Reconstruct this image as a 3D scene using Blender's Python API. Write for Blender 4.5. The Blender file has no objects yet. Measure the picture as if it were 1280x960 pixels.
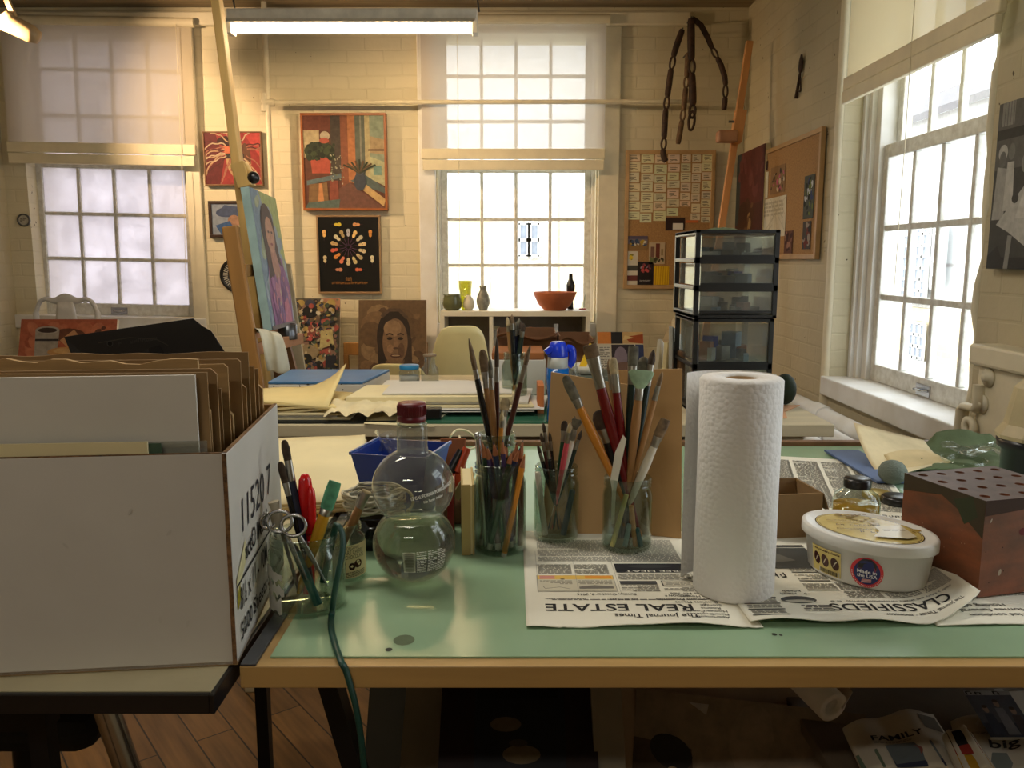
import bpy, math, random
from mathutils import Vector, Matrix, noise as mnoise
R = random.Random(7)
C = bpy.context.scene.collection
PI = math.pi
V = Vector
# ------------------------------------------------------------------ camera geometry (metres, z up, camera above the origin)
FPX, PITCH, EYE = 1030.0, math.radians(8.6), 1.17
CT, ST = math.cos(PITCH), math.sin(PITCH)
def ray(u, v):
    a = (480 - v) / FPX
    return V(((u - 640) / FPX, CT + a * ST, -ST + a * CT))
EY = V((0, 0, EYE))
def AY(u, v, y): d = ray(u, v); return EY + d * (y / d.y)
def AZ(u, v, z): d = ray(u, v); return EY + d * ((z - EYE) / d.z)
def AX(u, v, x): d = ray(u, v); return EY + d * (x / d.x)
def lin(c):
    f = lambda x: x / 12.92 if x <= .04045 else ((x + .055) / 1.055) ** 2.4
    return tuple(f(x / 255.0) for x in c)
# ------------------------------------------------------------------ materials
_mats = {}
def nodes(name):
    m = bpy.data.materials.new(name); m.use_nodes = True
    t = m.node_tree; t.nodes.clear()
    out = t.nodes.new('ShaderNodeOutputMaterial')
    return m, t, out
def _noise(t, scale, detail=4, stretch=None, rough=.55):
    tc = t.nodes.new('ShaderNodeTexCoord'); n = t.nodes.new('ShaderNodeTexNoise')
    n.inputs['Scale'].default_value = scale; n.inputs['Detail'].default_value = detail; n.inputs['Roughness'].default_value = rough
    if stretch:
        mp = t.nodes.new('ShaderNodeMapping'); mp.inputs['Scale'].default_value = stretch
        t.links.new(tc.outputs['Object'], mp.inputs['Vector']); t.links.new(mp.outputs[0], n.inputs['Vector'])
    else: t.links.new(tc.outputs['Object'], n.inputs['Vector'])
    return n
def mat(name, rgb, rough=.6, metal=0, var=.08, scale=12, stretch=None, bump=0, bscale=60, spec=.5, sub=None, emit=None):
    """solid procedural material: colour broken up by noise, optional bump"""
    if name in _mats: return _mats[name]
    m, t, out = nodes(name)
    b = t.nodes.new('ShaderNodeBsdfPrincipled')
    c = lin(rgb)
    n = _noise(t, scale, 4, stretch)
    mix = t.nodes.new('ShaderNodeMix'); mix.data_type = 'RGBA'
    c2 = lin(sub) if sub else tuple(x * (1 - var * 2.2) for x in c)
    c1 = c if sub else tuple(min(1, x * (1 + var)) for x in c)
    mix.inputs[6].default_value = (*c1, 1); mix.inputs[7].default_value = (*c2, 1)
    rmp = t.nodes.new('ShaderNodeMapRange'); rmp.inputs[1].default_value = .35; rmp.inputs[2].default_value = .7
    t.links.new(n.outputs['Fac'], rmp.inputs[0]); t.links.new(rmp.outputs[0], mix.inputs[0])
    t.links.new(mix.outputs[2], b.inputs['Base Color'])
    b.inputs['Roughness'].default_value = rough; b.inputs['Metallic'].default_value = metal
    b.inputs['Specular IOR Level'].default_value = spec
    if bump:
        n2 = _noise(t, bscale, 5)
        bp = t.nodes.new('ShaderNodeBump'); bp.inputs['Strength'].default_value = bump; bp.inputs['Distance'].default_value = .004
        t.links.new(n2.outputs['Fac'], bp.inputs['Height']); t.links.new(bp.outputs[0], b.inputs['Normal'])
    if emit:
        b.inputs['Emission Color'].default_value = (*lin(emit[0]), 1); b.inputs['Emission Strength'].default_value = emit[1]
    t.links.new(b.outputs[0], out.inputs[0]); _mats[name] = m
    return m
def painted(name='paint', rough=.6, var=.25, scale=40, spec=.3, sat=.9, val=.7):
    """uses the colour each patch of paint or print has on its mesh, broken up by brush noise"""
    if name in _mats: return _mats[name]
    m, t, out = nodes(name)
    b = t.nodes.new('ShaderNodeBsdfPrincipled'); a = t.nodes.new('ShaderNodeAttribute'); a.attribute_name = 'Col'
    n = _noise(t, scale, 5)
    r = t.nodes.new('ShaderNodeMapRange'); r.inputs[1].default_value = .3; r.inputs[2].default_value = .7
    r.inputs[3].default_value = 1 - var; r.inputs[4].default_value = 1 + var * .5
    mx = t.nodes.new('ShaderNodeMix'); mx.data_type = 'RGBA'; mx.blend_type = 'MULTIPLY'; mx.inputs[0].default_value = 1
    t.links.new(n.outputs['Fac'], r.inputs[0]); t.links.new(a.outputs['Color'], mx.inputs[6]); t.links.new(r.outputs[0], mx.inputs[7])
    hs = t.nodes.new('ShaderNodeHueSaturation'); hs.inputs['Saturation'].default_value = sat; hs.inputs['Value'].default_value = val
    t.links.new(mx.outputs[2], hs.inputs['Color']); t.links.new(hs.outputs[0], b.inputs['Base Color']); b.inputs['Roughness'].default_value = rough
    b.inputs['Specular IOR Level'].default_value = spec
    t.links.new(b.outputs[0], out.inputs[0]); _mats[name] = m
    return m
def glass(name, tint=(228, 233, 228), refl=.9, haze=0, base=.055, hc=(.75, .75, .72), tc_=(.8, .78, .78)):
    """thin clear sheet or vessel wall: mostly see-through, mirror-like at grazing angles"""
    if name in _mats: return _mats[name]
    m, t, out = nodes(name)
    tr = t.nodes.new('ShaderNodeBsdfTransparent'); tr.inputs[0].default_value = (*lin(tint), 1)
    g = t.nodes.new('ShaderNodeBsdfGlossy'); g.inputs['Roughness'].default_value = .03; g.inputs[0].default_value = (.9, .95, .92, 1)
    lw = t.nodes.new('ShaderNodeLayerWeight'); lw.inputs[0].default_value = .5
    p = t.nodes.new('ShaderNodeMath'); p.operation = 'POWER'; p.inputs[1].default_value = 4
    s = t.nodes.new('ShaderNodeMath'); s.operation = 'MULTIPLY_ADD'; s.inputs[1].default_value = refl; s.inputs[2].default_value = base
    mx = t.nodes.new('ShaderNodeMixShader')
    t.links.new(lw.outputs['Facing'], p.inputs[0]); t.links.new(p.outputs[0], s.inputs[0]); t.links.new(s.outputs[0], mx.inputs[0])
    t.links.new(tr.outputs[0], mx.inputs[1]); t.links.new(g.outputs[0], mx.inputs[2])
    last = mx
    if haze:
        d = t.nodes.new('ShaderNodeBsdfDiffuse'); d.inputs[0].default_value = (*hc, 1)
        tl = t.nodes.new('ShaderNodeBsdfTranslucent'); tl.inputs[0].default_value = (*tc_, 1)
        h = t.nodes.new('ShaderNodeMixShader'); h.inputs[0].default_value = .6
        t.links.new(d.outputs[0], h.inputs[1]); t.links.new(tl.outputs[0], h.inputs[2])
        n = _noise(t, 5, 4); r = t.nodes.new('ShaderNodeMapRange'); r.inputs[1].default_value = .3; r.inputs[2].default_value = .7
        r.inputs[3].default_value = max(0, haze - .25); r.inputs[4].default_value = min(1, haze + .15)
        t.links.new(n.outputs['Fac'], r.inputs[0])
        mz = t.nodes.new('ShaderNodeMixShader'); t.links.new(r.outputs[0], mz.inputs[0])
        t.links.new(mx.outputs[0], mz.inputs[1]); t.links.new(h.outputs[0], mz.inputs[2]); last = mz
    t.links.new(last.outputs[0], out.inputs[0]); _mats[name] = m
    return m
def cloth_mat(name, rgb, transp, transl):
    """woven blind: part opaque, part translucent, part open weave"""
    if name in _mats: return _mats[name]
    m, t, out = nodes(name)
    d = t.nodes.new('ShaderNodeBsdfDiffuse'); tl = t.nodes.new('ShaderNodeBsdfTranslucent'); tr = t.nodes.new('ShaderNodeBsdfTransparent')
    n = _noise(t, 3, 3); cr = t.nodes.new('ShaderNodeMix'); cr.data_type = 'RGBA'
    c = lin(rgb); cr.inputs[6].default_value = (*c, 1); cr.inputs[7].default_value = (*[x * .9 for x in c], 1)
    t.links.new(n.outputs['Fac'], cr.inputs[0])
    for x in (d, tl): t.links.new(cr.outputs[2], x.inputs[0])
    a = t.nodes.new('ShaderNodeMixShader'); a.inputs[0].default_value = transl
    b = t.nodes.new('ShaderNodeMixShader'); b.inputs[0].default_value = transp
    t.links.new(d.outputs[0], a.inputs[1]); t.links.new(tl.outputs[0], a.inputs[2])
    t.links.new(a.outputs[0], b.inputs[1]); t.links.new(tr.outputs[0], b.inputs[2])
    t.links.new(b.outputs[0], out.inputs[0]); _mats[name] = m
    return m
def brick_mat(name, c1, c2, mortar, bump=.5, rough=.7, axes='XZ', bw=.21, bh=.072, crack=True, smooth_above=None):
    if name in _mats: return _mats[name]
    m, t, out = nodes(name)
    b = t.nodes.new('ShaderNodeBsdfPrincipled'); tc = t.nodes.new('ShaderNodeTexCoord')
    sx = t.nodes.new('ShaderNodeSeparateXYZ'); cx = t.nodes.new('ShaderNodeCombineXYZ')
    t.links.new(tc.outputs['Object'], sx.inputs[0])
    t.links.new(sx.outputs[axes[0]], cx.inputs[0]); t.links.new(sx.outputs[axes[1]], cx.inputs[1])
    wv = t.nodes.new('ShaderNodeTexNoise'); wv.inputs['Scale'].default_value = 6
    t.links.new(tc.outputs['Object'], wv.inputs['Vector'])
    ad = t.nodes.new('ShaderNodeVectorMath'); ad.operation = 'MULTIPLY_ADD'; ad.inputs[1].default_value = (.014, .014, 0)
    t.links.new(wv.outputs['Color'], ad.inputs[0]); t.links.new(cx.outputs[0], ad.inputs[2])
    k = t.nodes.new('ShaderNodeTexBrick'); k.inputs['Scale'].default_value = 1
    k.inputs['Brick Width'].default_value = bw; k.inputs['Row Height'].default_value = bh; k.inputs['Mortar Size'].default_value = .006
    k.inputs['Mortar Smooth'].default_value = .6
    k.inputs['Color1'].default_value = (*lin(c1), 1); k.inputs['Color2'].default_value = (*lin(c2), 1); k.inputs['Mortar'].default_value = (*lin(mortar), 1)
    t.links.new(ad.outputs[0], k.inputs['Vector'])
    # stains and chips with a shape of their own
    n = _noise(t, 1.3, 5); n2 = _noise(t, 26, 2)
    r = t.nodes.new('ShaderNodeMapRange'); r.inputs[1].default_value = .35; r.inputs[2].default_value = .75; r.inputs[3].default_value = 1.05; r.inputs[4].default_value = .88
    t.links.new(n.outputs['Fac'], r.inputs[0])
    mx = t.nodes.new('ShaderNodeMix'); mx.data_type = 'RGBA'; mx.blend_type = 'MULTIPLY'; mx.inputs[0].default_value = 1
    t.links.new(k.outputs['Color'], mx.inputs[6]); t.links.new(r.outputs[0], mx.inputs[7])
    col = mx
    if crack:
        g = t.nodes.new('ShaderNodeMath'); g.operation = 'GREATER_THAN'; g.inputs[1].default_value = .735
        t.links.new(n2.outputs['Fac'], g.inputs[0])
        m2 = t.nodes.new('ShaderNodeMix'); m2.data_type = 'RGBA'; m2.inputs[7].default_value = (*lin((84, 70, 52)), 1)
        t.links.new(g.outputs[0], m2.inputs[0]); t.links.new(mx.outputs[2], m2.inputs[6]); col = m2
    t.links.new(col.outputs[2], b.inputs['Base Color'])
    nb = _noise(t, 18, 5)
    iv = t.nodes.new('ShaderNodeMath'); iv.operation = 'MULTIPLY_ADD'; iv.inputs[1].default_value = -1.0
    t.links.new(k.outputs['Fac'], iv.inputs[0]); t.links.new(nb.outputs['Fac'], iv.inputs[2])
    bp = t.nodes.new('ShaderNodeBump'); bp.inputs['Strength'].default_value = bump; bp.inputs['Distance'].default_value = .009
    t.links.new(iv.outputs[0], bp.inputs['Height']); t.links.new(bp.outputs[0], b.inputs['Normal'])
    b.inputs['Roughness'].default_value = rough
    t.links.new(b.outputs[0], out.inputs[0]); _mats[name] = m
    return m
def plank_mat(name, c1, c2, width=.09, length=1.3, rough=.45, axes='XY', joint=(30, 18, 10)):
    if name in _mats: return _mats[name]
    m, t, out = nodes(name)
    b = t.nodes.new('ShaderNodeBsdfPrincipled'); tc = t.nodes.new('ShaderNodeTexCoord')
    mp = t.nodes.new('ShaderNodeMapping'); mp.inputs['Rotation'].default_value = (0, 0, math.radians(52))
    t.links.new(tc.outputs['Object'], mp.inputs['Vector'])
    k = t.nodes.new('ShaderNodeTexBrick'); k.inputs['Scale'].default_value = 1; k.inputs['Brick Width'].default_value = length
    k.inputs['Row Height'].default_value = width; k.inputs['Mortar Size'].default_value = .002; k.inputs['Bias'].default_value = 0
    k.inputs['Color1'].default_value = (*lin(c1), 1); k.inputs['Color2'].default_value = (*lin(c2), 1); k.inputs['Mortar'].default_value = (*lin(joint), 1)
    t.links.new(mp.outputs[0], k.inputs['Vector'])
    n = t.nodes.new('ShaderNodeTexNoise'); n.inputs['Scale'].default_value = 4; n.inputs['Detail'].default_value = 6
    m2 = t.nodes.new('ShaderNodeMapping'); m2.inputs['Scale'].default_value = (1, 14, 1); t.links.new(mp.outputs[0], m2.inputs['Vector']); t.links.new(m2.outputs[0], n.inputs['Vector'])
    r = t.nodes.new('ShaderNodeMapRange'); r.inputs[1].default_value = .3; r.inputs[2].default_value = .7; r.inputs[3].default_value = .6; r.inputs[4].default_value = 1.2
    t.links.new(n.outputs['Fac'], r.inputs[0])
    mx = t.nodes.new('ShaderNodeMix'); mx.data_type = 'RGBA'; mx.blend_type = 'MULTIPLY'; mx.inputs[0].default_value = 1
    t.links.new(k.outputs['Color'], mx.inputs[6]); t.links.new(r.outputs[0], mx.inputs[7]); t.links.new(mx.outputs[2], b.inputs['Base Color'])
    b.inputs['Roughness'].default_value = rough; t.links.new(b.outputs[0], out.inputs[0]); _mats[name] = m
    return m
# ------------------------------------------------------------------ mesh builder
class MB:
    def __init__(s): s.v = []; s.f = []; s.mi = []; s.col = []; s.sm = []
    def add(s, vs, fs, mi=0, col=None, smooth=False):
        o = len(s.v); s.v += [V(p) for p in vs]
        for f in fs: s.f.append([i + o for i in f]); s.mi.append(mi); s.col.append(col); s.sm.append(smooth)
        return s
    def box(s, lo, hi, mi=0, col=None):
        (a, b, c), (d, e, g) = lo, hi
        return s.add([(a, b, c), (d, b, c), (d, e, c), (a, e, c), (a, b, g), (d, b, g), (d, e, g), (a, e, g)],
                     [(3, 2, 1, 0), (4, 5, 6, 7), (0, 1, 5, 4), (1, 2, 6, 5), (2, 3, 7, 6), (3, 0, 4, 7)], mi, col)
    def obox(s, c, size, rot=None, mi=0, col=None):
        x, y, z = [q / 2 for q in size]; M = rot or Matrix.Identity(3); c = V(c)
        pts = [c + M @ V(p) for p in ((-x, -y, -z), (x, -y, -z), (x, y, -z), (-x, y, -z), (-x, -y, z), (x, -y, z), (x, y, z), (-x, y, z))]
        return s.add(pts, [(3, 2, 1, 0), (4, 5, 6, 7), (0, 1, 5, 4), (1, 2, 6, 5), (2, 3, 7, 6), (3, 0, 4, 7)], mi, col)
    def bar(s, a, b, w, d, side=(1, 0, 0), mi=0, col=None):
        """square bar from a to b: w along side, d across"""
        a, b = V(a), V(b); t = (b - a).normalized(); x = (V(side) - t * V(side).dot(t)).normalized(); y = t.cross(x)
        p = [q + x * (w / 2 * i) + y * (d / 2 * j) for q in (a, b) for i, j in ((-1, -1), (1, -1), (1, 1), (-1, 1))]
        return s.add(p, [(3, 2, 1, 0), (4, 5, 6, 7), (0, 1, 5, 4), (1, 2, 6, 5), (2, 3, 7, 6), (3, 0, 4, 7)], mi, col)
    def sweep(s, pts, rx, ry=None, n=8, side=(1, 0, 0), mi=0, smooth=True, col=None, caps=True):
        pts = [V(p) for p in pts]; k = len(pts)
        rx = rx if isinstance(rx, (list, tuple)) else [rx] * k
        ry = rx if ry is None else (ry if isinstance(ry, (list, tuple)) else [ry] * k)
        vs = []; px = V(side)
        for i, p in enumerate(pts):
            t = (pts[min(i + 1, k - 1)] - pts[max(i - 1, 0)]).normalized()
            x = px - t * px.dot(t)
            if x.length < 1e-4: x = V((0, 1, 0)) - t * t.y
            if x.length < 1e-4: x = V((0, 0, 1)) - t * t.z
            x.normalize(); px = x; y = t.cross(x)
            vs += [p + x * (rx[i] * math.cos(2 * PI * j / n)) + y * (ry[i] * math.sin(2 * PI * j / n)) for j in range(n)]
        fs = [(i * n + j, i * n + (j + 1) % n, (i + 1) * n + (j + 1) % n, (i + 1) * n + j) for i in range(k - 1) for j in range(n)]
        s.add(vs, fs, mi, col, smooth)
        if caps: s.add(vs[:n], [tuple(range(n - 1, -1, -1))], mi, col); s.add(vs[-n:], [tuple(range(n))], mi, col)
        return s
    def lathe(s, prof, c=(0, 0, 0), n=32, mi=0, smooth=True, sx=1, sy=1, rot=0, axis=None, close=False, col=None):
        c = V(c); vs = []; M = Matrix.Identity(3)
        if axis is not None: M = V((0, 0, 1)).rotation_difference(V(axis)).to_matrix()
        cr, sr = math.cos(rot), math.sin(rot)
        for r, z in prof:
            for j in range(n):
                a = 2 * PI * j / n; x, y = r * sx * math.cos(a), r * sy * math.sin(a)
                vs.append(c + M @ V((x * cr - y * sr, x * sr + y * cr, z)))
        k = len(prof); kk = k if close else k - 1
        s.add(vs, [(i * n + j, i * n + (j + 1) % n, ((i + 1) % k) * n + (j + 1) % n, ((i + 1) % k) * n + j) for i in range(kk) for j in range(n)], mi, col, smooth)
        if not close:
            if prof[0][0] > 1e-5: s.add(vs[:n], [tuple(range(n - 1, -1, -1))], mi, col)
            if prof[-1][0] > 1e-5: s.add(vs[-n:], [tuple(range(n))], mi, col)
        return s
    def slab(s, pts, th, mi=0, col=None):
        """flat polygon given thickness th (vector)"""
        pts = [V(p) for p in pts]; th = V(th); n = len(pts)
        return s.add(pts + [p + th for p in pts], [tuple(range(n - 1, -1, -1)), tuple(range(n, 2 * n))] + [(i, (i + 1) % n, n + (i + 1) % n, n + i) for i in range(n)], mi, col)
    def sheet(s, fn, nu, nv, th=None, mi=0, smooth=True, col=None):
        """surface fn(a, b), a and b in 0..1; th = vector gives it an underside and edges"""
        g = [V(fn(i / nu, j / nv)) for j in range(nv + 1) for i in range(nu + 1)]; w = nu + 1
        q = [(j * w + i, j * w + i + 1, (j + 1) * w + i + 1, (j + 1) * w + i) for j in range(nv) for i in range(nu)]
        if th is None: return s.add(g, q, mi, col, smooth)
        th = V(th); k = len(g)
        rim = [i for i in range(nu)] + [nu + j * w for j in range(nv)] + [nv * w + nu - i for i in range(nu)] + [(nv - j) * w for j in range(nv)]
        e = [(rim[i], rim[(i + 1) % len(rim)]) for i in range(len(rim))]
        s.add(g + [p - th for p in g], q + [tuple(k + x for x in reversed(f)) for f in q], mi, col, smooth)
        o = len(s.v) - 2 * k
        for a, b in e: s.f.append([o + b, o + a, o + k + a, o + k + b]); s.mi.append(mi); s.col.append(col); s.sm.append(False)
        return s
    def ball(s, c, rx, ry, rz, n=14, m=8, mi=0, col=None):
        prof = [(max(1e-6, math.sin(PI * i / m)), -math.cos(PI * i / m)) for i in range(m + 1)]
        c = V(c); vs = [c + V((r * rx * math.cos(2 * PI * j / n), r * ry * math.sin(2 * PI * j / n), z * rz)) for r, z in prof for j in range(n)]
        return s.add(vs, [(i * n + j, i * n + (j + 1) % n, (i + 1) * n + (j + 1) % n, (i + 1) * n + j) for i in range(m) for j in range(n)], mi, col, True)
    def torus(s, c, R_, r, axis=(0, 0, 1), n=24, k=8, mi=0, sx=1):
        M = V((0, 0, 1)).rotation_difference(V(axis)).to_matrix()
        pts = [V(c) + M @ V((R_ * sx * math.cos(2 * PI * i / n), R_ * math.sin(2 * PI * i / n), 0)) for i in range(n + 1)]
        return s.sweep(pts, r, n=k, side=axis, mi=mi, caps=False)
_glyph = {}
def glyphs(txt, bold=0.0, shear=0.0):
    key = (txt, bold, shear)
    if key not in _glyph:
        cu = bpy.data.curves.new('t', 'FONT'); cu.body = txt; cu.size = 1; cu.offset = bold; cu.shear = shear; cu.resolution_u = 3
        o = bpy.data.objects.new('t', cu); me = o.to_mesh()
        vs = [(p.co.x, p.co.y) for p in me.vertices]; fs = [tuple(p.vertices) for p in me.polygons]
        o.to_mesh_clear(); bpy.data.objects.remove(o); bpy.data.curves.remove(cu)
        xs = [p[0] for p in vs] or [0]
        _glyph[key] = ([(x - min(xs), y) for x, y in vs], fs, max(xs) - min(xs))
    return _glyph[key]
class Art(MB):
    """a painted or printed face: patches of colour laid over one another on a surface.  fn(x, y, h) -> point, x and y in the art's own units"""
    def __init__(s, fn): super().__init__(); s.fn = fn; s.k = 0; s.step = .00004
    def _h(s): s.k += 1; return s.k * s.step
    def poly(s, pts, col):
        h = s._h(); return s.add([s.fn(x, y, h) for x, y in pts], [tuple(range(len(pts)))], 0, lin(col))
    def rect(s, x0, y0, x1, y1, col): return s.poly([(x0, y0), (x1, y0), (x1, y1), (x0, y1)], col)
    def grid(s, x0, y0, x1, y1, col, nx=10, ny=10):
        h = s._h(); w = nx + 1
        return s.add([s.fn(x0 + (x1 - x0) * i / nx, y0 + (y1 - y0) * j / ny, h) for j in range(ny + 1) for i in range(w)],
                     [(j * w + i, j * w + i + 1, (j + 1) * w + i + 1, (j + 1) * w + i) for j in range(ny) for i in range(nx)], 0, lin(col), True)
    def ell(s, cx, cy, rx, ry, col, n=20, rot=0):
        c, q = math.cos(rot), math.sin(rot)
        return s.poly([(cx + rx * math.cos(2 * PI * i / n) * c - ry * math.sin(2 * PI * i / n) * q, cy + rx * math.cos(2 * PI * i / n) * q + ry * math.sin(2 * PI * i / n) * c) for i in range(n)], col)
    def stroke(s, pts, w, col):
        h = s._h(); vs = []; k = len(pts); w = w if isinstance(w, (list, tuple)) else [w] * k
        for i, p in enumerate(pts):
            a, b = pts[max(i - 1, 0)], pts[min(i + 1, k - 1)]; dx, dy = b[0] - a[0], b[1] - a[1]; l = math.hypot(dx, dy) or 1
            nx, ny = -dy / l * w[i] / 2, dx / l * w[i] / 2
            vs += [s.fn(p[0] + nx, p[1] + ny, h), s.fn(p[0] - nx, p[1] - ny, h)]
        return s.add(vs, [(2 * i, 2 * i + 1, 2 * i + 3, 2 * i + 2) for i in range(k - 1)], 0, lin(col))
    def text(s, txt, x, y, size, col, bold=0, width=None, rot=0, shear=0, flip=1):
        vs, fs, w = glyphs(txt, bold, shear); h = s._h(); kx = (width / w) if width else size
        c, q = math.cos(rot), math.sin(rot)
        return s.add([s.fn(x + (a * kx) * c - b * size * q, y + (a * kx) * q + b * size * c, h) for a, b in vs], fs, 0, lin(col))
    def marks(s, n, x, y, size, col, bold=0, width=None, rot=0, shear=0):
        """a word too small or blurred to read: letter-high dabs"""
        h = s._h(); w = (width or size * .6 * n) / n; c, q = math.cos(rot), math.sin(rot); vs = []; fs = []
        for i in range(n):
            if R.random() < .12: continue
            for a0, a1, b0, b1 in ((.1, .3, 0, R.uniform(.5, .75)), (.3, .72, R.choice((0, .3, .55)), 0), (.6, .8, R.choice((0, .2)), R.uniform(.4, .72))):
                b1 = b1 or b0 + .16; o = len(vs)
                for a, b in ((a0, b0), (a1, b0), (a1, b1), (a0, b1)): X, Y = w * (i + a), size * b; vs.append(s.fn(x + X * c - Y * q, y + X * q + Y * c, h))
                fs.append((o, o + 1, o + 2, o + 3))
        return s.add(vs, fs, 0, lin(col))
    def print_lines(s, x0, y0, x1, y1, pitch, col=(70, 68, 64), dens=.55):
        """lines of small print"""
        h = s._h(); y = y1 - pitch; vs = []; fs = []
        while y > y0:
            x = x0
            end = x1 - (R.random() < .12) * (x1 - x0) * R.uniform(.2, .6)
            while x < end - pitch * .4:
                w = min(pitch * R.uniform(.8, 3.0), end - x); o = len(vs)
                vs += [s.fn(x, y, h), s.fn(x + w, y, h), s.fn(x + w, y + pitch * dens, h), s.fn(x, y + pitch * dens, h)]
                fs.append((o, o + 1, o + 2, o + 3)); x += w + pitch * .4
            y -= pitch
        return s.add(vs, fs, 0, lin(col))
    def blobs(s, x0, y0, x1, y1, n, sz, cols):
        for _ in range(n):
            r = sz * R.uniform(.5, 1.2); x, y = R.uniform(x0 + r, max(x0 + r, x1 - r)), R.uniform(y0 + r, max(y0 + r, y1 - r))
            s.ell(x, y, r, r * R.uniform(.4, 1), R.choice(cols), 9, R.uniform(0, 3))
        return s
def plane(o, ux, uy, up=None):
    """art surface from a corner, a unit x vector and unit y vector"""
    o, ux, uy = V(o), V(ux), V(uy); n = V(up) if up else ux.cross(uy).normalized()
    return lambda x, y, h: o + ux * x + uy * y + n * h
# ------------------------------------------------------------------ objects
def mesh_of(name, mb, mats, M=None):
    me = bpy.data.meshes.new(name)
    vs = [M @ p for p in mb.v] if M is not None else mb.v
    me.from_pydata([tuple(p) for p in vs], [], mb.f)
    for m in (mats if isinstance(mats, (list, tuple)) else [mats]): me.materials.append(m)
    for i, p in enumerate(me.polygons): p.material_index = mb.mi[i]; p.use_smooth = mb.sm[i]
    if any(c is not None for c in mb.col):
        at = me.color_attributes.new('Col', 'FLOAT_COLOR', 'CORNER')
        for i, p in enumerate(me.polygons):
            c = mb.col[i] or (.5, .5, .5)
            for l in p.loop_indices: at.data[l].color = (*c, 1)
    me.update()
    return me
def world(o):
    M = Matrix.Identity(4)
    while o: M = o.matrix_basis @ M; o = o.parent
    return M
def P(name, mb, mats, parent=None, bevel=0, label=None, local=False, seg=2):
    """one mesh object: a part when it has a parent.  Built in world space unless local"""
    M = None if (parent is None or local) else world(parent).inverted()
    o = bpy.data.objects.new(name, mesh_of(name, mb, mats, M)); C.objects.link(o); o.parent = parent
    if bevel:
        b = o.modifiers.new('edge', 'BEVEL'); b.width = bevel; b.segments = seg; b.limit_method = 'ANGLE'; b.angle_limit = math.radians(40)
    if label: o['label'] = label
    return o
def tag(o, label, cat, group=None):
    o['label'] = label; o['category'] = cat
    if group: o['group'] = group
    return o
def O(name, mb, mats, label, cat, group=None, bevel=0, loc=None):
    """a thing that is one mesh; its origin sits at its base"""
    if loc is None:
        xs = [p.x for p in mb.v]; ys = [p.y for p in mb.v]; loc = V(((min(xs) + max(xs)) / 2, (min(ys) + max(ys)) / 2, min(p.z for p in mb.v)))
    loc = V(loc); o = bpy.data.objects.new(name, mesh_of(name, mb, mats, Matrix.Translation(-loc))); C.objects.link(o); o.location = loc
    if bevel:
        b = o.modifiers.new('edge', 'BEVEL'); b.width = bevel; b.segments = 2; b.limit_method = 'ANGLE'; b.angle_limit = math.radians(40)
    return tag(o, label, cat, group)
def T(name, label, cat, loc=(0, 0, 0), rz=0, group=None):
    o = bpy.data.objects.new(name, None); C.objects.link(o); o.location = V(loc); o.rotation_euler = (0, 0, rz); o.empty_display_size = .05
    return tag(o, label, cat, group)
def S(name, mb, mats, parent=None, bevel=0):
    o = P(name, mb, mats, parent, bevel)
    if parent is None: o['kind'] = 'structure'
    return o
def SE(name, loc=(0, 0, 0)):
    o = bpy.data.objects.new(name, None); C.objects.link(o); o.location = V(loc); o['kind'] = 'structure'; return o
def rotz(a): return Matrix.Rotation(a, 3, 'Z')
# ------------------------------------------------------------------ palette
cream_paint = mat('cream_gloss_paint', (226, 218, 192), .5, var=.05, scale=7, bump=.1)
white_paint = mat('old_white_paint', (232, 232, 230), .45, var=.04, scale=5, bump=.12, bscale=30, sub=(212, 208, 198))
sash_paint = mat('weathered_sash_paint', (222, 222, 216), .5, scale=30, bump=.4, bscale=90, sub=(190, 187, 176))
black_metal = mat('black_metal', (20, 20, 21), .4, .3)
black_plastic = mat('black_plastic', (22, 22, 24), .3, spec=.7)
chrome = mat('steel', (190, 190, 192), .22, 1)
dark_steel = mat('dull_steel', (110, 112, 116), .35, 1)
card = mat('brown_cardboard', (170, 138, 92), .85, var=.08, scale=9, stretch=(1, 1, 14))
card_dark = mat('darker_cardboard', (150, 120, 80), .88, var=.1, scale=9)
card_edge = mat('cardboard_cut_edge', (120, 88, 54), .9, var=.3, scale=160)
white_card = mat('white_board', (214, 210, 200), .7, var=.03, scale=5)
cream_paper = mat('cream_paper', (232, 218, 172), .85, var=.04, scale=6)
manila = mat('manila_paper', (236, 214, 150), .8, var=.04, scale=6)
wood_orange = mat('varnished_wood', (164, 118, 60), .45, var=.15, scale=10, stretch=(1, 1, .12))
wood_dark = mat('brown_wood', (120, 86, 54), .5, var=.18, scale=10, stretch=(1, 1, .12))
wood_pale = mat('pale_wood', (222, 182, 108), .5, var=.12, scale=12, stretch=(1, 1, .12))
clear = glass('clear_glass'); pane_glass = glass('window_pane', (246, 248, 248), .3, base=.03)
dusty = glass('dusty_clear_plastic', (226, 229, 227), .6, .05)
paint = painted('picture_paint'); gloss_print = painted('glossy_print', .25, .08, 60, .5, 1, 1); ink = painted('printed_paper', .8, .07, 30, .3, 1, 1)
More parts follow.
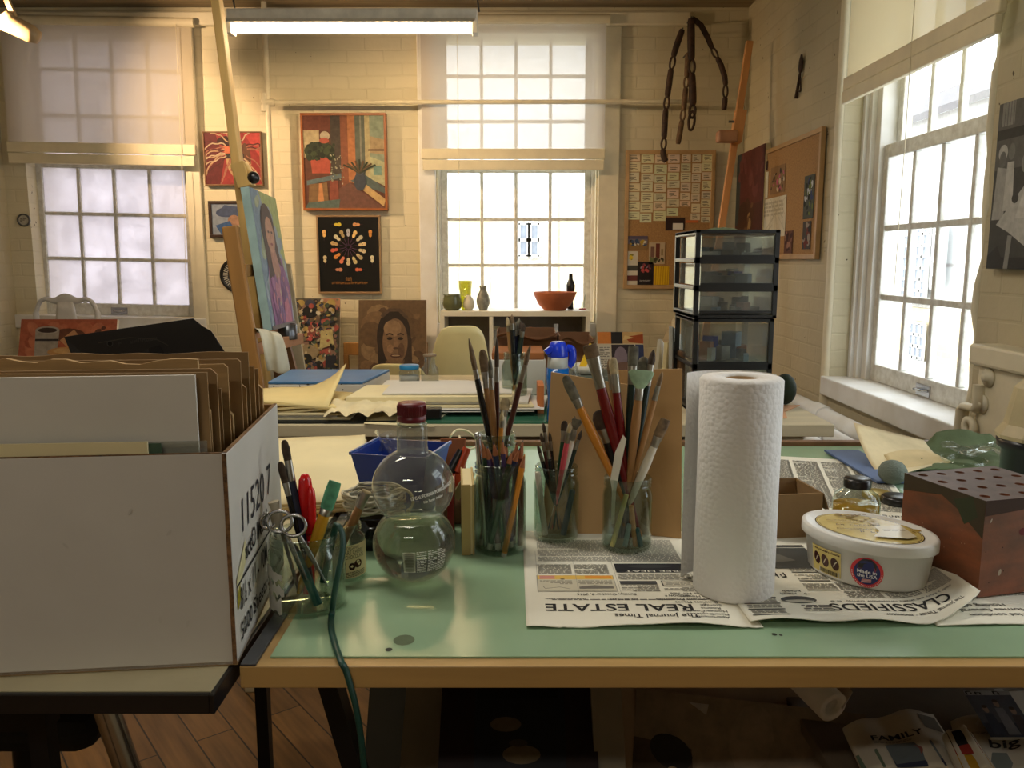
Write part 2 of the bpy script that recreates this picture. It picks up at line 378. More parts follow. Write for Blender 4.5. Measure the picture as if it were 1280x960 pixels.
# ------------------------------------------------------------------ room shell
XL, XR, YB, YF, ZC = -3.0, 1.36, 5.0, -3.0, 2.6
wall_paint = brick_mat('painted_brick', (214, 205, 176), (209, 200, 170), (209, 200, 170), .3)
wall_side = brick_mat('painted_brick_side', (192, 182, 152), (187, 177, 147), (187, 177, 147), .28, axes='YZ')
def wall_boxes(mb, axis, a0, a1, z0, z1, p0, p1, holes):
    """wall along axis with rectangular openings (a0, a1, z0, z1)"""
    def bx(u0, u1, w0, w1):
        if u1 - u0 < 1e-4 or w1 - w0 < 1e-4: return
        mb.box((u0, p0, w0), (u1, p1, w1)) if axis == 'X' else mb.box((p0, u0, w0), (p1, u1, w1))
    cur = a0
    for h in sorted(holes):
        bx(cur, h[0], z0, z1); bx(h[0], h[1], z0, h[2]); bx(h[0], h[1], h[3], z1); cur = h[1]
    bx(cur, a1, z0, z1)
# back windows: openings measured on the wall face
wl = [AY(40, 300, YB).x, AY(243, 300, YB).x, AY(100, 397, YB).z, 2.46]
wm = [AY(548, 300, YB).x, AY(744, 300, YB).x, AY(640, 402, YB).z, 2.46]
wr = [2.41, 3.5, .64, 2.3]; wn = [.55, 1.75, .64, 2.3]
b = MB(); wall_boxes(b, 'X', XL - .2, XR + .3, 0, ZC, YB, YB + .28, [wl, wm]); S('wall_back', b, wall_paint)
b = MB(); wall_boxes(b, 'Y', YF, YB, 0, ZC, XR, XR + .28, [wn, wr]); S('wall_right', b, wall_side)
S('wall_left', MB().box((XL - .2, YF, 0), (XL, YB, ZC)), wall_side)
S('wall_front', MB().box((XL - .2, YF - .2, 0), (XR + .3, YF, ZC)), wall_paint)
S('floor', MB().box((XL - .2, YF - .2, -.1), (XR + .3, YB + .3, 0)), plank_mat('floor_planks', (134, 94, 48), (108, 76, 40)))
S('ceiling', MB().box((XL - .2, YF - .2, ZC), (XR + .3, YB + .3, ZC + .1)), mat('dull_ceiling_boards', (150, 134, 104), .8, var=.12, scale=5, stretch=(.3, 6, 1)))
zt = AY(640, 32, YB - .03).z, AY(640, 15, YB - .03).z
S('trim_1', MB().box((XL, YB - .045, zt[0]), (AY(862, 22, YB).x, YB, zt[1])), cream_paint, bevel=.008)
# casings beside the middle window, plaster edge beside the right window
for i, (u0, u1) in enumerate(((525, 546), (746, 772))):
    S('trim_%d' % (i + 2), MB().box((AY(u0, 300, YB).x, YB - .025, 0), (AY(u1, 300, YB).x, YB, zt[0])), white_paint if i == 0 else cream_paint, bevel=.006)
S('trim_4', MB().box((AY(238, 300, YB).x, YB - .02, .4), (AY(256, 300, YB).x, YB, zt[0])), cream_paint, bevel=.006)
b = MB()   # rounded far plaster edge and ragged near edge of the right reveal
b.sweep([(XR + .005, 3.53, .3), (XR + .005, 3.53, 2.4)], .03, n=10)
S('trim_5', b, cream_paint)
b = MB(); rr = random.Random(3); pts = []
for i in range(27): pts.append((XR + .01 + rr.uniform(-.006, .006), 2.425 + rr.uniform(-.014, .012), .42 + i * .075))
b.sweep(pts, [.015 + rr.uniform(-.005, .005) for _ in pts], n=8); S('trim_6', b, cream_paint)
# ------------------------------------------------------------------ windows
def window(name, W, H1, H2, M, pane_m, upper_m=None, cas=(.06, .06), off=.03, mun=.02, sill_d=.125, handle=True, rows=3, tilt=0, frame_w=None, mid_rail=.045):
    """four panes wide, two sashes of three rows.  local: x across, y outward, z up, origin at the lower left pane corner"""
    root = SE(name); root.matrix_world = M; root.location = M.translation
    root.rotation_euler = M.to_euler()
    def part(n, b, m, bevel=0): o = P(n, b, m, root, bevel, local=True); return o
    def sash(h, y, bot, top, z0):
        b = MB(); st = .04
        b.box((-st, y, z0 - bot), (0, y + .035, z0 + h + top)); b.box((W, y, z0 - bot), (W + st, y + .035, z0 + h + top))
        b.box((0, y, z0 - bot), (W, y + .035, z0)); b.box((0, y, z0 + h), (W, y + .035, z0 + h + top))
        for i in (1, 2, 3): x = W * i / 4; b.box((x - mun / 2, y + .004, z0), (x + mun / 2, y + .03, z0 + h))
        for j in range(1, rows): z = z0 + h * j / rows; b.box((0, y + .005, z - mun / 2), (W, y + .029, z + mun / 2))
        return b
    low = part('lower_sash', sash(H1, 0, .07, mid_rail, 0), sash_paint, .004)
    z2 = H1 + mid_rail
    part('upper_sash', sash(H2, off + .01, mid_rail - .006, .05, z2), sash_paint, .004)
    part('lower_glass', MB().box((0, .016, 0), (W, .019, H1)), pane_m); part('upper_glass', MB().box((0, off + .026, z2), (W, off + .029, z2 + H2)), upper_m or pane_m)
    b = MB(); top = z2 + H2 + .05
    for s, x in ((-1, -.04), (1, W + .04)):
        for k, (d0, d1, y0, y1) in enumerate(((0, cas[0] * .45, -.02, .1), (cas[0] * .45, cas[0] * .75, -.04, .1), (cas[0] * .75, cas[0], -.055, .1))):
            b.box((min(x + s * d0, x + s * d1), y0, -.1), (max(x + s * d0, x + s * d1), y1, top))
    b.box((-.04 - cas[0], -.02, top), (W + .04 + cas[0], .1, top + .06)); part('window_frame', b, white_paint, .003)
    b = MB(); b.box((-.06 - cas[0], -sill_d, -.15), (W + .06 + cas[0], .13, -.07)); part('sill', b, white_paint, .006)
    if handle:
        b = MB(); b.box((W / 2 - .05, -.006, -.062), (W / 2 + .05, 0, -.022))
        b.sweep([(W / 2 - .03, -.004, -.042), (W / 2 - .025, -.025, -.042), (W / 2 + .025, -.025, -.042), (W / 2 + .03, -.004, -.042)], .005)
        part('sash_lift', b, chrome)
    return root
frost = glass('steamed_up_pane', (238, 234, 238), .2, .98, hc=(.6, .59, .6), tc_=(.68, .645, .68))
YW = YB + .1
def back_window(name, u0, u1, v0, v1, v2, pm, tilt=0, **k):
    a = AY(u0, v0, YW); c = AY(u1, v1, YW); t = AY(u0, v2, YW)
    xl = (AY(u0, v0, YW).x + AY(u0, v1, YW).x) / 2 if not tilt else a.x
    return window(name, c.x - xl if not tilt else AY(u1, v0, YW).x - a.x, c.z - a.z, t.z - c.z - .045, Matrix.Translation((xl, YW, a.z)) @ Matrix.Rotation(tilt, 4, 'Y'), pm, **k)
back_window('window_1', 62, 236, 378, 209, 24, frost, tilt=math.radians(1.2), cas=(.09, .06))
back_window('window_2', 560, 731, 388, 216, 35, pane_glass, handle=False, sill_d=.112)
ya, yb_ = 3.36, 2.53; x3 = XR + .13
z_low = AX(1131, 466, x3).z; z_mid = AX(1131, 192, x3).z
window('window_3', ya - yb_, z_mid - z_low, .86, Matrix.Translation((x3, ya, z_low)) @ Matrix.Rotation(-PI / 2, 4, 'Z'), pane_glass, cas=(.1, .1), sill_d=.16, off=.035, mun=.024, mid_rail=.055)
window('window_4', .83, z_mid - z_low, .86, Matrix.Translation((x3, 1.565, z_low)) @ Matrix.Rotation(-PI / 2, 4, 'Z'), pane_glass, cas=(.1, .1), sill_d=.16, off=.035, mun=.024, mid_rail=.055)
# ------------------------------------------------------------------ outside: pale buildings across the yard
pale_brick = brick_mat('sunny_brick', (222, 206, 172), (214, 194, 156), (226, 216, 196), .2, bw=.4, bh=.14, crack=False)
pale_brick_y = brick_mat('sunny_brick_side', (222, 206, 172), (214, 194, 156), (226, 216, 196), .2, bw=.4, bh=.14, crack=False, axes='YZ')
render_w = mat('whitewashed_render', (226, 224, 220), .8)
far_glass = mat('distant_window_glass', (150, 158, 172), .2)
def far_window(parent, c, w, h, axis, cols=3, rows=4):
    b = MB(); g = MB(); c = V(c)
    f = (lambda x, y, z: (c.x + x, c.y + y, c.z + z)) if axis == 'X' else (lambda x, y, z: (c.x + y, c.y + x, c.z + z))
    def bx(m, x0, x1, z0, z1, y0, y1):
        p, q = f(x0, y0, z0), f(x1, y1, z1); m.box([min(i, j) for i, j in zip(p, q)], [max(i, j) for i, j in zip(p, q)])
    bx(g, -w / 2, w / 2, -h / 2, h / 2, -.03, -.02)
    for i in range(cols + 1): x = -w / 2 + w * i / cols; bx(b, x - .03, x + .03, -h / 2, h / 2, -.06, -.02)
    for j in range(rows + 1): z = -h / 2 + h * j / rows; bx(b, -w / 2, w / 2, z - .03, z + .03, -.06, -.02)
    w_ = P('window', g, far_glass, parent); P('glazing_bars', b, render_w, w_)
bd = T('building', 'pale brick building across the yard seen through the middle window', 'building', (0, 14, 0)); bd['kind'] = 'structure'
P('wall', MB().box((-4.2, 14, -1), (3.2, 15, 5)), render_w, bd)
c = AY(575, 345, 13.3); P('side_wing', MB().box((-3.5, 13.3, -1), (AY(612, 345, 13.3).x, 14, AY(575, 250, 13.3).z)), pale_brick, bd)
P('side_wing', MB().box((AY(700, 345, 13.3).x, 13.3, -1), (3.2, 14, AY(700, 232, 13.3).z)), pale_brick, bd)
P('roof', MB().slab([(-4.4, 13.2, 4.9), (3.4, 13.2, 4.9), (3.4, 15, 5.8), (-4.4, 15, 5.8)], (0, 0, .15)), mat('slate_roof', (120, 116, 116), .8), bd)
for u in (654, 668): far_window(bd, AY(u, 300, 13.97), .16, .55, 'X', 1, 2)
be = T('building', 'white building with many-paned windows seen through the window on the right', 'building', (9, 12, 0)); be['kind'] = 'structure'
P('wall', MB().box((9, 4, -1), (10, 24, 4.2)), render_w, be); P('wall', MB().box((8.9, 4, -1), (9, 24, AX(1150, 385, 8.9).z)), pale_brick_y, be)
for u, v, w, h, c_, r_ in ((1146, 328, 1.15, 1.7, 4, 7), (1144, 432, .9, 1.0, 4, 4), (1176, 318, .5, 1.4, 2, 5)): far_window(be, AX(u, v, 8.86), w, h, 'Y', c_, r_)
P('roof', MB().slab([(8.7, 4, 4.1), (8.7, 24, 4.1), (10, 24, 4.9), (10, 4, 4.9)], (0, 0, .15)), mat('slate_roof', (120, 116, 116), .8), be)
S('ground_outside', MB().box((-20, 5.4, -1.2), (30, 40, -1.0)), mat('yard_concrete', (190, 188, 182), .9))
# ------------------------------------------------------------------ roller blinds
def blind(label, corners, M, m, W, Htop, hem, cord_x, side_gap=.0):
    t = T('roller_blind', label, 'blind'); t.matrix_world = M; t.location = M.translation; t.rotation_euler = M.to_euler()
    P('fabric', MB().sheet(lambda a, c: (W * a, .006 * math.sin(a * 9) * (1 - c) * .5, hem + (Htop - hem) * c), 24, 10), m, t, local=True)
    hm = mat('blind_hem_rail', (226, 216, 186), .6, var=.03)
    b = MB(); b.box((-.004, -.014, hem * .52), (W + .004, .008, hem)); b.box((.004, -.02, 0), (W - .002, .002, hem * .48)); P('hem_rail', b, hm, t, .004, local=True)
    P('roller', MB().sweep([(-.02, .0, Htop), (W + .02, .0, Htop)], .026, n=14), hm, t, local=True)
    b = MB().sweep([(cord_x, -.022, hem * .4), (cord_x + .006, -.024, -.2), (cord_x - .004, -.022, -.7)], .0015, n=5); b.sweep([(cord_x, -.022, Htop), (cord_x, -.022, hem * .4)], .0015, n=5)
    P('pull_cord', b, hm, t, local=True)
    return t
fab_l = cloth_mat('thick_blind_cloth', (222, 212, 192), .12, .46); fab_m = cloth_mat('thin_blind_cloth', (220, 212, 202), .27, .38); fab_r = cloth_mat('closed_blind_cloth', (226, 212, 172), .03, .25)
YS = YB - .055
for (u0, u1, vb, lab, m, tl, cx) in ((12, 245, 204, 'half-drawn cream roller blind over the misted window beside the white chair', fab_l, 1.0, .93), (528, 755, 213, 'half-drawn thin roller blind over the clear window above the shelf of vases', fab_m, 0, .2)):
    a = AY(u0, vb, YS); w = AY(u1, vb, YS).x - a.x
    blind(lab, None, Matrix.Translation(a) @ Matrix.Rotation(math.radians(tl), 4, 'Y'), m, w, AY(300, 24, YS).z - a.z, AY(300, vb - 27, YS).z - a.z, cx * w)
a = AX(1057, 131, XR - .045); n_ = AX(1252, 40, XR - .045)
blind('wide cream roller blind above the bright window at the sloping right wall', None, Matrix.Translation((XR - .045, a.y, a.z)) @ Matrix.Rotation(-PI / 2, 4, 'Z'), fab_r, a.y - n_.y, 2.56 - a.z, .1, .55 * (a.y - n_.y))
# ------------------------------------------------------------------ pipes on the walls
pipe_m = mat('painted_pipe', (226, 216, 186), .45, var=.05)
t = T('conduit_pipe', 'thin cream pipe running across the back wall with a riser beside the red portrait', 'pipe', (0, YB - .1, AY(640, 128, YB - .1).z))
p0, p1 = AY(334, 128, YB - .1), AY(863, 127, YB - .1)
P('tube', MB().sweep([p0, p1 - V((.03, 0, 0)), p1 - V((.01, 0, -.004)), p1 + V((0, 0, .02)), p1 + V((0, 0, .44))], .0125, n=10), pipe_m, t)
b = MB(); b.sweep([p0 - V((.03, 0, 0)), p0 + V((.04, 0, 0))], .021, n=10); b.sweep([p0 + V((-.015, 0, -.05)), p0 + V((-.015, 0, .05))], .021, n=10); P('tee_joint', b, pipe_m, t)
q0, q1 = AY(330, 18, YB - .1), AY(336, 300, YB - .1)
P('riser', MB().sweep([(q0.x, q0.y, ZC), (q0.x, q0.y, 1.2), (q0.x, q0.y, 0)], .016, n=10), pipe_m, t)
for i, (u0, v0, u1, v1, x, r, lab) in enumerate(((985, 494, 1075, 547, 1.27, .036, 'thick white heating pipe along the right wall, highest of three'), (1005, 527, 1062, 560, 1.18, .032, 'white heating pipe along the right wall, middle of three'), (985, 536, 1030, 566, 1.09, .032, 'white heating pipe along the right wall, lowest of three'))):
    p, q = AX(u0, v0, x), AX(u1, v1, x); d = (q - p); b = MB()
    e0 = p - d * (1.0 if i == 0 else .5); e1 = q + d * .4; z = (p.z + q.z) / 2; e0.z = e1.z = z; e0.y = min(e0.y, YB - .05)
    t = T('heating_pipe', lab, 'pipe', (x, p.y, z), group='heating pipes by the right wall')
    P('tube', b.sweep([e0, e1], r, n=16), white_paint, t)
    m_ = (p + q) / 2; m_.z = z; P('coupling', MB().sweep([m_ - V((0, .06, 0)), m_ + V((0, .06, 0))], r * 1.18, n=16), white_paint, t)
    
    for yy in (min(e1.y, e0.y) + .1, max(e0.y, e1.y) - .12): P('stand', MB().box((x - .012, yy, 0), (x + .012, yy + .025, z - r + .004)), white_paint, t)
# ------------------------------------------------------------------ lamps and daylight
t = T('fluorescent_light', 'long white fluorescent strip lamp hanging below the ceiling', 'lamp', AY(441, 20, 3.95))
yl = 3.95; za = AY(441, 41, yl).z; xa, xb = AY(287, 34, yl).x, AY(597, 34, yl).x
tube_m = mat('lit_tube', (255, 244, 210), .4, emit=((255, 218, 166), 75))
P('housing', MB().box((xa, yl - .045, za + .035), (xb, yl + .045, za + .095)), mat('lamp_enamel', (236, 232, 218), .4), t, .006)
P('reflector', MB().slab([(xa + .01, yl - .1, za + .02), (xb - .01, yl - .1, za + .02), (xb - .01, yl - .04, za + .05), (xa + .01, yl - .04, za + .05)], (0, 0, .004)).slab([(xa + .01, yl + .1, za + .02), (xb - .01, yl + .1, za + .02), (xb - .01, yl + .04, za + .05), (xa + .01, yl + .04, za + .05)], (0, 0, .004)), mat('lamp_enamel', (236, 232, 218), .4), t)
P('lamp_tube', MB().sweep([(xa + .03, yl - .03, za + .008), (xb - .03, yl - .03, za + .008)], .016, n=12), tube_m, t)
for x in (xa + .01, xb - .012):
    P('lamp_holder', MB().box((x - .012, yl - .055, za - .014), (x + .014, yl + .02, za + .05)), mat('lamp_enamel', (236, 232, 218), .4), t, .004)
    P('hanging_chain', MB().sweep([(x + .02, yl, za + .09), (x - .03, yl, ZC)], .004, n=6), dark_steel, t)
sp = AY(20, 33, 4.1); aim = AY(330, 180, YB)
t = T('spotlight', 'cream track spotlight at the top left corner near the misted window', 'lamp', sp)
dv = (V((-.10, -.02, .05))).normalized()
b = MB(); b.lathe([(.001, .11), (.03, .105), (.042, .07), (.044, -.02), (.047, -.055), (.042, -.056), (.036, -.02), (.001, .03)], sp, 20, axis=-dv)
spot_m = mat('spotlight_enamel', (196, 170, 128), .45)
P('lamp_head', b, spot_m, t); P('bulb', MB().ball(sp + dv * .05, .032, .032, .032), mat('lit_bulb', (255, 226, 160), .4, emit=((255, 214, 130), 16)), t)
P('bracket', MB().bar(sp + V((0, 0, .03)), sp + V((-.05, 0, .17)), .022, .022), spot_m, t); P('track', MB().box((sp.x - .5, sp.y - .02, sp.z + .155), (sp.x + .02, sp.y + .02, sp.z + .185)).bar((sp.x - .1, sp.y, sp.z + .18), (sp.x - .1, sp.y, ZC), .02, .02), spot_m, t)
def lamp(name, kind, loc, energy, col, aim=None, **k):
    l = bpy.data.lights.new(name, kind); l.energy = energy; l.color = tuple(c / 255 for c in col)
    for a_, v_ in k.items(): setattr(l, a_, v_)
    o = bpy.data.objects.new(name, l); C.objects.link(o); o.location = V(loc)
    if aim is not None: o.rotation_euler = (V(aim) - V(loc)).to_track_quat('-Z', 'Y').to_euler()
    return o
lamp('track_spot_beam', 'SPOT', sp + V((-.25, -.2, 0)), 170, (255, 172, 100), AY(410, 190, YB), spot_size=math.radians(84), spot_blend=1, shadow_soft_size=.03)
for y_ in (-1.2, 1.7):  # fill lights added near the ceiling, out of view and without fixtures
    lamp('unseen_ceiling_fill', 'AREA', (-.6, y_, 2.5), (17 if y_ < 0 else 20), (255, 234, 200), (-.6, y_, 0), shape='RECTANGLE', size=1.2, size_y=.12)
for nm, loc, sx, sy, to in (('left', ((wl[0] + wl[1]) / 2, YB + .3, 1.55), 1.0, 1.9, (-2, 0, 1.3)), ('middle', ((wm[0] + wm[1]) / 2, YB + .3, 1.55), 1.0, 1.9, (0, 0, 1.5)), ('right', (XR + .3, 2.95, 1.5), 1.1, 1.8, (-3, 2.95, 1.5)), ('near_right', (XR + .3, 1.15, 1.5), 1.2, 1.8, (-3, 1.15, 1.5))):
    l = lamp('daylight_portal_' + nm, 'AREA', loc, 1, (255, 255, 255), (to[0] if 'right' in nm else loc[0], to[1], loc[2]), shape='RECTANGLE', size=sx, size_y=sy); l.data.cycles.is_portal = True
w = bpy.data.worlds.new('overcast_sky'); bpy.context.scene.world = w; w.use_nodes = True
w.node_tree.nodes['Background'].inputs[0].default_value = (.93, .96, 1, 1); w.node_tree.nodes['Background'].inputs[1].default_value = 5.5
# ------------------------------------------------------------------ camera and view
cam = bpy.data.cameras.new('camera'); co = bpy.data.objects.new('camera', cam); C.objects.link(co)
co.location = EY; co.rotation_euler = (PI / 2 - PITCH, 0, 0); cam.sensor_width = 36; cam.lens = 36 * FPX / 1280; cam.clip_start = .02
sc = bpy.context.scene; sc.camera = co
sc.view_settings.view_transform = 'Standard'; sc.view_settings.look = 'None'; sc.view_settings.gamma = 1; sc.view_settings.use_curve_mapping = False
sc.view_settings.exposure = 0
sc.cycles.transparent_max_bounces = 40; sc.cycles.max_bounces = 10; sc.cycles.transmission_bounces = 10; sc.cycles.sample_clamp_indirect = 6
# ================================================================== the two front tables
TZ = .75
pA = AZ(299, 833, TZ); X0, Y0 = pA.x, pA.y; Y1 = AZ(700, 556, TZ).y; X1 = 1.27
t = T('drawing_table', 'wooden drawing table with a green top standing across the foreground', 'table', ((X0 + X1) / 2, (Y0 + Y1) / 2, 0))
b = MB().box((X0, Y0, TZ - .0245), (X1, Y1, TZ)); P('tabletop', b, mat('oak_table_edge', (186, 150, 92), .45, var=.12, scale=7, stretch=(.25, 3, 3)), t, .0015)
m0 = AZ(338, 823, TZ); gm = mat('green_table_covering', (148, 178, 144), .26, var=.05, scale=3, spec=.5, bump=.02, bscale=14)
gx = m0.x; P('green_covering', MB().slab([(gx, m0.y, TZ), (X1 - .01, m0.y, TZ), (X1 - .01, Y1 - .025, TZ), (gx, Y1 - .025, TZ)], (0, 0, .0022)), gm, t, label='glossy green covering with a few stains')
GZ = TZ + .0024
st = Art(plane((0, 0, GZ), (1, 0, 0), (0, 1, 0)))
for u, v, rx in ((505, 800, .012), (486, 812, .004), (968, 793, .003), (976, 794, .002)):
    c = AZ(u, v, GZ); st.ell(c.x, c.y, rx, rx * 1.1, (104, 124, 88) if rx > .01 else (60, 66, 50), 12)
P('stain', st, paint, t)
P('edge_strip', MB().box((X0 + .001, Y0, TZ), (AZ(321, 831, TZ).x, Y1 - .02, TZ + .003)), mat('grey_metal_strip', (92, 94, 98), .35, .6), t, .001)
P('back_ledge', MB().box((X0, Y1 - .02, TZ), (X1, Y1, TZ + .012)), wood_dark, t, .002)
lg = lambda p, q: MB().bar(p, q, .024, .032)
a = AY(392, 864, 1.0); e = AY(424, 958, 1.0)
P('leg', lg((a.x, a.y, TZ - .03), a + (e - a) * (a.z / (a.z - e.z))), black_metal, t)
for x, y in ((X0 + .1, Y1 - .15), (X1 - .05, Y0 + .25), (X1 - .05, Y1 - .15)): P('leg', lg((x, y, TZ - .03), (x + .02, y, 0)), black_metal, t)
P('apron', MB().box((X0 + .05, Y0 + .12, TZ - .06), (X1 - .03, Y0 + .14, TZ - .025)).box((X0 + .05, Y1 - .12, TZ - .06), (X1 - .03, Y1 - .1, TZ - .025)), wood_dark, t)
# left table
L = AZ(271, 868, TZ)
t = T('folding_table', 'cream topped table with black edge carrying the white carton', 'table', (L.x - .6, 1.1, 0))
xr = L.x; y0 = L.y; y1 = 1.55; xl = xr - 1.3
P('tabletop', MB().box((xl, y0 + .006, TZ - .02), (xr - .008, y1, TZ)), mat('cream_laminate', (206, 194, 156), .5, var=.04), t)
P('edge_band', MB().box((xl, y0, TZ - .021), (xr - .008, y0 + .006, TZ - .0005)).box((xr - .008, y0, TZ - .021), (xr - .003, y1, TZ - .0005)), black_plastic, t, .001)
p = AY(50, 890, .86); q = AY(52, 958, .86); P('leg', MB().bar((p.x, .86, TZ - .02), (p.x + .01, .86, 0), .021, .021), black_metal, t)
p = AY(99, 890, 1.0); q = AY(128, 958, 1.0); P('leg', MB().sweep([(p.x, 1.0, TZ - .02), p + (q - p) * (p.z / (p.z - q.z))], .016, n=14), chrome, t, label='tubular steel leg')
for y in (1.35,): P('leg', MB().bar((xl + .1, y, TZ - .02), (xl + .1, y, 0), .021, .021), black_metal, t); P('leg', MB().bar((xr - .15, y, TZ - .02), (xr - .15, y, 0), .021, .021), black_metal, t)
P('cross_bar', MB().bar((AY(0, 900, .98).x - .3, .98, AY(0, 900, .98).z), (AY(66, 892, .98).x, .98, AY(66, 892, .98).z), .03, .03, (0, 1, 0)), black_metal, t)
# caster of a chair under it
c = AY(74, 912, 1.3); c.z = .06
b = MB(); k = AY(74, 912, .0 + 1.02)
t = T('office_chair', 'black office chair tucked under the cream table at the lower left', 'chair', (k.x - .22, 1.3, 0))
cx, cy = k.x - .22, 1.3
for i in range(5):
    a = i * 2 * PI / 5 + .3; tip = V((cx + .26 * math.cos(a), cy + .26 * math.sin(a), .09))
    P('leg', MB().sweep([(cx, cy, .13), tip], [.03, .018], n=8), black_plastic, t)
    P('caster', MB().sweep([tip + V((-.012, 0, -.06)), tip + V((.012, 0, -.06))], .03, n=14).bar(tip + V((0, 0, -.05)), tip, .014, .014), black_plastic, t)
P('gas_lift', MB().sweep([(cx, cy, .1), (cx, cy, .46)], .026, n=12), black_metal, t)
P('seat', MB().obox((cx, cy, .49), (.44, .42, .06)), mat('black_upholstery', (26, 26, 28), .8), t, .025)
P('armrest', MB().sweep([(cx + .2, cy - .12, .47), (cx + .24, cy - .12, .55), (cx + .24, cy - .1, .62), (cx + .24, cy + .12, .62)], .02, n=10), black_plastic, t)
# ================================================================== white carton with cardboard
bc = AZ(297, 832, TZ); BR = math.radians(6)
BW, BD, BH = .445, .29, AY(284, 567, bc.y).z - TZ
bx = V((math.cos(BR), math.sin(BR), 0)); by = V((-math.sin(BR), math.cos(BR), 0)); bz = V((0, 0, 1))
carton = T('carton', 'open white cardboard carton filled with brown cardboard sheets', 'box', bc - bx * BW / 2 + by * BD / 2)
BXp = lambda x, y, z: bc + bx * x + by * y + bz * z     # x negative goes left, y back, z up from the table
def cwall(p, q, h, th, n):
    return MB().slab([BXp(*p, .001), BXp(*q, .001), BXp(*q, h), BXp(*p, h)], n * th)
white_face = mat('white_printed_board', (208, 204, 196), .7, var=.04, scale=4, bump=.05, bscale=30)
P('front_wall', cwall((-BW, 0), (-.004, 0), BH, .005, by), white_face, carton, .0008)
P('side_wall', cwall((0, .001), (0, BD), BH, .005, -bx), white_face, carton, .0008)
P('back_wall', cwall((-BW, BD), (-.006, BD), BH, .005, -by), card, carton); P('side_wall', cwall((-BW, .006), (-BW, BD - .006), BH, .005, bx), white_face, carton)
P('bottom', MB().slab([BXp(-BW, 0, .001), BXp(0, 0, .001), BXp(0, BD, .001), BXp(-BW, BD, .001)], (0, 0, .004)), card, carton)
b = MB()
for p, q, n in (((-BW, .0005), (-.005, .0005), by * .004), ((-.0005, .004), (-.0005, BD), -bx * .004)): b.slab([BXp(*p, BH), BXp(*q, BH), BXp(*q, BH + .0008), BXp(*p, BH + .0008)], n)
b.slab([BXp(-.0045, -.0006, .002), BXp(-.0005, .0, .002), BXp(-.0005, .0, BH), BXp(-.0045, -.0006, BH)], by * .0015)
P('cut_edge', b, card_edge, carton)
# print on its right side: local x runs towards the back, y up
ar = Art(lambda x, y, h: BXp(.0008 + h, x, y)); blk = (40, 40, 42)
ar.text('11520 7', .05, .128, .052, (48, 48, 56), 0, .17, shear=.1)
ar.poly([(.012, .088), (.06, .118), (.06, .094), (.012, .07)], (214, 206, 160)); ar.poly([(.012, .072), (.026, .08), (.026, .062), (.012, .055)], (150, 138, 40))
ar.text('act\u00ae Multi', .055, .094, .03, blk, .02, .13); ar.rect(.012, .0795, .28, .0825, blk)
ar.text('8\u00bd x 11 - 10M', .024, .05, .034, blk, .012, .15); ar.marks(5, .19, .055, .02, blk, 0, .05)
ar.text('5000 Sheets\u00b750/50 lb.', .02, .018, .026, blk, .012, .25); ar.rect(.01, .008, .28, .0086, (120, 116, 110)); ar.rect(.2, .026, .28, .044, (214, 212, 206))
P('side_print', ar, ink, carton)
ar = Art(lambda x, y, h: BXp(x - BW, -.0007 - h, y))
u0 = (AZ(17, 770, TZ) - bc)
ar.marks(4, BW - .234, .05, .012, (60, 50, 44), 0, .016, rot=PI / 2); ar.marks(1, BW - .249, .05, .012, (60, 50, 44), 0, .006, rot=PI / 2)
for _ in range(5): ar.ell(R.uniform(.28, .4), R.uniform(.03, .19), .004, .0015, (198, 194, 186), 8, R.uniform(0, 3))
P('front_print', ar, ink, carton)
# sheets standing in it: (depth from front, right edge px, top px, material, label, corner chop)
def sheet_in(dy, ur, vt, m, name, label, cat, group=None, xl=-.43, th=.003, chop=0, wav=0, bevel=0, lean=0):
    yb = (bc + by * dy).y - .03
    r = AY(ur, vt, yb + .02); x = (r - bc).dot(bx); h = r.z - TZ
    x = min(x, -.012)
    if wav:
        n = 26; rr = random.Random(int(dy * 1000)); tops = [h + wav * (mnoise.noise(V((i * .35, dy * 40, 0)))) for i in range(n + 1)]
        pts = [BXp(xl, dy, .007), BXp(x, dy, .007)] + [BXp(x + (xl - x) * i / n, dy + lean, tops[i]) for i in range(n + 1)]
    else: pts = [BXp(xl, dy, .007), BXp(x, dy, .007), BXp(x, dy + lean, h - chop), BXp(x - chop, dy + lean, h), BXp(xl, dy + lean, h + R.uniform(-.004, .004))]
    return O(name, MB().slab(pts, by * th), m, label, cat, group)
gsh = 'cardboard sheets standing in the white carton'
sheet_in(.008, 183, 553, cream_paper, 'paper_strip', 'narrow cream strip standing just inside the front of the white carton', 'paper')
sheet_in(.0125, 200, 555, mat('green_card', (70, 96, 74), .7), 'green_card', 'small dark green card behind the cream strip in the carton', 'card', th=.001, xl=-.2)
sheet_in(.0165, 256, 553, glass('acetate', (225, 226, 220), .5, .12), 'acetate_sheet', 'clear plastic sheet standing behind the green card in the carton', 'sheet', th=.0008, xl=-.3)
sheet_in(.022, 241, 470, white_card, 'white_board', 'large white board standing at the front of the carton', 'board', th=.004)
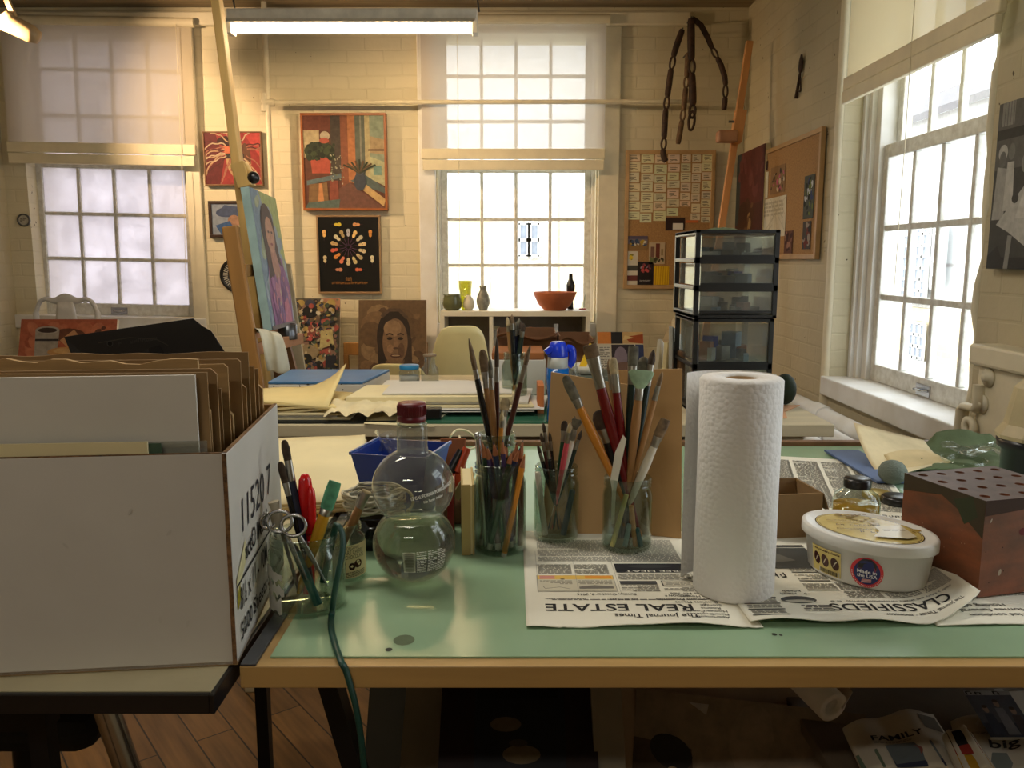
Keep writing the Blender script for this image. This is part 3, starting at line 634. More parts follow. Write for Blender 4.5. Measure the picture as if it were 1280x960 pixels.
for i, (dy, ur, vt, m, lab, kw) in enumerate((
    (.032, 256, 467, card_dark, 'brown cardboard sheet right behind the white board in the carton', dict()),
    (.043, 260, 500, card, 'low tan cardboard sheet whose corner shows right of the white board', dict(xl=-.12, chop=.012)),
    (.056, 268, 462, card_dark, 'second tall brown cardboard sheet behind the white board', dict(chop=.006)),
    (.072, 245, 452, card, 'torn wavy-topped cardboard sheet with a pale ragged upper edge', dict(wav=.012, th=.006)),
    (.088, 274, 487, card_dark, 'narrow dark cardboard piece showing beside the torn sheet', dict(xl=-.16)),
    (.104, 282, 456, card, 'tall cardboard sheet behind the torn wavy one', dict(chop=.004)),
    (.122, 288, 510, card, 'short folded cardboard piece low at the right of the carton', dict(xl=-.1, th=.008, chop=.01)),
    (.142, 298, 450, card_dark, 'wide brown cardboard sheet in the middle of the carton', dict(chop=.003)),
    (.165, 305, 478, card, 'mid-height tan cardboard sheet near the carton side', dict(xl=-.14, chop=.008)),
    (.188, 308, 442, card_dark, 'tallest long cardboard sheet spanning the back of the carton', dict(wav=.003)),
    (.210, 318, 459, card, 'narrow upright cardboard sheet third from the back corner', dict(xl=-.1)),
    (.232, 325, 462, card_dark, 'narrow dark cardboard sheet second from the back corner', dict(xl=-.09)),
    (.255, 332, 468, card, 'rounded cardboard sheet at the back corner of the carton', dict(xl=-.1, chop=.02, th=.007)))):
    sheet_in(dy, ur, vt, m, 'cardboard_sheet', lab, 'cardboard', gsh, **kw)
# black poster leaning out at the back
pb = [AY(80, 421, 1.058), AY(241, 398, 1.078), AY(252, 407, 1.079), AY(264, 414, 1.08), AY(283, 443, 1.082)]
po = T('black_poster', 'tilted black poster board rising above the cardboard behind the white carton front', 'poster', (pb[0].x, 1.06, TZ + BH * .3))
nn = (pb[1] - pb[0]).cross(pb[4] - pb[0]).normalized(); nn = nn if nn.y < 0 else -nn
base = [pb[4] - V((.01, 0, .17)), pb[0] + V((.05, .0, -.15))]
P('board', MB().slab(pb + base, -nn * .003), mat('black_board', (16, 16, 18), .5), po)
e1 = (pb[1] - pb[0]).normalized(); e2 = nn.cross(e1); e2 = e2 if e2.z > 0 else -e2
ar = Art(plane(pb[0] + nn * .0004, e1, e2, nn)); g1 = (46, 44, 42)
ar.poly([(.05, -.052), (.1, -.03), (.1, -.09), (.06, -.09)], (58, 56, 54)); ar.poly([(.1, -.03), (.115, -.028), (.13, -.08), (.1, -.085)], (36, 34, 36)); ar.stroke([(.04, -.014), (.08, -.013), (.112, -.02), (.125, -.03)], .0012, (80, 76, 66))
ar.ell(.054, -.017, .004, .004, (78, 76, 74), 12); ar.ell(.054, -.017, .0028, .0028, (18, 18, 20), 12); ar.marks(10, .064, -.021, .0075, (74, 72, 70), 0, .05)
P('print', ar, paint, po)
# ================================================================== jars, brushes and pencils
def jar(label, c, r, h, neck=.86, m=None, name='glass_jar', cat='jar', group=None, water=None):
    t = T(name, label, cat, c, group=group); w = .0022
    prof = [(.001, .004), (r * .8, .003), (r * .93, .0), (r, .006), (r, h * .72), (r * .985, h * .78), (r * neck, h * .85), (r * neck, h * .88), (r * neck + .002, h * .893), (r * neck, h * .906), (r * neck, h * .93), (r * neck + .002, h * .943), (r * neck, h * .956), (r * neck + .0016, h * .985), (r * neck, h), (r * neck - w, h), (r * neck - w, h * .87), (r - w, h * .75), (r - w, .008), (r * .8, .006), (.001, .006)]
    P('vessel', MB().lathe(prof, c, 36), m or clear, t)
    return t
hair_b = mat('brown_bristle', (124, 102, 76), .85, var=.25, scale=90); hair_d = mat('dark_bristle', (72, 58, 46), .85, var=.25, scale=90)
hair_w = mat('hog_bristle', (196, 178, 140), .85, var=.2, scale=90); hair_g = mat('grey_worn_bristle', (112, 108, 94), .85, var=.25, scale=90)
hair_t = mat('teal_stained_bristle', (96, 168, 132), .8, var=.2, scale=60); hair_m = mat('pale_green_bristle', (160, 188, 156), .8, var=.15, scale=60)
hands = dict(black=mat('black_lacquer', (18, 18, 22), .25), red=mat('red_lacquer', (120, 20, 22), .25), orange=mat('orange_lacquer', (214, 138, 44), .35), natural=mat('bare_handle_wood', (160, 116, 68), .5, stretch=(3, 3, .3), scale=30),
             brown=mat('brown_lacquer', (74, 32, 24), .3), navy=mat('navy_lacquer', (24, 30, 58), .3), green=mat('green_lacquer', (18, 72, 48), .3), pink=mat('pink_lacquer', (214, 84, 96), .35), white=mat('white_plastic', (220, 214, 198), .4),
             darkgreen=mat('dark_green_lacquer', (24, 42, 36), .3), teal=mat('teal_plastic', (24, 92, 92), .35), grey=mat('slate_blue_lacquer', (70, 86, 96), .4), yellow=mat('clear_amber_plastic', (206, 152, 40), .25))
hairs = dict(b=hair_b, d=hair_d, w=hair_w, g=hair_g, t=hair_t, m=hair_m)
nick = mat('nickel_ferrule', (164, 160, 150), .32, 1, var=.1, scale=40)
def brush(label, jc, jr, tip, r, hand, hair, kind='round', fr=(.62, .82), wid=1.0, group=None, base=None, fer=None, jh=.1):
    """tip: world point; base rests on the floor of the jar; widths follow the kind of brush"""
    jc = V(jc); tip = V(tip); d = tip - jc
    if base is None:
        k = V((-d.x * .32, -d.y * .3, 0)); lim = jr - .008 - r
        if k.length > lim: k = k.normalized() * lim
        base = jc + k + V((0, 0, .009 + r))
    t = T('paintbrush', label, 'brush', base, group=group)
    f = lambda s: base + (tip - base) * s
    side = V((1, 0, 0)); a, c = fr; a += (1 - a) * .5; c += (1 - c) * .35; c = max(c, a + .05)
    h = MB(); ss = [0, .06, a * .35, a * .8, a]; h.sweep([f(s) for s in ss], [r * .35, r * .55, r * .72, r * 1.12, r * .95], n=8); P('handle', h, hands[hand] if isinstance(hand, str) else hand, t)
    w2 = r * wid; thin = r * .42
    if kind == 'round':
        P('ferrule', MB().sweep([f(a), f((a + c) / 2), f(c)], [r, r * .98, r * .9], n=10), fer or nick, t)
        ss = [c, c + (1 - c) * .35, c + (1 - c) * .75, 1]; P('bristles', MB().sweep([f(s) for s in ss], [r * .88, r * .95, r * .62, r * .12], n=10), hairs[hair], t)
    elif kind == 'fan':
        P('ferrule', MB().sweep([f(a), f((a + c) / 2), f(c)], [r, r, w2 * .5], [r, r * .9, thin], n=10, side=side), fer or nick, t)
        ss = [c, c + (1 - c) * .5, 1 - (1 - c) * .12, 1]; P('bristles', MB().sweep([f(s) for s in ss], [w2 * .5, w2 * 1.2, w2 * 1.5, w2 * 1.2], [thin, thin * .8, thin * .6, thin * .3], n=14, side=side), hairs[hair], t)
    else:
        e = .35 if kind == 'filbert' else .92
        P('ferrule', MB().sweep([f(a), f(a + (c - a) * .4), f(c)], [r, r, w2], [r, r * .95, thin * 1.3], n=12, side=side), fer or nick, t)
        ss = [c, c + (1 - c) * .6, 1 - (1 - c) * .1, 1]; P('bristles', MB().sweep([f(s) for s in ss], [w2, w2 * 1.08, w2 * (1.0 if e > .5 else .8), w2 * e], [thin * 1.3, thin * 1.2, thin * .8, thin * .4], n=12, side=side), hairs[hair], t)
    return t
NZ = GZ + .0012          # on the newspaper
def spot(u, v, z=GZ): p = AZ(u, v, z); return p
# --- pencil jar
j = spot(625, 686); jc_p = V((j.x, j.y, GZ)); rp = .038
jar('large glass jar packed with dark pencils in the middle of the green table', jc_p, rp, .131, .9)
pc = [('black', (26, 26, 30)), ('dark green', (28, 52, 34)), ('maroon', (92, 26, 32)), ('navy blue', (30, 36, 78)), ('grey', (70, 72, 76)), ('violet', (66, 44, 92))]
lead = mat('pencil_wood', (168, 104, 66), .7)
def pencil(label, base, tip, m, group, eraser=True, r=.0042, lead_m=None):
    t = T('pencil', label, 'pencil', base, group=group); f = lambda s: base + (tip - base) * s
    P('barrel', MB().sweep([f(.06 if eraser else 0), f(.87)], r, n=6, smooth=False), m, t)
    if eraser: P('eraser_cap', MB().sweep([f(0), f(.06)], r * .98, n=8), mat('pale_eraser', (196, 190, 176), .7), t)
    P('sharpened_tip', MB().sweep([f(.87), f(.975)], [r, r * .3], n=8), lead, t); P('lead_point', MB().sweep([f(.97), f(1)], [r * .32, .0004], n=6), lead_m or m, t)
rr = random.Random(11)
pen_u = [600, 606, 612, 617, 622, 628, 634, 640, 646, 650, 654, 609, 620, 631, 643]
for i, u in enumerate(pen_u):
    nm, col = pc[i % 6]; ang = i * 2.4; q = .62 if i < 11 else .35
    base = jc_p + V((rp * q * math.cos(ang) - .004, rp * q * math.sin(ang), .0075))
    yt = jc_p.y + (-.02 if i % 2 else .018); tip = AY(u, 548 + (i * 7) % 17, yt)
    ordn = ['leftmost', 'second from left', 'third from left', 'fourth from left', 'fifth from left', 'middle', 'sixth from right', 'fifth from right', 'fourth from right', 'third from right', 'rightmost', '', '', '', ''][i]
    lab = '%s pencil standing point up in the crowded pencil jar, %s' % (nm, ordn) if ordn else '%s pencil half hidden in the middle of the crowded pencil jar' % nm
    pencil(lab, base, tip, mat(nm.replace(' ', '_') + '_pencil_paint', col, .35), 'pencils in the large jar')
pencil('orange pencil leaning across the front of the crowded pencil jar', AY(629, 702, jc_p.y - rp + .007) + V((0, 0, .004)), AY(656, 567, jc_p.y - rp + .012), hands['orange'], 'pencils in the large jar')
pencil('brown pencil leaning at the right wall of the crowded pencil jar', jc_p + V((rp - .008, -.005, .0075)), AY(651, 556, jc_p.y - .01), mat('brown_pencil_paint', (104, 50, 32), .4), 'pencils in the large jar', False)
t = T('metal_pen', 'shiny metal pen standing at the left of the pencil jar', 'pen', jc_p + V((-.02, -.01, .008))); q = AY(597, 545, jc_p.y - .005)
P('barrel', MB().sweep([jc_p + V((-.02, -.01, .008)), q], .0042, n=12), chrome, t); P('cap', MB().ball(q, .0055, .0055, .006), chrome, t)
# --- tall brush jar behind the pencil jar
j = AY(621, 541, jc_p.y + .105); jc_b = V((j.x, j.y, GZ)); hb = j.z - GZ; rb = .0315
jar('glass jar of long thin brushes standing behind the pencil jar', jc_b, rb, hb, .9)
for u, v, r, hd, hr, kd, fr, lab, dy in (
    (586, 423, .0045, 'black', 'b', 'round', (.56, .74), 'long black-handled brush leaning far left behind the pencil jar', 0),
    (603, 437, .0052, 'natural', 'b', 'filbert', (.55, .8), 'wooden-handled flat brush behind the pencil jar, second from left', .01),
    (612, 445, .0042, 'natural', 'g', 'round', (.6, .8), 'thin wooden brush with worn tip behind the pencil jar, third from left', -.012),
    (621, 423, .004, 'brown', 'd', 'round', (.52, .76), 'slim maroon brush standing straight behind the pencil jar', .014),
    (663, 431, .004, 'brown', 'b', 'round', (.58, .83), 'long dark brush leaning right behind the pencil jar', -.01),
    (632, 497, .0055, 'white', 'w', 'filbert', (.7, .82), 'short brush with a broad pale tip behind the pencil jar', -.006),
    (638, 520, .0035, 'natural', 'b', 'round', (.7, .85), 'short bare-wood brush at the right of the jar behind the pencils', .01),
    (628, 512, .0035, 'orange', 'w', 'round', (.68, .85), 'short orange brush in the middle of the jar behind the pencils', -.014)):
    brush(lab, jc_b, rb, AY(u, v, jc_b.y + dy), r, hd, hr, kd, fr, 1.25, 'brushes behind the pencil jar')
# --- small brush jar
j = spot(695, 672); jc_s = V((j.x, j.y, NZ)); rs = .034
jar('glass jar of fine brushes on the newspaper edge right of the pencils', jc_s, rs, .112, .9)
for i, (u, v, r, hd, hr, kd, lab, dy) in enumerate((
    (672, 556, .003, 'black', 'd', 'round', 'fine black brush at the far left of the small brush jar', 0), (676, 541, .0032, 'brown', 'd', 'round', 'fine brown brush second from left in the small brush jar', .01),
    (679, 528, .003, 'natural', 'd', 'round', 'tallest thin brush at the left of the small brush jar', .014), (684, 552, .003, 'black', 'b', 'round', 'thin black brush with tan tip in the small brush jar', -.01),
    (687, 540, .0028, 'black', 'd', 'round', 'black brush just right of the tallest in the small brush jar', .006), (706, 526, .0034, 'green', 'd', 'filbert', 'green-handled brush with dark tip in the small brush jar', .005),
    (713, 528, .0038, 'pink', 'w', 'round', 'pink-handled brush leaning right in the small brush jar', -.012), (719, 520, .0036, 'natural', 'b', 'round', 'bare-wood brush behind the pink one in the small brush jar', .01),
    (722, 524, .004, 'white', 'g', 'fan', 'splayed grey fan brush at the right of the small brush jar', -.004), (727, 538, .0032, 'darkgreen', 'd', 'round', 'dark brush leaning rightmost in the small brush jar', .0))):
    brush(lab, jc_s, rs, AY(u, v, jc_s.y + dy), r, hd, hr, kd, (.62, .86), 1.4, 'fine brushes in the small jar')
for u0, u1, m, lab in ((680, 672, hands['white'], 'clear-white plastic stick at the left inside the small brush jar'), (707, 716, hands['grey'], 'slate-blue thick crayon leaning inside the small brush jar')):
    q = AY(u1, 590 if u1 < 700 else 612, jc_s.y - .016); p_ = jc_s + V(((u0 - 697) * .001, -.012, .008)); O('crayon', MB().sweep([p_, p_ + (q - p_) * .96, q], [.0045, .0045, .003], n=10), m, lab, 'crayon')
# --- big brush jar
j = spot(783, 684); jc_g = V((j.x, j.y, NZ)); rg = .036
jar('glass jar of large brushes on the newspaper left of the paper towels', jc_g, rg, .106, .92)
G = 'large brushes in the jar by the paper towels'
for u, v, r, hd, hr, kd, fr, wd, lab, dy in (
    (706, 470, .0062, 'orange', 'g', 'filbert', (.62, .74), 1.15, 'orange-handled brush with clogged grey tip leaning far left', -.004),
    (737, 431, .0078, 'red', 'b', 'flat', (.56, .9), 1.3, 'big dark red brush with wide silver ferrule', .004),
    (766, 447, .0062, 'red', 'w', 'filbert', (.62, .86), 1.0, 'red-handled brush with narrow silver ferrule standing near centre', .014),
    (761, 449, .005, 'natural', 'b', 'round', (.66, .88), 1.0, 'bare wooden brush half hidden behind the red pair', .026),
    (792, 432, .0066, 'darkgreen', 'g', 'flat', (.6, .84), 1.1, 'tall dark green brush with upright square tip', .02),
    (805, 446, .0062, 'black', 'g', 'filbert', (.62, .86), 1.2, 'black brush with rounded grey tip behind the pale green fan brush', .026),
    (817, 437, .0055, 'darkgreen', 'd', 'round', (.62, .88), 1.0, 'dark brush with pointed tip leaning right among the large brushes', .02),
    (802, 463, .0062, 'natural', 'm', 'fan', (.66, .84), 2.0, 'fan brush with spread pale green bristles', -.014),
    (828, 464, .004, 'natural', 'b', 'round', (.66, .87), 1.0, 'slim orange-brown brush leaning rightmost among the large brushes', -.004),
    (748, 513, .0075, 'black', 'd', 'filbert', (.5, .78), 1.5, 'short dark mop brush beside the big dark red brush', .01),
    (832, 524, .006, 'white', 'b', 'flat', (.55, .78), 1.25, 'flat brown-tipped brush with paint-splashed handle leaning right', -.02),
    (775, 520, .005, 'brown', 'd', 'round', (.75, .95), 1.0, 'short maroon handle standing behind the white palette knife', .008)):
    brush(lab, jc_g, rg, AY(u, v, jc_g.y + dy), r, hd, hr, kd, fr, wd, G)
ks = [AY(u, v, jc_g.y - .022) for u, v in ((779, 544), (784, 547), (778, 575), (771, 612), (766, 650), (765, 618), (768, 600), (772, 566))]
O('palette_knife', MB().slab([AY(779, 544, jc_g.y - .02), AY(783, 549, jc_g.y - .02), AY(779, 568, jc_g.y - .02), AY(774, 592, jc_g.y - .02), AY(770, 614, jc_g.y - .02), AY(768, 655, jc_g.y - .018), AY(764, 655, jc_g.y - .018), AY(765, 612, jc_g.y - .02), AY(763, 600, jc_g.y - .02), AY(769, 566, jc_g.y - .02)], (0, .002, 0)), hands['white'], 'white plastic palette knife standing in the jar of large brushes', 'palette knife')
for u0, v0, u1, v1, m, hr in ((764, 690, 778, 625, hands['white'], hairs['w']), (792, 684, 785, 630, hands['orange'], hairs['d']), (786, 690, 800, 640, hands['teal'], hairs['t'])):
    pass
for i, (u0, v0, u1, v1, col, lab) in enumerate(((765, 692, 783, 618, (196, 190, 120), 'pale yellow stick leaning in front inside the large brush jar'), (794, 690, 789, 632, (206, 150, 84), 'tan stick with dark end low inside the large brush jar'), (781, 690, 787, 655, (150, 176, 178), 'pale blue stick low inside the large brush jar'), (801, 692, 796, 660, (36, 96, 98), 'teal paint-stained stick low inside the large brush jar'))):
    y = jc_g.y - .024; a, c = AY(u0, v0, y), AY(u1, v1, y); a.z = max(a.z, NZ + .009); O('mixing_stick', MB().sweep([a, c], .0036, n=8), mat('stick_%d' % i, col, .6), lab, 'stick', 'short sticks in the large brush jar')
# ================================================================== left group on the green table: tool jar, cord, label jar, wire, bin, bottle
j = AZ(386, 757, GZ); jc_t = V((j.x, j.y, GZ)); rt = .0455; ht = AY(386, 664, j.y).z - GZ
jar('squat glass jar with torn white label remains holding scissors and a red marker', jc_t, rt, ht, .9)
b = MB(); rr = random.Random(5)
for (a0, a1, z0, z1) in ((-2.75, -2.05, .1, .26), (-2.6, -1.95, .3, .45), (-2.85, -2.0, .5, .62)):
    n = 8; up = [(a0 + (a1 - a0) * i / n, (z1 + rr.uniform(-.05, .05)) * ht) for i in range(n + 1)]; lo = [(a, (z0 + rr.uniform(-.05, .04)) * ht) for a, _ in up]
    P_ = lambda a, z: jc_t + V(((rt + .0006) * math.cos(a), (rt + .0006) * math.sin(a), z))
    b.add([P_(a, z) for a, z in lo] + [P_(a, z) for a, z in up], [(i, i + 1, n + 2 + i, n + 1 + i) for i in range(n)])
tj = [o for o in bpy.data.objects if o.name.startswith('glass_jar')][-1]
P('label_scrap', b, white_card, tj, label='torn remains of a white label')
G = 'tools in the squat glass jar'
brush('dark round mop brush leaning against the white carton in the tool jar', jc_t, rt, AY(350, 577, jc_t.y + .012), .0042, 'black', 'd', 'filbert', (.5, .76), 1.1, G)
brush('tall dark watercolour brush with pale ferrule standing in the tool jar', jc_t, rt, AY(355, 550, jc_t.y + .02), .0048, 'navy', 'd', 'filbert', (.48, .8), 1.0, G)
brush('translucent amber brush with teal-stained green bristles in the tool jar', jc_t, rt, AY(419, 602, jc_t.y + .0), .0068, 'yellow', 't', 'flat', (.42, .62), 1.15, G)
# red marker
base = jc_t + V((-.002, .012, .012)); tip = AY(381, 592, jc_t.y + .016); t = T('red_marker', 'big red marker pen standing cap up in the squat tool jar', 'marker', base, group=None)
redp = mat('red_glossy_plastic', (206, 26, 28), .22); f = lambda s: base + (tip - base) * s
P('barrel', MB().sweep([f(0), f(.5)], .0075, n=16), redp, t)
P('cap', MB().sweep([f(.5), f(.5), f(.86), f(.95), f(.99), f(1)], [.006, .0092, .0088, .0075, .0045, .001], n=16), redp, t)
P('pocket_clip', MB().sweep([f(.52) + V((.008, -.006, 0)), f(.8) + V((.009, -.007, 0)), f(.87) + V((.0085, -.006, 0)), f(.91) + V((.007, -.004, 0))], [.0052, .005, .0042, .001], n=12), redp, t)
# scissors: two ring handles and blades down into the jar
t = T('scissors', 'steel scissors with two ring handles in the squat tool jar', 'scissors', jc_t + V((.0, -.02, .01)))
yf = jc_t.y - .012
for (u, v, bu, bv, nm) in ((350, 652, 384, 725, 'blade'), (367, 657, 410, 733, 'blade')):
    c = AY(u, v, yf); e = AY(bu, bv, yf - .012); b = MB().torus(c, .0125, .0022, axis=(.1, -1, .25), n=24, k=8, sx=1.15)
    h = MB(); st = c + (e - c).normalized() * .013; h.sweep([st, st + (e - st) * .35, e], [.0026, .0034, .0008], [.0018, .0016, .0006], n=8, side=(1, 0, 0))
    P('ring_handle', b, chrome, t); P('blade', h, chrome, t)
c = AY(335, 652, yf + .01); P('ring_handle', MB().torus(c, .009, .002, axis=(.5, -1, .2)), chrome, t)
e0, e1 = AY(370, 690, yf - .004), AY(398, 756, yf - .012); e1.z = max(e1.z, GZ + .01)
t = T('utility_knife', 'dark teal flat-handled knife lying slanted in the squat tool jar', 'knife', e1); P('handle', MB().sweep([e1, e0], .0055, .003, n=10), hands['teal'], t); P('end_cap', MB().sweep([e0, e0 + (e0 - e1) * .14], [.0056, .003], [.0032, .002], n=10), black_plastic, t)
q = AY(342, 627, jc_t.y + .006); t = T('cork_stopper', 'pale cork-topped stick beside the scissors in the squat tool jar', 'stick', jc_t + V((-.014, .012, .012)))
P('stick', MB().sweep([jc_t + V((-.014, .012, .012)), q + V((.002, 0, -.012))], .0024, n=8), nick, t)
P('knob', MB().sweep([q + V((.004, 0, -.03)), q + V((.002, 0, -.012)), q + V((.002, 0, -.01)), q], [.006, .0085, .005, .0068], n=14), mat('pale_grey_felt', (190, 180, 156), .8), t)
# green flat cord over the jar and down past the table edge
pts = [jc_t + V((.018, .0, .03)), AY(418, 664, jc_t.y - .012), AY(422, 656, jc_t.y - .03), AY(428, 668, jc_t.y - .036), AY(428, 690, jc_t.y - .044), AY(420, 730, jc_t.y - .052)]
for u, v in ((415, 765), (414, 785), (419, 806)): p = AZ(u, v, GZ + .003); pts.append(p)
pts += [AZ(427, 828, GZ + .0035), AY(433, 840, Y0 - .004), AY(444, 880, Y0 - .007), AY(451, 920, Y0 - .007), AY(455, 962, Y0 - .006), AY(457, 1010, Y0 - .002)]
def smooth(pts, n=6):
    out = []; k = len(pts)
    for i in range(k - 1):
        a, b_, c, d = pts[max(i - 1, 0)], pts[i], pts[i + 1], pts[min(i + 2, k - 1)]
        for s in range(n):
            x = s / n; out.append(.5 * ((2 * b_) + (c - a) * x + (2 * a - 5 * b_ + 4 * c - d) * x * x + (3 * b_ - a - 3 * c + d) * x ** 3))
    return out + [pts[-1]]
O('cord', MB().sweep(smooth(pts), .0042, .0026, n=10, side=(1, 0, 0)), mat('green_rubber_cord', (22, 66, 56), .4, var=.06), 'dark green cord hanging from the tool jar down over the table edge', 'cord', loc=AZ(415, 765, GZ))
# jar with printed label
j = AZ(425, 722, GZ); jc_l = V((j.x + .002, j.y + .006, GZ)); rl = .031; hl = AY(425, 655, j.y).z - GZ
t = jar('small square-shouldered glass jar with cream chocolate label behind the tool jar', jc_l, rl, hl, .8)
b = MB(); a0, a1 = -1.75, .1; n = 16
P_ = lambda a, z, d=0: jc_l + V(((rl + .0007 + d) * math.cos(a), (rl + .0007 + d) * math.sin(a), z))
b.sheet(lambda s, q: P_(a0 + (a1 - a0) * s, (.1 + .6 * q) * hl), n, 1); lb = P('paper_label', b, cream_paper, t)
ar = Art(lambda x, y, h: P_(a0 + x / rl, y, h)); zz = hl
ar.text('ORGANIC', .018, zz * .62, .006, (70, 66, 54), 0, .018); ar.text('TART CHERRY', .013, zz * .53, .0085, (70, 66, 54), 0, .031); ar.text('CHOCOLATE', .016, zz * .45, .0075, (70, 66, 54), 0, .028)
ar.ell(.034, zz * .34, .0062, .0055, (66, 30, 22)); ar.ell(.025, zz * .31, .0045, .005, (56, 26, 20), 16, .5); ar.ell(.035, zz * .36, .0018, .0012, (150, 110, 90))
for q in (.12, .145, .17, .195): ar.print_lines(.012, zz * q, .046, zz * (q + .028), .0018, (100, 94, 76))
P('label_print', ar, ink, lb)
brush('nickel-ended short paint tube brush leaning out of the cream-label jar', jc_l, rl, AY(459, 613, jc_l.y + .004), .0056, 'natural', 'w', 'flat', (.55, .95), 1.1)
brush('thin grey rod brush leaning beside the nickel one in the cream-label jar', jc_l, rl, AY(453, 617, jc_l.y + .012), .0042, 'white', 'g', 'flat', (.55, .93), 1.1)
# coil of wire in a dark cup
j = AZ(461, 692, GZ); cw = V((j.x + .002, j.y + .045, GZ)); hc = AY(461, 640, cw.y).z - GZ
O('pencil_cup', MB().lathe([(.001, .003), (.036, 0), (.038, .004), (.04, hc), (.0375, hc), (.035, .008), (.001, .008)], cw, 28), glass('smoky_plastic', (60, 62, 70), .5), 'dark clear plastic cup under the wire coil behind the round bottle', 'cup')
t = T('wire_coil', 'coil of cream wire resting on the dark cup left of the round bottle', 'wire', cw + V((0, 0, hc)))
b = MB(); rr = random.Random(9); pts = []
for i in range(260):
    a = i * .3; r_ = .041 + rr.uniform(-.0045, .0045); pts.append(cw + V((r_ * math.cos(a) * 1.02, r_ * math.sin(a), hc + .006 + .028 * (i / 260) + rr.uniform(-.002, .002))))
P('coil', b.sweep(smooth(pts, 2), .0019, n=5), mat('dull_wire', (184, 178, 154), .4), t)
P('tie', MB().torus(cw + V((.041, -.006, hc + .02)), .018, .0022, axis=(.15, 1, .1), n=16, k=6), mat('cream_wire', (214, 204, 168), .5), t)
# blue bin
c0 = AZ(492, 690, GZ); yb_ = 1.32; cb = V((AY(503, 600, yb_).x, yb_, GZ)); zt_ = AY(450, 563, 1.3).z - GZ
t = T('blue_bin', 'blue plastic bin open at the top behind the round bottle', 'bin', cb, math.radians(-14))
W_, D_ = .064, .058; k_ = .66; pv = lambda sx, sy, k, z: V((sx * W_ * k, sy * D_ * k, z))
b = MB(); ring = [(-1, -1), (1, -1), (1, 1), (-1, 1)]
o_ = [pv(x, y, k_, .002) for x, y in ring] + [pv(x, y, 1, zt_) for x, y in ring] + [pv(x, y, .95, zt_) for x, y in ring] + [pv(x, y, k_ - .04, .006) for x, y in ring]
fs = [(3, 2, 1, 0), (12, 13, 14, 15)]
for i in range(4): q = (i + 1) % 4; fs += [(i, q, 4 + q, 4 + i), (4 + i, 4 + q, 8 + q, 8 + i), (8 + i, 8 + q, 12 + q, 12 + i)]
b.add(o_, fs); blue_p = mat('blue_plastic', (22, 58, 150), .35)
P('tray', b, blue_p, t, local=True); b = MB()
for i in range(4): b.bar(pv(*ring[i], 1.01, zt_), pv(*ring[(i + 1) % 4], 1.01, zt_), .004, .005)
P('rim', b, mat('pale_blue_rim', (70, 104, 170), .35), t, local=True)
cw2 = AY(484, 547, 1.36)
b = MB(); rr = random.Random(21)
b.sheet(lambda a, c: cw2 + V((.045 * (a - .5), .02 * math.sin(5 * a + 3 * c) + rr.uniform(-.006, .006), .04 * (c - .7) + rr.uniform(-.004, .004))), 9, 8)
O('plastic_wrap', b, glass('crinkled_cellophane', (236, 238, 238), .9, .12), 'crumpled clear cellophane sticking out of the blue bin', 'wrapper')
# round double-bulb bottle
j = AZ(518, 722, GZ); cbot = V((j.x, j.y + .004, GZ)); rB = .0545
t = T('juice_bottle', 'clear double-bulb bottle half full of water with dark red cap', 'bottle', cbot)
RV = .95
def bulb(cz, R_, a0, a1, n=14): return [(R_ * math.cos(a0 + (a1 - a0) * i / n), cz + R_ * RV * math.sin(a0 + (a1 - a0) * i / n)) for i in range(n + 1)]
top_z = AY(515, 503, cbot.y).z - GZ; cap_h = .0235; zn = top_z - cap_h; z1_, z2_ = .047, .124
out = [(.001, .004), (.024, .001)] + bulb(z1_, rB, -1.03, .76) + bulb(z2_, rB * .985, -.76, 1.19) + [(.0203, .1745), (.0198, .177), (.0198, zn - .012), (.0186, zn - .006), (.0165, zn - .003), (.0165, zn)]
P('vessel', MB().lathe(out, cbot, 48), glass('bottle_plastic', (222, 222, 214), 1.0, .05, .06), t)
zw = AZ(518, 647, TZ).z; zw = AY(518, 647, cbot.y).z - GZ
win = [(.001, .0065), (.022, .0045)] + [(r - .0016, z) for r, z in bulb(z1_, rB, -1.0, math.asin(min(.99, (zw - z1_) / rB / RV)))] + [(.001, zw)]
wm_, tt, oo = nodes('water'); pb_ = tt.nodes.new('ShaderNodeBsdfPrincipled'); pb_.inputs['Base Color'].default_value = (.86, .89, .74, 1); pb_.inputs['Roughness'].default_value = 0; pb_.inputs['IOR'].default_value = 1.33; pb_.inputs['Transmission Weight'].default_value = 1; tt.links.new(pb_.outputs[0], oo.inputs[0])
P('water', MB().lathe(win, cbot, 48), wm_, t, label='clear water filling the lower bulb')
cb2 = cbot + V((0, 0, zn)); b = MB().lathe([(.001, -.001), (.0178, -.001), (.0185, .0), (.0185, .0055), (.0176, .006), (.0176, .007), (.0186, .0075), (.0184, .021), (.017, .0235), (.001, .0238)], cb2, 40)
capo = P('cap', b, mat('dark_red_cap', (104, 22, 34), .35), t); b = MB()
for i in range(48):
    a = 2 * PI * i / 48; p = cb2 + V((.0186 * math.cos(a), .0186 * math.sin(a), .008)); b.bar(p, p + V((0, 0, .012)), .0009, .0009)
P('grip_rib', b, mat('dark_red_cap', (104, 22, 34), .35), capo); P('neck_ring', MB().torus(cbot + V((0, 0, zn - .005)), .0182, .0016), clear, t)
whi = (236, 236, 234)
def on_bulb(cz, R_): return lambda x, y, h: cbot + V((0, 0, cz)) + V((math.sin(x / R_) * math.cos(y / R_), -math.cos(x / R_) * math.cos(y / R_), RV * math.sin(y / R_))) * (R_ + .0004 + h)
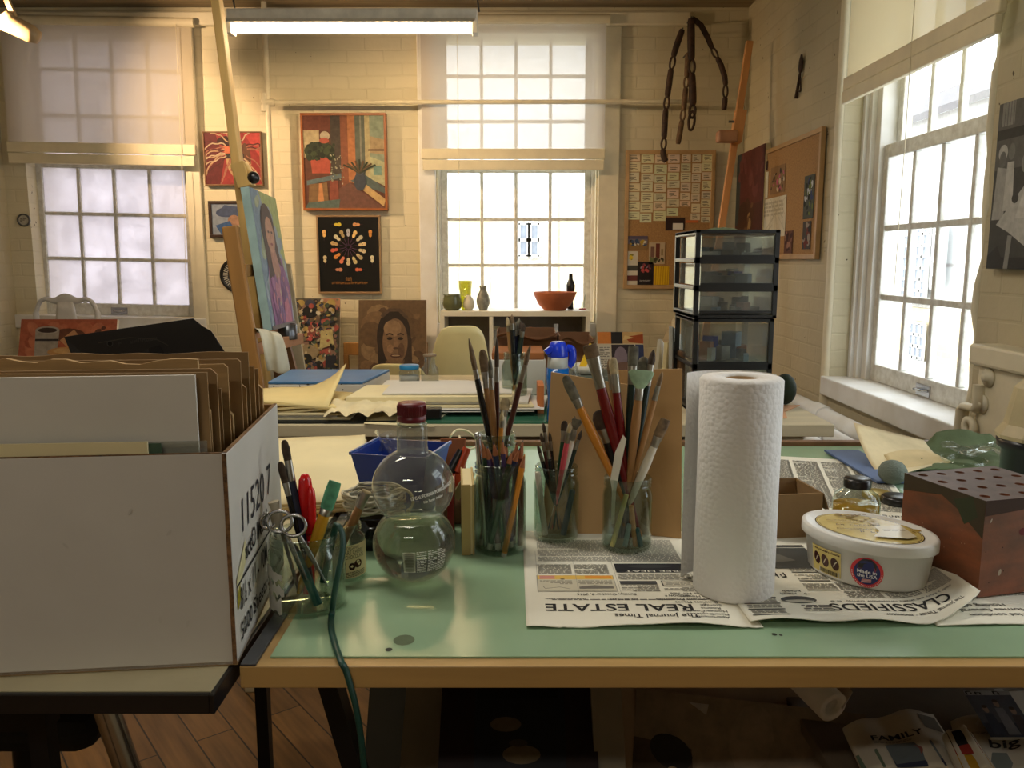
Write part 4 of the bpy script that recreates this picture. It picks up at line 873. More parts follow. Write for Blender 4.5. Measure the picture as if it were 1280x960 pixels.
ar = Art(on_bulb(z2_, rB * .985)); ar.text('12 CALIFORNIA POMEGRANATES', .004, -.004, .0062, (240, 240, 238), .03, .066, rot=.2); ar.text('No Sugar Added', .02, -.009, .0052, (240, 240, 238), .02, .028, rot=.2); P('white_print', ar, ink, t)
ar = Art(on_bulb(z1_, rB)); ar.rect(-.008, -.024, .008, .006, (240, 240, 232)); rr = random.Random(3); y = -.022
while y < .004: h_ = rr.uniform(.0003, .0009); ar.rect(-.0055, y, .0055, y + h_, (92, 92, 78)); y += h_ + rr.uniform(.0006, .0015)
for x0_ in (.0095, .024, .037): ar.print_lines(x0_, -.024, x0_ + .0125, .008, .0024, whi, .4)
P('white_print', ar, ink, t)
# small wooden block / notebooks right of the bottle
j = AZ(582, 694, GZ); b0 = V((j.x, j.y, GZ)); hb_ = AY(580, 606, j.y).z - GZ
t = T('sketchbook', 'small cream-spined sketchbook standing upright left of the pencil jar', 'book', b0 + V((0, .05, 0)), math.radians(4))
P('pages', MB().box((-.0065, -.048, .001), (.0065, .05, hb_ - .002)), cream_paper, t, local=True); P('cover', MB().box((.0066, -.05, 0), (.0095, .052, hb_)).box((-.009, -.05, 0), (-.0066, .052, hb_)).box((-.009, -.0505, 0), (.004, -.048, hb_)), mat('tan_book_cover', (190, 166, 110), .7), t, .0008, local=True)
t = T('red_notebook', 'thin dark red notebook standing behind the round bottle', 'book', b0 + V((-.024, .06, 0)), math.radians(3)); P('pages', MB().box((-.003, -.045, .001), (.003, .05, hb_ * .84)), cream_paper, t, local=True); P('cover', MB().box((.003, -.047, 0), (.0048, .052, hb_ * .86)).box((-.0048, -.047, 0), (-.003, .052, hb_ * .86)).box((-.0048, -.0475, 0), (.0048, -.046, hb_ * .86)), hands['red'], t, local=True)
# clutter between bottle and pencil jar: cup with marker, clip, brown card
jq = V((AY(572, 640, 1.3).x, 1.3, GZ)); tl = AY(570, 610, 1.3).z - GZ
O('pencil_cup', MB().lathe([(.001, .002), (.034, 0), (.036, .004), (.036, tl), (.0335, tl), (.033, .006), (.001, .006)], jq, 24), mat('brown_tin', (110, 72, 40), .5), 'brown tin cup with a red marker behind the round bottle', 'cup')
for u0, v0, u1, v1, c1, c2, nm in ((563, 590, 577, 563, (204, 48, 48), (24, 24, 26), 'red marker with a black cap sticking out behind the round bottle'), (572, 590, 584, 560, (190, 72, 36), (190, 72, 36), 'orange-brown marker sticking out beside the black-capped one')):
    p, q = AY(u0, v0, 1.29), AY(u1, v1, 1.3); p0_ = jq + V((-.012 if u0 < 570 else .008, 0, .012)); t = T('marker', nm, 'marker', p0_)
    P('barrel', MB().sweep([p0_, p], .007, n=12), mat(nm[:8] + '_barrel', c1, .35), t); P('cap', MB().sweep([p, q], [.0078, .0068], n=12), mat(nm[:8] + '_cap', c2, .35), t)
p = AY(579, 606, 1.27); O('wooden_clip', MB().obox(p, (.014, .012, .05), Matrix.Rotation(.55, 3, 'Y')).obox(p + V((.004, .006, -.02)), (.01, .01, .06), Matrix.Rotation(.3, 3, 'Y')), mat('dirty_clip_wood', (150, 138, 98), .7), 'dirty wooden clip leaning on the tin cup left of the pencil jar', 'clip', bevel=.001)
b = MB(); cc = AZ(566, 566, GZ)
O('leather_piece', MB().obox((AY(566, 560, 1.42).x, 1.42, AY(566, 562, 1.42).z - .03), (.045, .006, .1), Matrix.Rotation(-.25, 3, 'X')), mat('rust_leather', (136, 74, 34), .7), 'rust-brown leather case standing behind the red marker', 'case', bevel=.002)
pts = [AZ(562, 556, GZ + .01), AY(562, 548, 1.66), AY(570, 538, 1.66), AY(582, 538, 1.66), AY(592, 545, 1.66), AY(596, 556, 1.66), AY(588, 561, 1.6), AY(578, 558, 1.6), AY(574, 545, 1.63)]
pts[-1].z = max(pts[-1].z, GZ + .02); wire = smooth(pts); wire += smooth([AZ(548, 551, GZ + .02), AZ(538, 549, GZ + .01)], 3) if 0 else []
O('thin_wire', MB().sweep(wire, .0022, n=6), mat('cream_wire', (214, 204, 168), .5), 'loop of thin cream wire behind the pencil jar', 'wire')
# cream drawing pad at the back left of the green table
p0_, p1_, p2_, p3_ = AZ(452, 640, GZ), AZ(300, 650, GZ), AZ(345, 559, GZ), AZ(456, 556, GZ)
rr = random.Random(2); t = T('paper_pad', 'pile of cream drawing paper lying behind the tool jar', 'paper', (p0_ + p2_) / 2)
for i in range(5):
    o_ = V((rr.uniform(-.006, .006), rr.uniform(-.006, .004), .0045 * i))
    P('sheet', MB().sheet(lambda a, c: (p1_ * (1 - a) + p0_ * a) * (1 - c) + (p2_ * (1 - a) + p3_ * a) * c + o_ + V((0, 0, .004 + .0022 * math.sin(a * 7 + i) * math.sin(c * 3) + .012 * max(0, a - .8) * (i > 2))), 14, 10, (0, 0, .0025)), cream_paper, t)
# ================================================================== boards behind the large brushes
bd_m = mat('chipboard_sheet', (190, 152, 102), .85, var=.04, scale=5)
def board(pts, th, m, label, name='cardboard_sheet', cat='cardboard', group=None): return O(name, MB().slab(pts, th), m, label, cat, group)
y1b = AZ(740, 667, NZ).y
fr = AZ(678, 668, NZ); q1 = AY(800, 482, y1b + .05)
b0_, b1_ = V((AY(678, 600, y1b).x, y1b, NZ)), V((AY(812, 600, y1b).x, y1b, NZ))
board([b0_, b1_, AY(812, 483, y1b + .045), AY(770, 479, y1b + .045), AY(689, 465, y1b + .045)], (0, .003, 0), bd_m, 'tan cardboard sheet with slanted top edge behind the large brushes')
y2b = y1b + .012
board([V((AY(765, 600, y2b).x, y2b, NZ)), V((AY(851, 600, y2b - .02).x, y2b - .035, NZ)), AY(853, 461, y2b + .03), AY(772, 463, y2b + .07)], (0, .003, 0), mat('chipboard_sheet_dark', (182, 144, 94), .85, var=.04, scale=5), 'taller tan cardboard sheet standing just left of the paper towel roll')
# ================================================================== paper towel roll
j = AZ(917, 738, NZ); ct = V((j.x, j.y + .004, NZ)); rT = AY(970, 640, ct.y).x - ct.x; hT = AY(917, 471, ct.y).z - NZ
tm, tt, oo = nodes('embossed_towel'); pb_ = tt.nodes.new('ShaderNodeBsdfPrincipled'); pb_.inputs['Base Color'].default_value = (.86, .85, .83, 1); pb_.inputs['Roughness'].default_value = .9
tc = tt.nodes.new('ShaderNodeTexCoord'); vo = tt.nodes.new('ShaderNodeTexVoronoi'); vo.inputs['Scale'].default_value = 165; vo.inputs['Randomness'].default_value = .75; n_ = tt.nodes.new('ShaderNodeTexNoise'); n_.inputs['Scale'].default_value = 70
ad = tt.nodes.new('ShaderNodeMath'); ad.operation = 'MULTIPLY_ADD'; ad.inputs[1].default_value = -1.2; bp = tt.nodes.new('ShaderNodeBump'); bp.inputs['Strength'].default_value = .4; bp.inputs['Distance'].default_value = .0018
tt.links.new(tc.outputs['Object'], vo.inputs['Vector']); tt.links.new(tc.outputs['Object'], n_.inputs['Vector']); tt.links.new(vo.outputs['Distance'], ad.inputs[0]); tt.links.new(n_.outputs['Fac'], ad.inputs[2]); tt.links.new(ad.outputs[0], bp.inputs['Height']); tt.links.new(bp.outputs[0], pb_.inputs['Normal']); tt.links.new(pb_.outputs[0], oo.inputs[0])
t = T('paper_towel_roll', 'tall white embossed paper towel roll standing on the newspaper', 'paper towel', ct)
P('roll', MB().lathe([(.02, 0), (rT - .002, 0), (rT, .003), (rT - .0005, hT * .5), (rT, hT - .003), (rT - .003, hT), (.021, hT), (.02, hT - .002)], ct, 64, close=True), tm, t)
P('core', MB().lathe([(.0198, .001), (.0198, hT - .002), (.0185, hT - .002), (.0185, .001)], ct, 32, close=True), card, t)
def loose(a, c):
    an = math.radians(20 + 132 * a); r_ = rT + .001 + .017 * a ** 1.5; p = V((r_ * math.cos(an), r_ * math.sin(an), 0))
    return ct + p + V((0, 0, .004 + (hT - .0035) * c))
P('loose_sheet', MB().sheet(loose, 48, 12), tm, t)
# ================================================================== newspapers
news = mat('newsprint', (232, 228, 210), .9, var=.03, scale=8); K = (44, 42, 40)
def newspaper(name, label, org, ang, W, D, hfn, draw, nu=64, nv=72):
    """org = near-left corner; ang turns it; x to the right, y away.  hfn(x, y) = height of the paper"""
    ca, sa = math.cos(ang), math.sin(ang); o = V(org)
    def fn(x, y, h): 
        z, dx, dy = hfn(x, y); return o + V((x * ca - y * sa + dx, x * sa + y * ca + dy, z + h + .0004))
    t = T(name, label, 'newspaper', o)
    jag = lambda a: .0018 * mnoise.noise(V((a * 40, 3, W)))
    P('page', MB().sheet(lambda a, c: fn(a * W, c * D + (jag(a) if c == 0 else 0), 0) - V((0, 0, .0004)), nu, nv, (0, 0, .0006)), news, t)
    ar = Art(lambda x, y, h: fn(W - x, D - y, h)); ar.step = .000012      # printed the other way up, as it lies
    draw(ar, W, D); P('print', ar, ink, t)
    return t
# page 1: REAL ESTATE
q0, q1 = AZ(658, 786, GZ), AZ(957, 790, GZ); W1 = q1.x - q0.x; D1 = .34
def h1(x, y):
    e = math.exp(-y / .03); r = .0014 * (1 + math.sin(x * 62 + 1)) * e + (.0055 * math.exp(-((x - W1 * .63) / .04) ** 2) + .001) * math.exp(-y / .022) * (x > .04)
    return (r + .0008, 0, 0)
def d1(ar, W, D):
    # x, y run right and up for the reader: the top of the page is the edge nearest us
    T_ = D
    ar.text('The Journal Times', W - .205, T_ - .034, .017, K, .012, .1, rot=-.02)
    ar.text('REAL ESTATE', W - .202, T_ - .064, .029, K, .016, .178, rot=-.01)
    ar.print_lines(W - .225, T_ - .083, W - .03, T_ - .076, .0045, (120, 116, 108)); ar.text('journaltimes.com', W - .075, T_ - .0835, .007, K, .01, .05); ar.text('262-634-3333', W - .14, T_ - .082, .007, K, .01, .035)
    ar.text('Sunday, October 9, 2016', W - .14, T_ - .098, .0085, K, .012, .075); ar.text('SECTION F', W - .205, T_ - .094, .008, K, .012, .03)
    for i, s in enumerate(('Apartments', 'Flats/Duplexes', 'Homes/Condos', 'Rooms', 'Storage', 'Business Places', 'Investment Properties', 'Open Houses', 'Homes For Sale')): ar.text(s, .03 + R.uniform(0, .006), T_ - .028 - i * .009, .0085, K, .008)
    X = lambda f: W * f
    def fill(x0, x1, y0, y1): ar.print_lines(x0, y0, x1, y1, .0034, (112, 108, 98), .5)
    ar.rect(W - .115, T_ - .135, W - .018, T_ - .12, (206, 170, 90)); ar.rect(W - .04, T_ - .137, W - .02, T_ - .12, (200, 130, 110)) if 0 else None
    fill(W - .115, W - .07, T_ - .118, T_ - .105) 
    ar.rect(W - .118, T_ - .158, W - .016, T_ - .1045, (150, 146, 136)); ar.rect(W - .1172, T_ - .1572, W - .0168, T_ - .1053, (206, 200, 178))
    ar.rect(W - .1172, T_ - .1572, W - .0168, T_ - .144, (226, 186, 92)); ar.rect(W - .115, T_ - .156, W - .08, T_ - .148, (226, 150, 60)); ar.rect(W - .04, T_ - .156, W - .02, T_ - .145, (206, 140, 128)); ar.ell(W - .05, T_ - .1445, .003, .0016, K)
    fill(W - .114, W - .07, T_ - .142, T_ - .126); fill(W - .062, W - .02, T_ - .142, T_ - .126); ar.poly([(W - .114, T_ - .113), (W - .07, T_ - .112), (W - .07, T_ - .119), (W - .09, T_ - .124), (W - .114, T_ - .12)], (120, 116, 108)); ar.stroke([(W - .058, T_ - .112), (W - .045, T_ - .118), (W - .026, T_ - .113), (W - .024, T_ - .12)], .001, (90, 86, 80))
    for c in range(2): fill(W - .066 - c * .05 + .002, W - .0185 - c * .05, T_ - .2, T_ - .163)
    ar.rect(W - .22, T_ - .2, W - .124, T_ - .168, (38, 38, 40)); ar.text('FREE HEAT', W - .216, T_ - .1755, .01, (220, 216, 200), .01, .08); ar.ell(W - .172, T_ - .19, .03, .006, (56, 56, 56))
    ar.rect(W - .172, T_ - .138, W - .124, T_ - .127, (70, 70, 70)); fill(W - .22, W - .124, T_ - .165, T_ - .142); fill(W - .172, W - .124, T_ - .124, T_ - .103); ar.rect(W - .22, T_ - .139, W - .178, T_ - .121, (60, 60, 60)); ar.rect(W - .2185, T_ - .1378, W - .1795, T_ - .1222, (212, 206, 186)); fill(W - .215, W - .183, T_ - .136, T_ - .124); fill(W - .22, W - .178, T_ - .118, T_ - .103)
    for x in (.0166, .068, .121, .2225): ar.rect(W - x - .0004, T_ - .25, W - x, T_ - .1, (150, 146, 134))
    fill(.012, W - .226, T_ - .2, T_ - .112); fill(W - .22, W - .02, T_ - .3, T_ - .205)
    ar.rect(.012, T_ - .112, .05, T_ - .108, (70, 68, 64))
newspaper('newspaper', 'newspaper page headed REAL ESTATE lying upside down at the front of the table', q0, 0, W1, D1, h1, d1)
# page 2: CLASSIFIEDS, right corner curling up
q0, q1 = AZ(938, 783, GZ), AZ(1180, 783, GZ); W2 = .30; D2 = .30
def h2(x, y):
    s = max(0, (x - .2)) / .1; z = .0016 + .016 * s * s + .004 * math.exp(-((x - .075) / .04) ** 2) * math.exp(-y / .03) + .003 * (1 + math.sin(x * 55)) * math.exp(-y / .02)
    return (z + .0016, -.006 * s * s, .055 * s ** 1.6 * max(0, 1 - y / .2))
def d2(ar, W, D):
    T_ = D; ar.text('The Journal Times \u00b7 monster', .024, T_ - .026, .011, K, .012, .11); ar.text('CLASSIFIEDS', .036, T_ - .054, .03, K, .014, .155)
    ar.marks(58, .02, T_ - .064, .0062, K, .014, .165); ar.print_lines(.19, T_ - .055, .225, T_ - .03, .005, (90, 86, 80))
    for x0_ in (.012, .062, .112): ar.print_lines(x0_, T_ - .125, x0_ + .045, T_ - .07, .0034, (116, 112, 102), .5); ar.print_lines(x0_, T_ - .2, x0_ + .045, T_ - .13, .0034, (116, 112, 102), .5)
    ar.ell(.222, T_ - .066, .022, .011, (80, 80, 78)); ar.ell(.222, T_ - .062, .018, .004, (186, 182, 166)); ar.marks(8, .205, T_ - .088, .008, K, .012, .034); ar.marks(5, .21, T_ - .096, .008, K, .012, .024)
    for i in range(5): ar.rect(.248, T_ - .02 - i * .018, .292, T_ - .0172 - i * .018, K); ar.print_lines(.25, T_ - .034 - i * .018, .29, T_ - .022 - i * .018, .0034, (116, 112, 102), .5)
    for i in range(3): ar.rect(.16, T_ - .098 - i * .03, .2, T_ - .0955 - i * .03, K); ar.print_lines(.16, T_ - .12 - i * .03, .2, T_ - .1 - i * .03, .0034, (116, 112, 102), .5)
    ar.marks(8, .2, T_ - .155, .024, K, .004, .085); ar.rect(.15, T_ - .25, .298, T_ - .17, (74, 74, 70)); ar.poly([(.18, T_ - .2), (.22, T_ - .19), (.2, T_ - .23)], (110, 108, 100)); ar.rect(.15, T_ - .262, .298, T_ - .254, (50, 48, 48)); ar.marks(5, .18, T_ - .261, .006, (210, 206, 190), .01)
newspaper('newspaper', 'newspaper page headed CLASSIFIEDS curling up beside the white tub', q0, 0, W2, D2, h2, d2)
q0 = AZ(1172, 784, GZ)
def d3(ar, W, D):
    T_ = D
    for i, s in enumerate(('funeral-led condition', 'Homes funeral', 'Holding off on')): ar.text(s, W - .155 + .02 * i, T_ - .03 - i * .014, .012, K, .01, .1 - i * .016)
    for c in range(4): ar.print_lines(.012 + c * .052, .02, .058 + c * .052, T_ - .08, .0034, (116, 112, 102), .5)
newspaper('newspaper', 'newspaper page under the dark wooden block with holes', q0, .05, .34, .26, lambda x, y: (.0005 + .0012 * (1 + math.sin(x * 30)) * math.exp(-y / .03), 0, 0), d3)
def d4(ar, W, D):
    ar.marks(16, .02, D - .03, .014, K, .01, W * .6)
    for c in range(4): ar.print_lines(.012 + c * .055, .03, .06 + c * .055, D - .05, .004, (120, 116, 106), .5)
q0 = AZ(950, 640, GZ); newspaper('newspaper', 'newspaper spread open behind the small brown box toward the window', q0, -.25, .25, .42, lambda x, y: (.0008, 0, 0), d4)
f0 = [AZ(1030, 566, GZ), AZ(1072, 566, GZ), AZ(1148, 606, GZ), AZ(1096, 606, GZ)]
O('blue_folder', MB().slab([p + V((0, 0, .003)) for p in f0], (0, 0, .004)), mat('slate_blue_card', (82, 104, 146), .6), 'slate-blue folder lying behind the honey jar', 'folder')
# ================================================================== oval tub
j = AZ(1086, 724, GZ); cu = V((j.x, j.y + .012, GZ + .0045)); PH = math.radians(-50); ea, eb = .088, .066
hu = AY(1086, 659, cu.y).z - cu.z
t = T('oval_tub', 'white oval plastic tub with gold-lettered lid and round flag sticker', 'tub', cu); tub_m = mat('white_plastic_tub', (226, 224, 218), .35, var=.02)
el = lambda prof: MB().lathe(prof, cu, 64, sx=1, sy=eb / ea, rot=PH)
P('body', el([(.001, .001), (ea * .84, 0), (ea * .87, .003), (ea * .94, hu * .74), (ea * .955, hu * .74), (ea * .96, hu * .8), (.001, hu * .8)]), tub_m, t)
lid = P('lid', el([(.001, hu * .79), (ea * .985, hu * .76), (ea, hu * .78), (ea * 1.0, hu * .97), (ea * .985, hu), (ea * .93, hu), (ea * .9, hu * .975), (.001, hu * .975)]), tub_m, t)
ce, se = math.cos(PH), math.sin(PH)
def onlid(x, y, h): return cu + V((x * ce - y * se, x * se + y * ce, hu * .975 + .0003 + h))
ar = Art(onlid); k = eb / ea; gold = (206, 184, 110)
def oell(f, col): ar.poly([(ea * f * math.cos(2 * PI * i / 48), eb * f * math.sin(2 * PI * i / 48) * .96) for i in range(48)], col)
oell(.8, (60, 40, 26)); oell(.785, (214, 192, 120)); oell(.765, (60, 40, 26)); oell(.755, gold)
ar.blobs(-.06, .012, .06, .045, 26, .006, [(176, 148, 70), (150, 122, 56), (190, 164, 92)])
# lettering runs across the picture, the right way up for us
def onlid2(x, y, h): return cu + V((x, y, hu * .975 + .0004 + h))
P('lid_label', ar, gloss_print, lid)
ar = Art(onlid2); ar.k = 60
ar.marks(10, -.04, .006, .009, (90, 64, 34), .02, .058, rot=-.13); ar.marks(13, -.05, .026, .008, (110, 84, 44), .01, .062, rot=-.13); ar.marks(11, -.045, -.01, .008, (90, 64, 34), .02, .045, rot=-.13); ar.marks(4, -.02, -.024, .009, (90, 64, 34), .02, .026, rot=-.13); ar.print_lines(-.02, .04, .02, .052, .004, (120, 90, 50))
ar.poly([(.008, .002), (.044, .004), (.044, -.042), (.03, -.05), (-.01, -.04), (.006, -.02)], (214, 204, 176)); ar.print_lines(.012, -.022, .04, -.012, .004, (150, 140, 120))
P('lid_print', ar, gloss_print, lid)
def onside(a_mid):
    def fn(x, y, h):
        # x along the front seen from us, y up
        f = .87 + .07 * (y / (hu * .74)); a = a_mid + x / .08
        p = V((ea * f * math.cos(a), eb * f * math.sin(a), y)); n = V((math.cos(a) / ea, math.sin(a) / eb, 0)).normalized() * (h + .0006)
        p += n; return cu + V((p.x * ce - p.y * se, p.x * se + p.y * ce, p.z))
    return fn
# angle on the ellipse that faces the camera below pixel column 1083
def facing(u):
    best = None
    for i in range(720):
        a = 2 * PI * i / 720; x, y = ea * .9 * math.cos(a), eb * .9 * math.sin(a); w = cu + V((x * ce - y * se, x * se + y * ce, hu * .4))
        if (w - cu).dot(V((0, -1, 0)) + V((-.35, 0, 0))) < 0: continue
        d = w - EY; f_ = V((0, CT, -ST)); z = d.dot(f_); px = 640 + FPX * d.x / z
        if best is None or abs(px - u) < best[0]: best = (abs(px - u), a)
    return best[1]
ac = facing(1084); ar = Art(onside(ac)); yc = hu * .36; rs_ = .0205
ar.ell(0, yc, rs_, rs_ * .98, (212, 52, 60), 36); ar.ell(0, yc, rs_ * .8, rs_ * .78, (36, 44, 100), 36)
ar.poly([(-.011, yc + .005), (.011, yc + .005), (.011, yc + .013), (.005, yc + .0185), (-.005, yc + .0185), (-.011, yc + .013)], (34, 32, 36)); ar.rect(-.0115, yc + .0045, .0115, yc + .0085, (120, 60, 66))
ar.text('Made in', -.012, yc - .001, .0062, (232, 232, 236), .02, .024); ar.text('the USA', -.012, yc - .0065, .0062, (232, 232, 236), .02, .025)
ar.poly([(-.007, yc - .0145), (.006, yc - .0125), (.006, yc - .008), (-.005, yc - .009)], (214, 190, 190))
for i in range(3): ar.stroke([(-.006, yc - .0135 + i * .0016), (.006, yc - .0118 + i * .0016)], .0006, (190, 50, 60))
for i in range(26):
    a = PI + PI * i / 25; ar.ell(rs_ * .9 * math.cos(a), yc + rs_ * .88 * math.sin(a), .0007, .0007, (236, 206, 206), 6)
P('round_sticker', ar, gloss_print, t, label='round red and blue sticker reading Made in the USA')
al = facing(1040); ar = Art(onside(al))
ar.grid(-.036, hu * .08, .0135, hu * .63, (216, 196, 120), 12, 3); ar.print_lines(-.034, hu * .52, .012, hu * .6, .003, (110, 80, 44)); ar.marks(17, -.03, hu * .55, .0045, (84, 54, 30), .02, .042)
for x in (-.026, -.011, .005): ar.ell(x, hu * .36, .0062, .0085, (66, 28, 22), 18, .3); ar.stroke([(x - .002, hu * .3), (x, hu * .37), (x + .003, hu * .42)], .0014, (210, 196, 170))
rr = random.Random(4); x = -.02
ar.rect(-.022, hu * .09, .012, hu * .2, (206, 200, 180))
while x < .01: w_ = rr.uniform(.0004, .0014); ar.rect(x, hu * .1, x + w_, hu * .19, (50, 44, 40)); x += w_ + rr.uniform(.0005, .0012)
P('side_label', ar, gloss_print, t)
# ================================================================== wooden block with drilled holes
zt_ = AY(1222, 625, AZ(1222, 748, GZ).y).z; c0 = AZ(1222, 747, GZ + .003); lf = AZ(1131, 591, zt_); tp = V((c0.x, c0.y, zt_))
d_l = V((lf.x - tp.x, lf.y - tp.y, 0)); Ll = d_l.length; d_l.normalize(); d_r = V((d_l.y, -d_l.x, 0)); d_r = d_r if d_r.x > 0 else -d_r; Lr = .15; Hb = zt_ - c0.z
brick_w = mat('stained_red_wood', (136, 78, 48), .5, var=.2, scale=14, stretch=(1, 1, 2.5), bump=.12, bscale=50, sub=(92, 60, 42))
t = T('brush_block', 'dark reddish wooden block drilled with holes at the right end of the newspaper', 'block', c0)
F3 = lambda x, y, z: c0 + d_r * x + d_l * y + V((0, 0, z))
nx_, ny_ = 5, 4; b = MB(); rh = .0062; cells = []
gx_ = [Lr * i / nx_ for i in range(nx_ + 1)]; gy_ = [Ll * i / ny_ for i in range(ny_ + 1)]
for i in range(nx_):
    for q in range(ny_):
        x0_, x1_, y0_, y1_ = gx_[i], gx_[i + 1], gy_[q], gy_[q + 1]; cx_, cy_ = (x0_ + x1_) / 2, (y0_ + y1_) / 2
        n = 16; ring = [F3(cx_ + rh * math.cos(2 * PI * k / n + PI / n), cy_ + rh * math.sin(2 * PI * k / n + PI / n), Hb) for k in range(n)]
        sq = []
        for k in range(n):
            a = 2 * PI * k / n + PI / n; c_, s_ = math.cos(a), math.sin(a); m_ = max(abs(c_), abs(s_)); sq.append(F3(cx_ + c_ / m_ * (x1_ - x0_) / 2, cy_ + s_ / m_ * (y1_ - y0_) / 2, Hb))
        cr = {}
        b.add(ring + sq, [(k, n + k, n + (k + 1) % n, (k + 1) % n) for k in range(n)], 1)
        for k in (1, 5, 9, 13):   # corner fillers
            a = 2 * PI * k / n + 2 * PI / n; sx_, sy_ = (1 if math.cos(a) > 0 else -1), (1 if math.sin(a) > 0 else -1)
            b.add([sq[k], F3(cx_ + sx_ * (x1_ - x0_) / 2, cy_ + sy_ * (y1_ - y0_) / 2, Hb), sq[(k + 1) % n]], [(0, 1, 2)], 1)
        dn = [p - V((0, 0, .05)) for p in ring]; b.add(ring + dn, [(k, (k + 1) % n, n + (k + 1) % n, n + k) for k in range(n)], 0, None, True); b.add(dn, [tuple(range(n))])
b.add([F3(0, 0, 0), F3(Lr, 0, 0), F3(Lr, Ll, 0), F3(0, Ll, 0), F3(0, 0, Hb), F3(Lr, 0, Hb), F3(Lr, Ll, Hb), F3(0, Ll, Hb)], [(3, 2, 1, 0), (0, 1, 5, 4), (1, 2, 6, 5), (2, 3, 7, 6), (3, 0, 4, 7)])
P('block', b, [brick_w, mat('grimy_block_top', (98, 84, 78), .55, var=.15, scale=30)], t)
ar = Art(lambda x, y, h: F3(x, -.0003 - h, y)); ar.poly([(.0, .104), (.05, .108), (.09, .112), (.09, Hb), (0, Hb)], (70, 50, 40)); ar.ell(.03, .018 + .012, .0022, .0045, (176, 160, 140), 10, -.2); ar.ell(.01, .098, .001, .003, (190, 176, 160), 8, -.4); ar.ell(.06, .08, .006, .005, (110, 50, 50), 10)
for _ in range(9): ar.ell(R.uniform(.005, .12), R.uniform(.01, .09), .0008, .001, (50, 30, 22), 6)
P('paint_stain', ar, ink, t)
ar = Art(lambda x, y, h: F3(-.0003 - h, x, y)); ar.poly([(0, .075), (.04, .1), (.07, .112), (Ll, .1), (Ll, Hb), (0, Hb)], (66, 56, 40)); ar.poly([(.01, .1), (.03, .085), (.05, .112), (.02, Hb)], (54, 60, 40))
for _ in range(8): ar.ell(R.uniform(.01, .1), R.uniform(.02, .09), .0007, .0009, (170, 140, 110), 6)
P('paint_stain', ar, ink, t)
# ================================================================== things behind the tub
j = AZ(1000, 674, GZ); hbx = AY(990, 617, j.y).z - GZ; t = T('small_box', 'small open brown cardboard box right of the paper towels', 'box', j + V((-.01, .04, 0)), math.radians(8))
w_, d_ = .05, .042
for nm, lo, hi in (('front_wall', (-w_, -d_, .001), (w_ * .74, -d_ + .002, hbx)), ('back_wall', (-w_, d_ - .002, .001), (w_ * .74, d_, hbx * 1.02)), ('side_wall', (w_ * .74 - .002, -d_ + .002, .001), (w_ * .74, d_ - .002, hbx)), ('side_wall', (-w_, -d_ + .002, .001), (-w_ + .002, d_ - .002, hbx)), ('bottom', (-w_, -d_, 0), (w_ * .74, d_, .001))): P(nm, MB().box(lo, hi), card_dark, t, local=True)
P('flap', MB().slab([(w_ * .74, -d_, hbx * .99), (w_ * .74, d_, hbx), (w_ * .74 + .012, d_ - .01, hbx * .6), (w_ * .74 + .014, -d_ + .006, hbx * .55)], (.0015, 0, 0)), card_dark, t, local=True)
j = V((AY(1071, 615, 1.2).x, 1.2, GZ)); rh_ = .034; zl = AY(1071, 608, 1.2).z - GZ
t = T('honey_jar', 'small glass jar of golden liquid with black lid behind the white tub', 'jar', j)
P('vessel', MB().lathe([(.001, .002), (rh_ * .9, 0), (rh_, .005), (rh_, zl * .72), (rh_ * .9, zl * .86), (rh_ * .55, zl * .97), (rh_ * .5, zl)], j, 32), clear, t)
P('liquid', MB().lathe([(.001, .004), (rh_ * .88, .003), (rh_ * .96, .007), (rh_ * .96, zl * .66), (.001, zl * .66)], j, 32), mat('golden_varnish', (196, 148, 48), .1, var=.05), t)
P('lid', MB().lathe([(.001, zl - .001), (rh_ * .56, zl - .001), (rh_ * .58, zl + .001), (rh_ * .58, zl + .011), (rh_ * .54, zl + .013), (.001, zl + .0125)], j, 32), black_plastic, t, label='black screw lid')
j = AZ(1096, 622, GZ); O('jar_lid', MB().lathe([(.001, 0), (.024, 0), (.025, .002), (.025, .009), (.023, .011), (.021, .009), (.001, .008)], j + V((0, .0, 0)), 28), mat('brass_lid', (196, 176, 110), .35, .7), 'brass-coloured jar lid lying right of the honey jar', 'lid')
j = AZ(1129, 634, GZ); O('jar_lid', MB().lathe([(.001, 0), (.026, 0), (.027, .002), (.027, .012), (.025, .014), (.001, .0135)], j + V((.0, .02, 0)), 28), black_plastic, 'black jar lid peeking out behind the white tub beside the drilled block', 'lid')
j = AZ(1124, 612, GZ) + V((0, .03, 0)); b = MB(); rr = random.Random(8); b.sheet(lambda a, c: j + V(((.026 + .003 * mnoise.noise(V((a * 9, c * 9, 1)))) * math.sin(PI * c) * math.cos(2 * PI * a), (.026 + .003 * mnoise.noise(V((a * 9, c * 9, 5)))) * math.sin(PI * c) * math.sin(2 * PI * a), .024 - .023 * math.cos(PI * c) + .001)), 18, 10)
O('scrubbing_sponge', b, mat('grey_green_sponge', (112, 122, 112), .95, bump=.6, bscale=300), 'grey-green scouring sponge behind the drilled block', 'sponge')
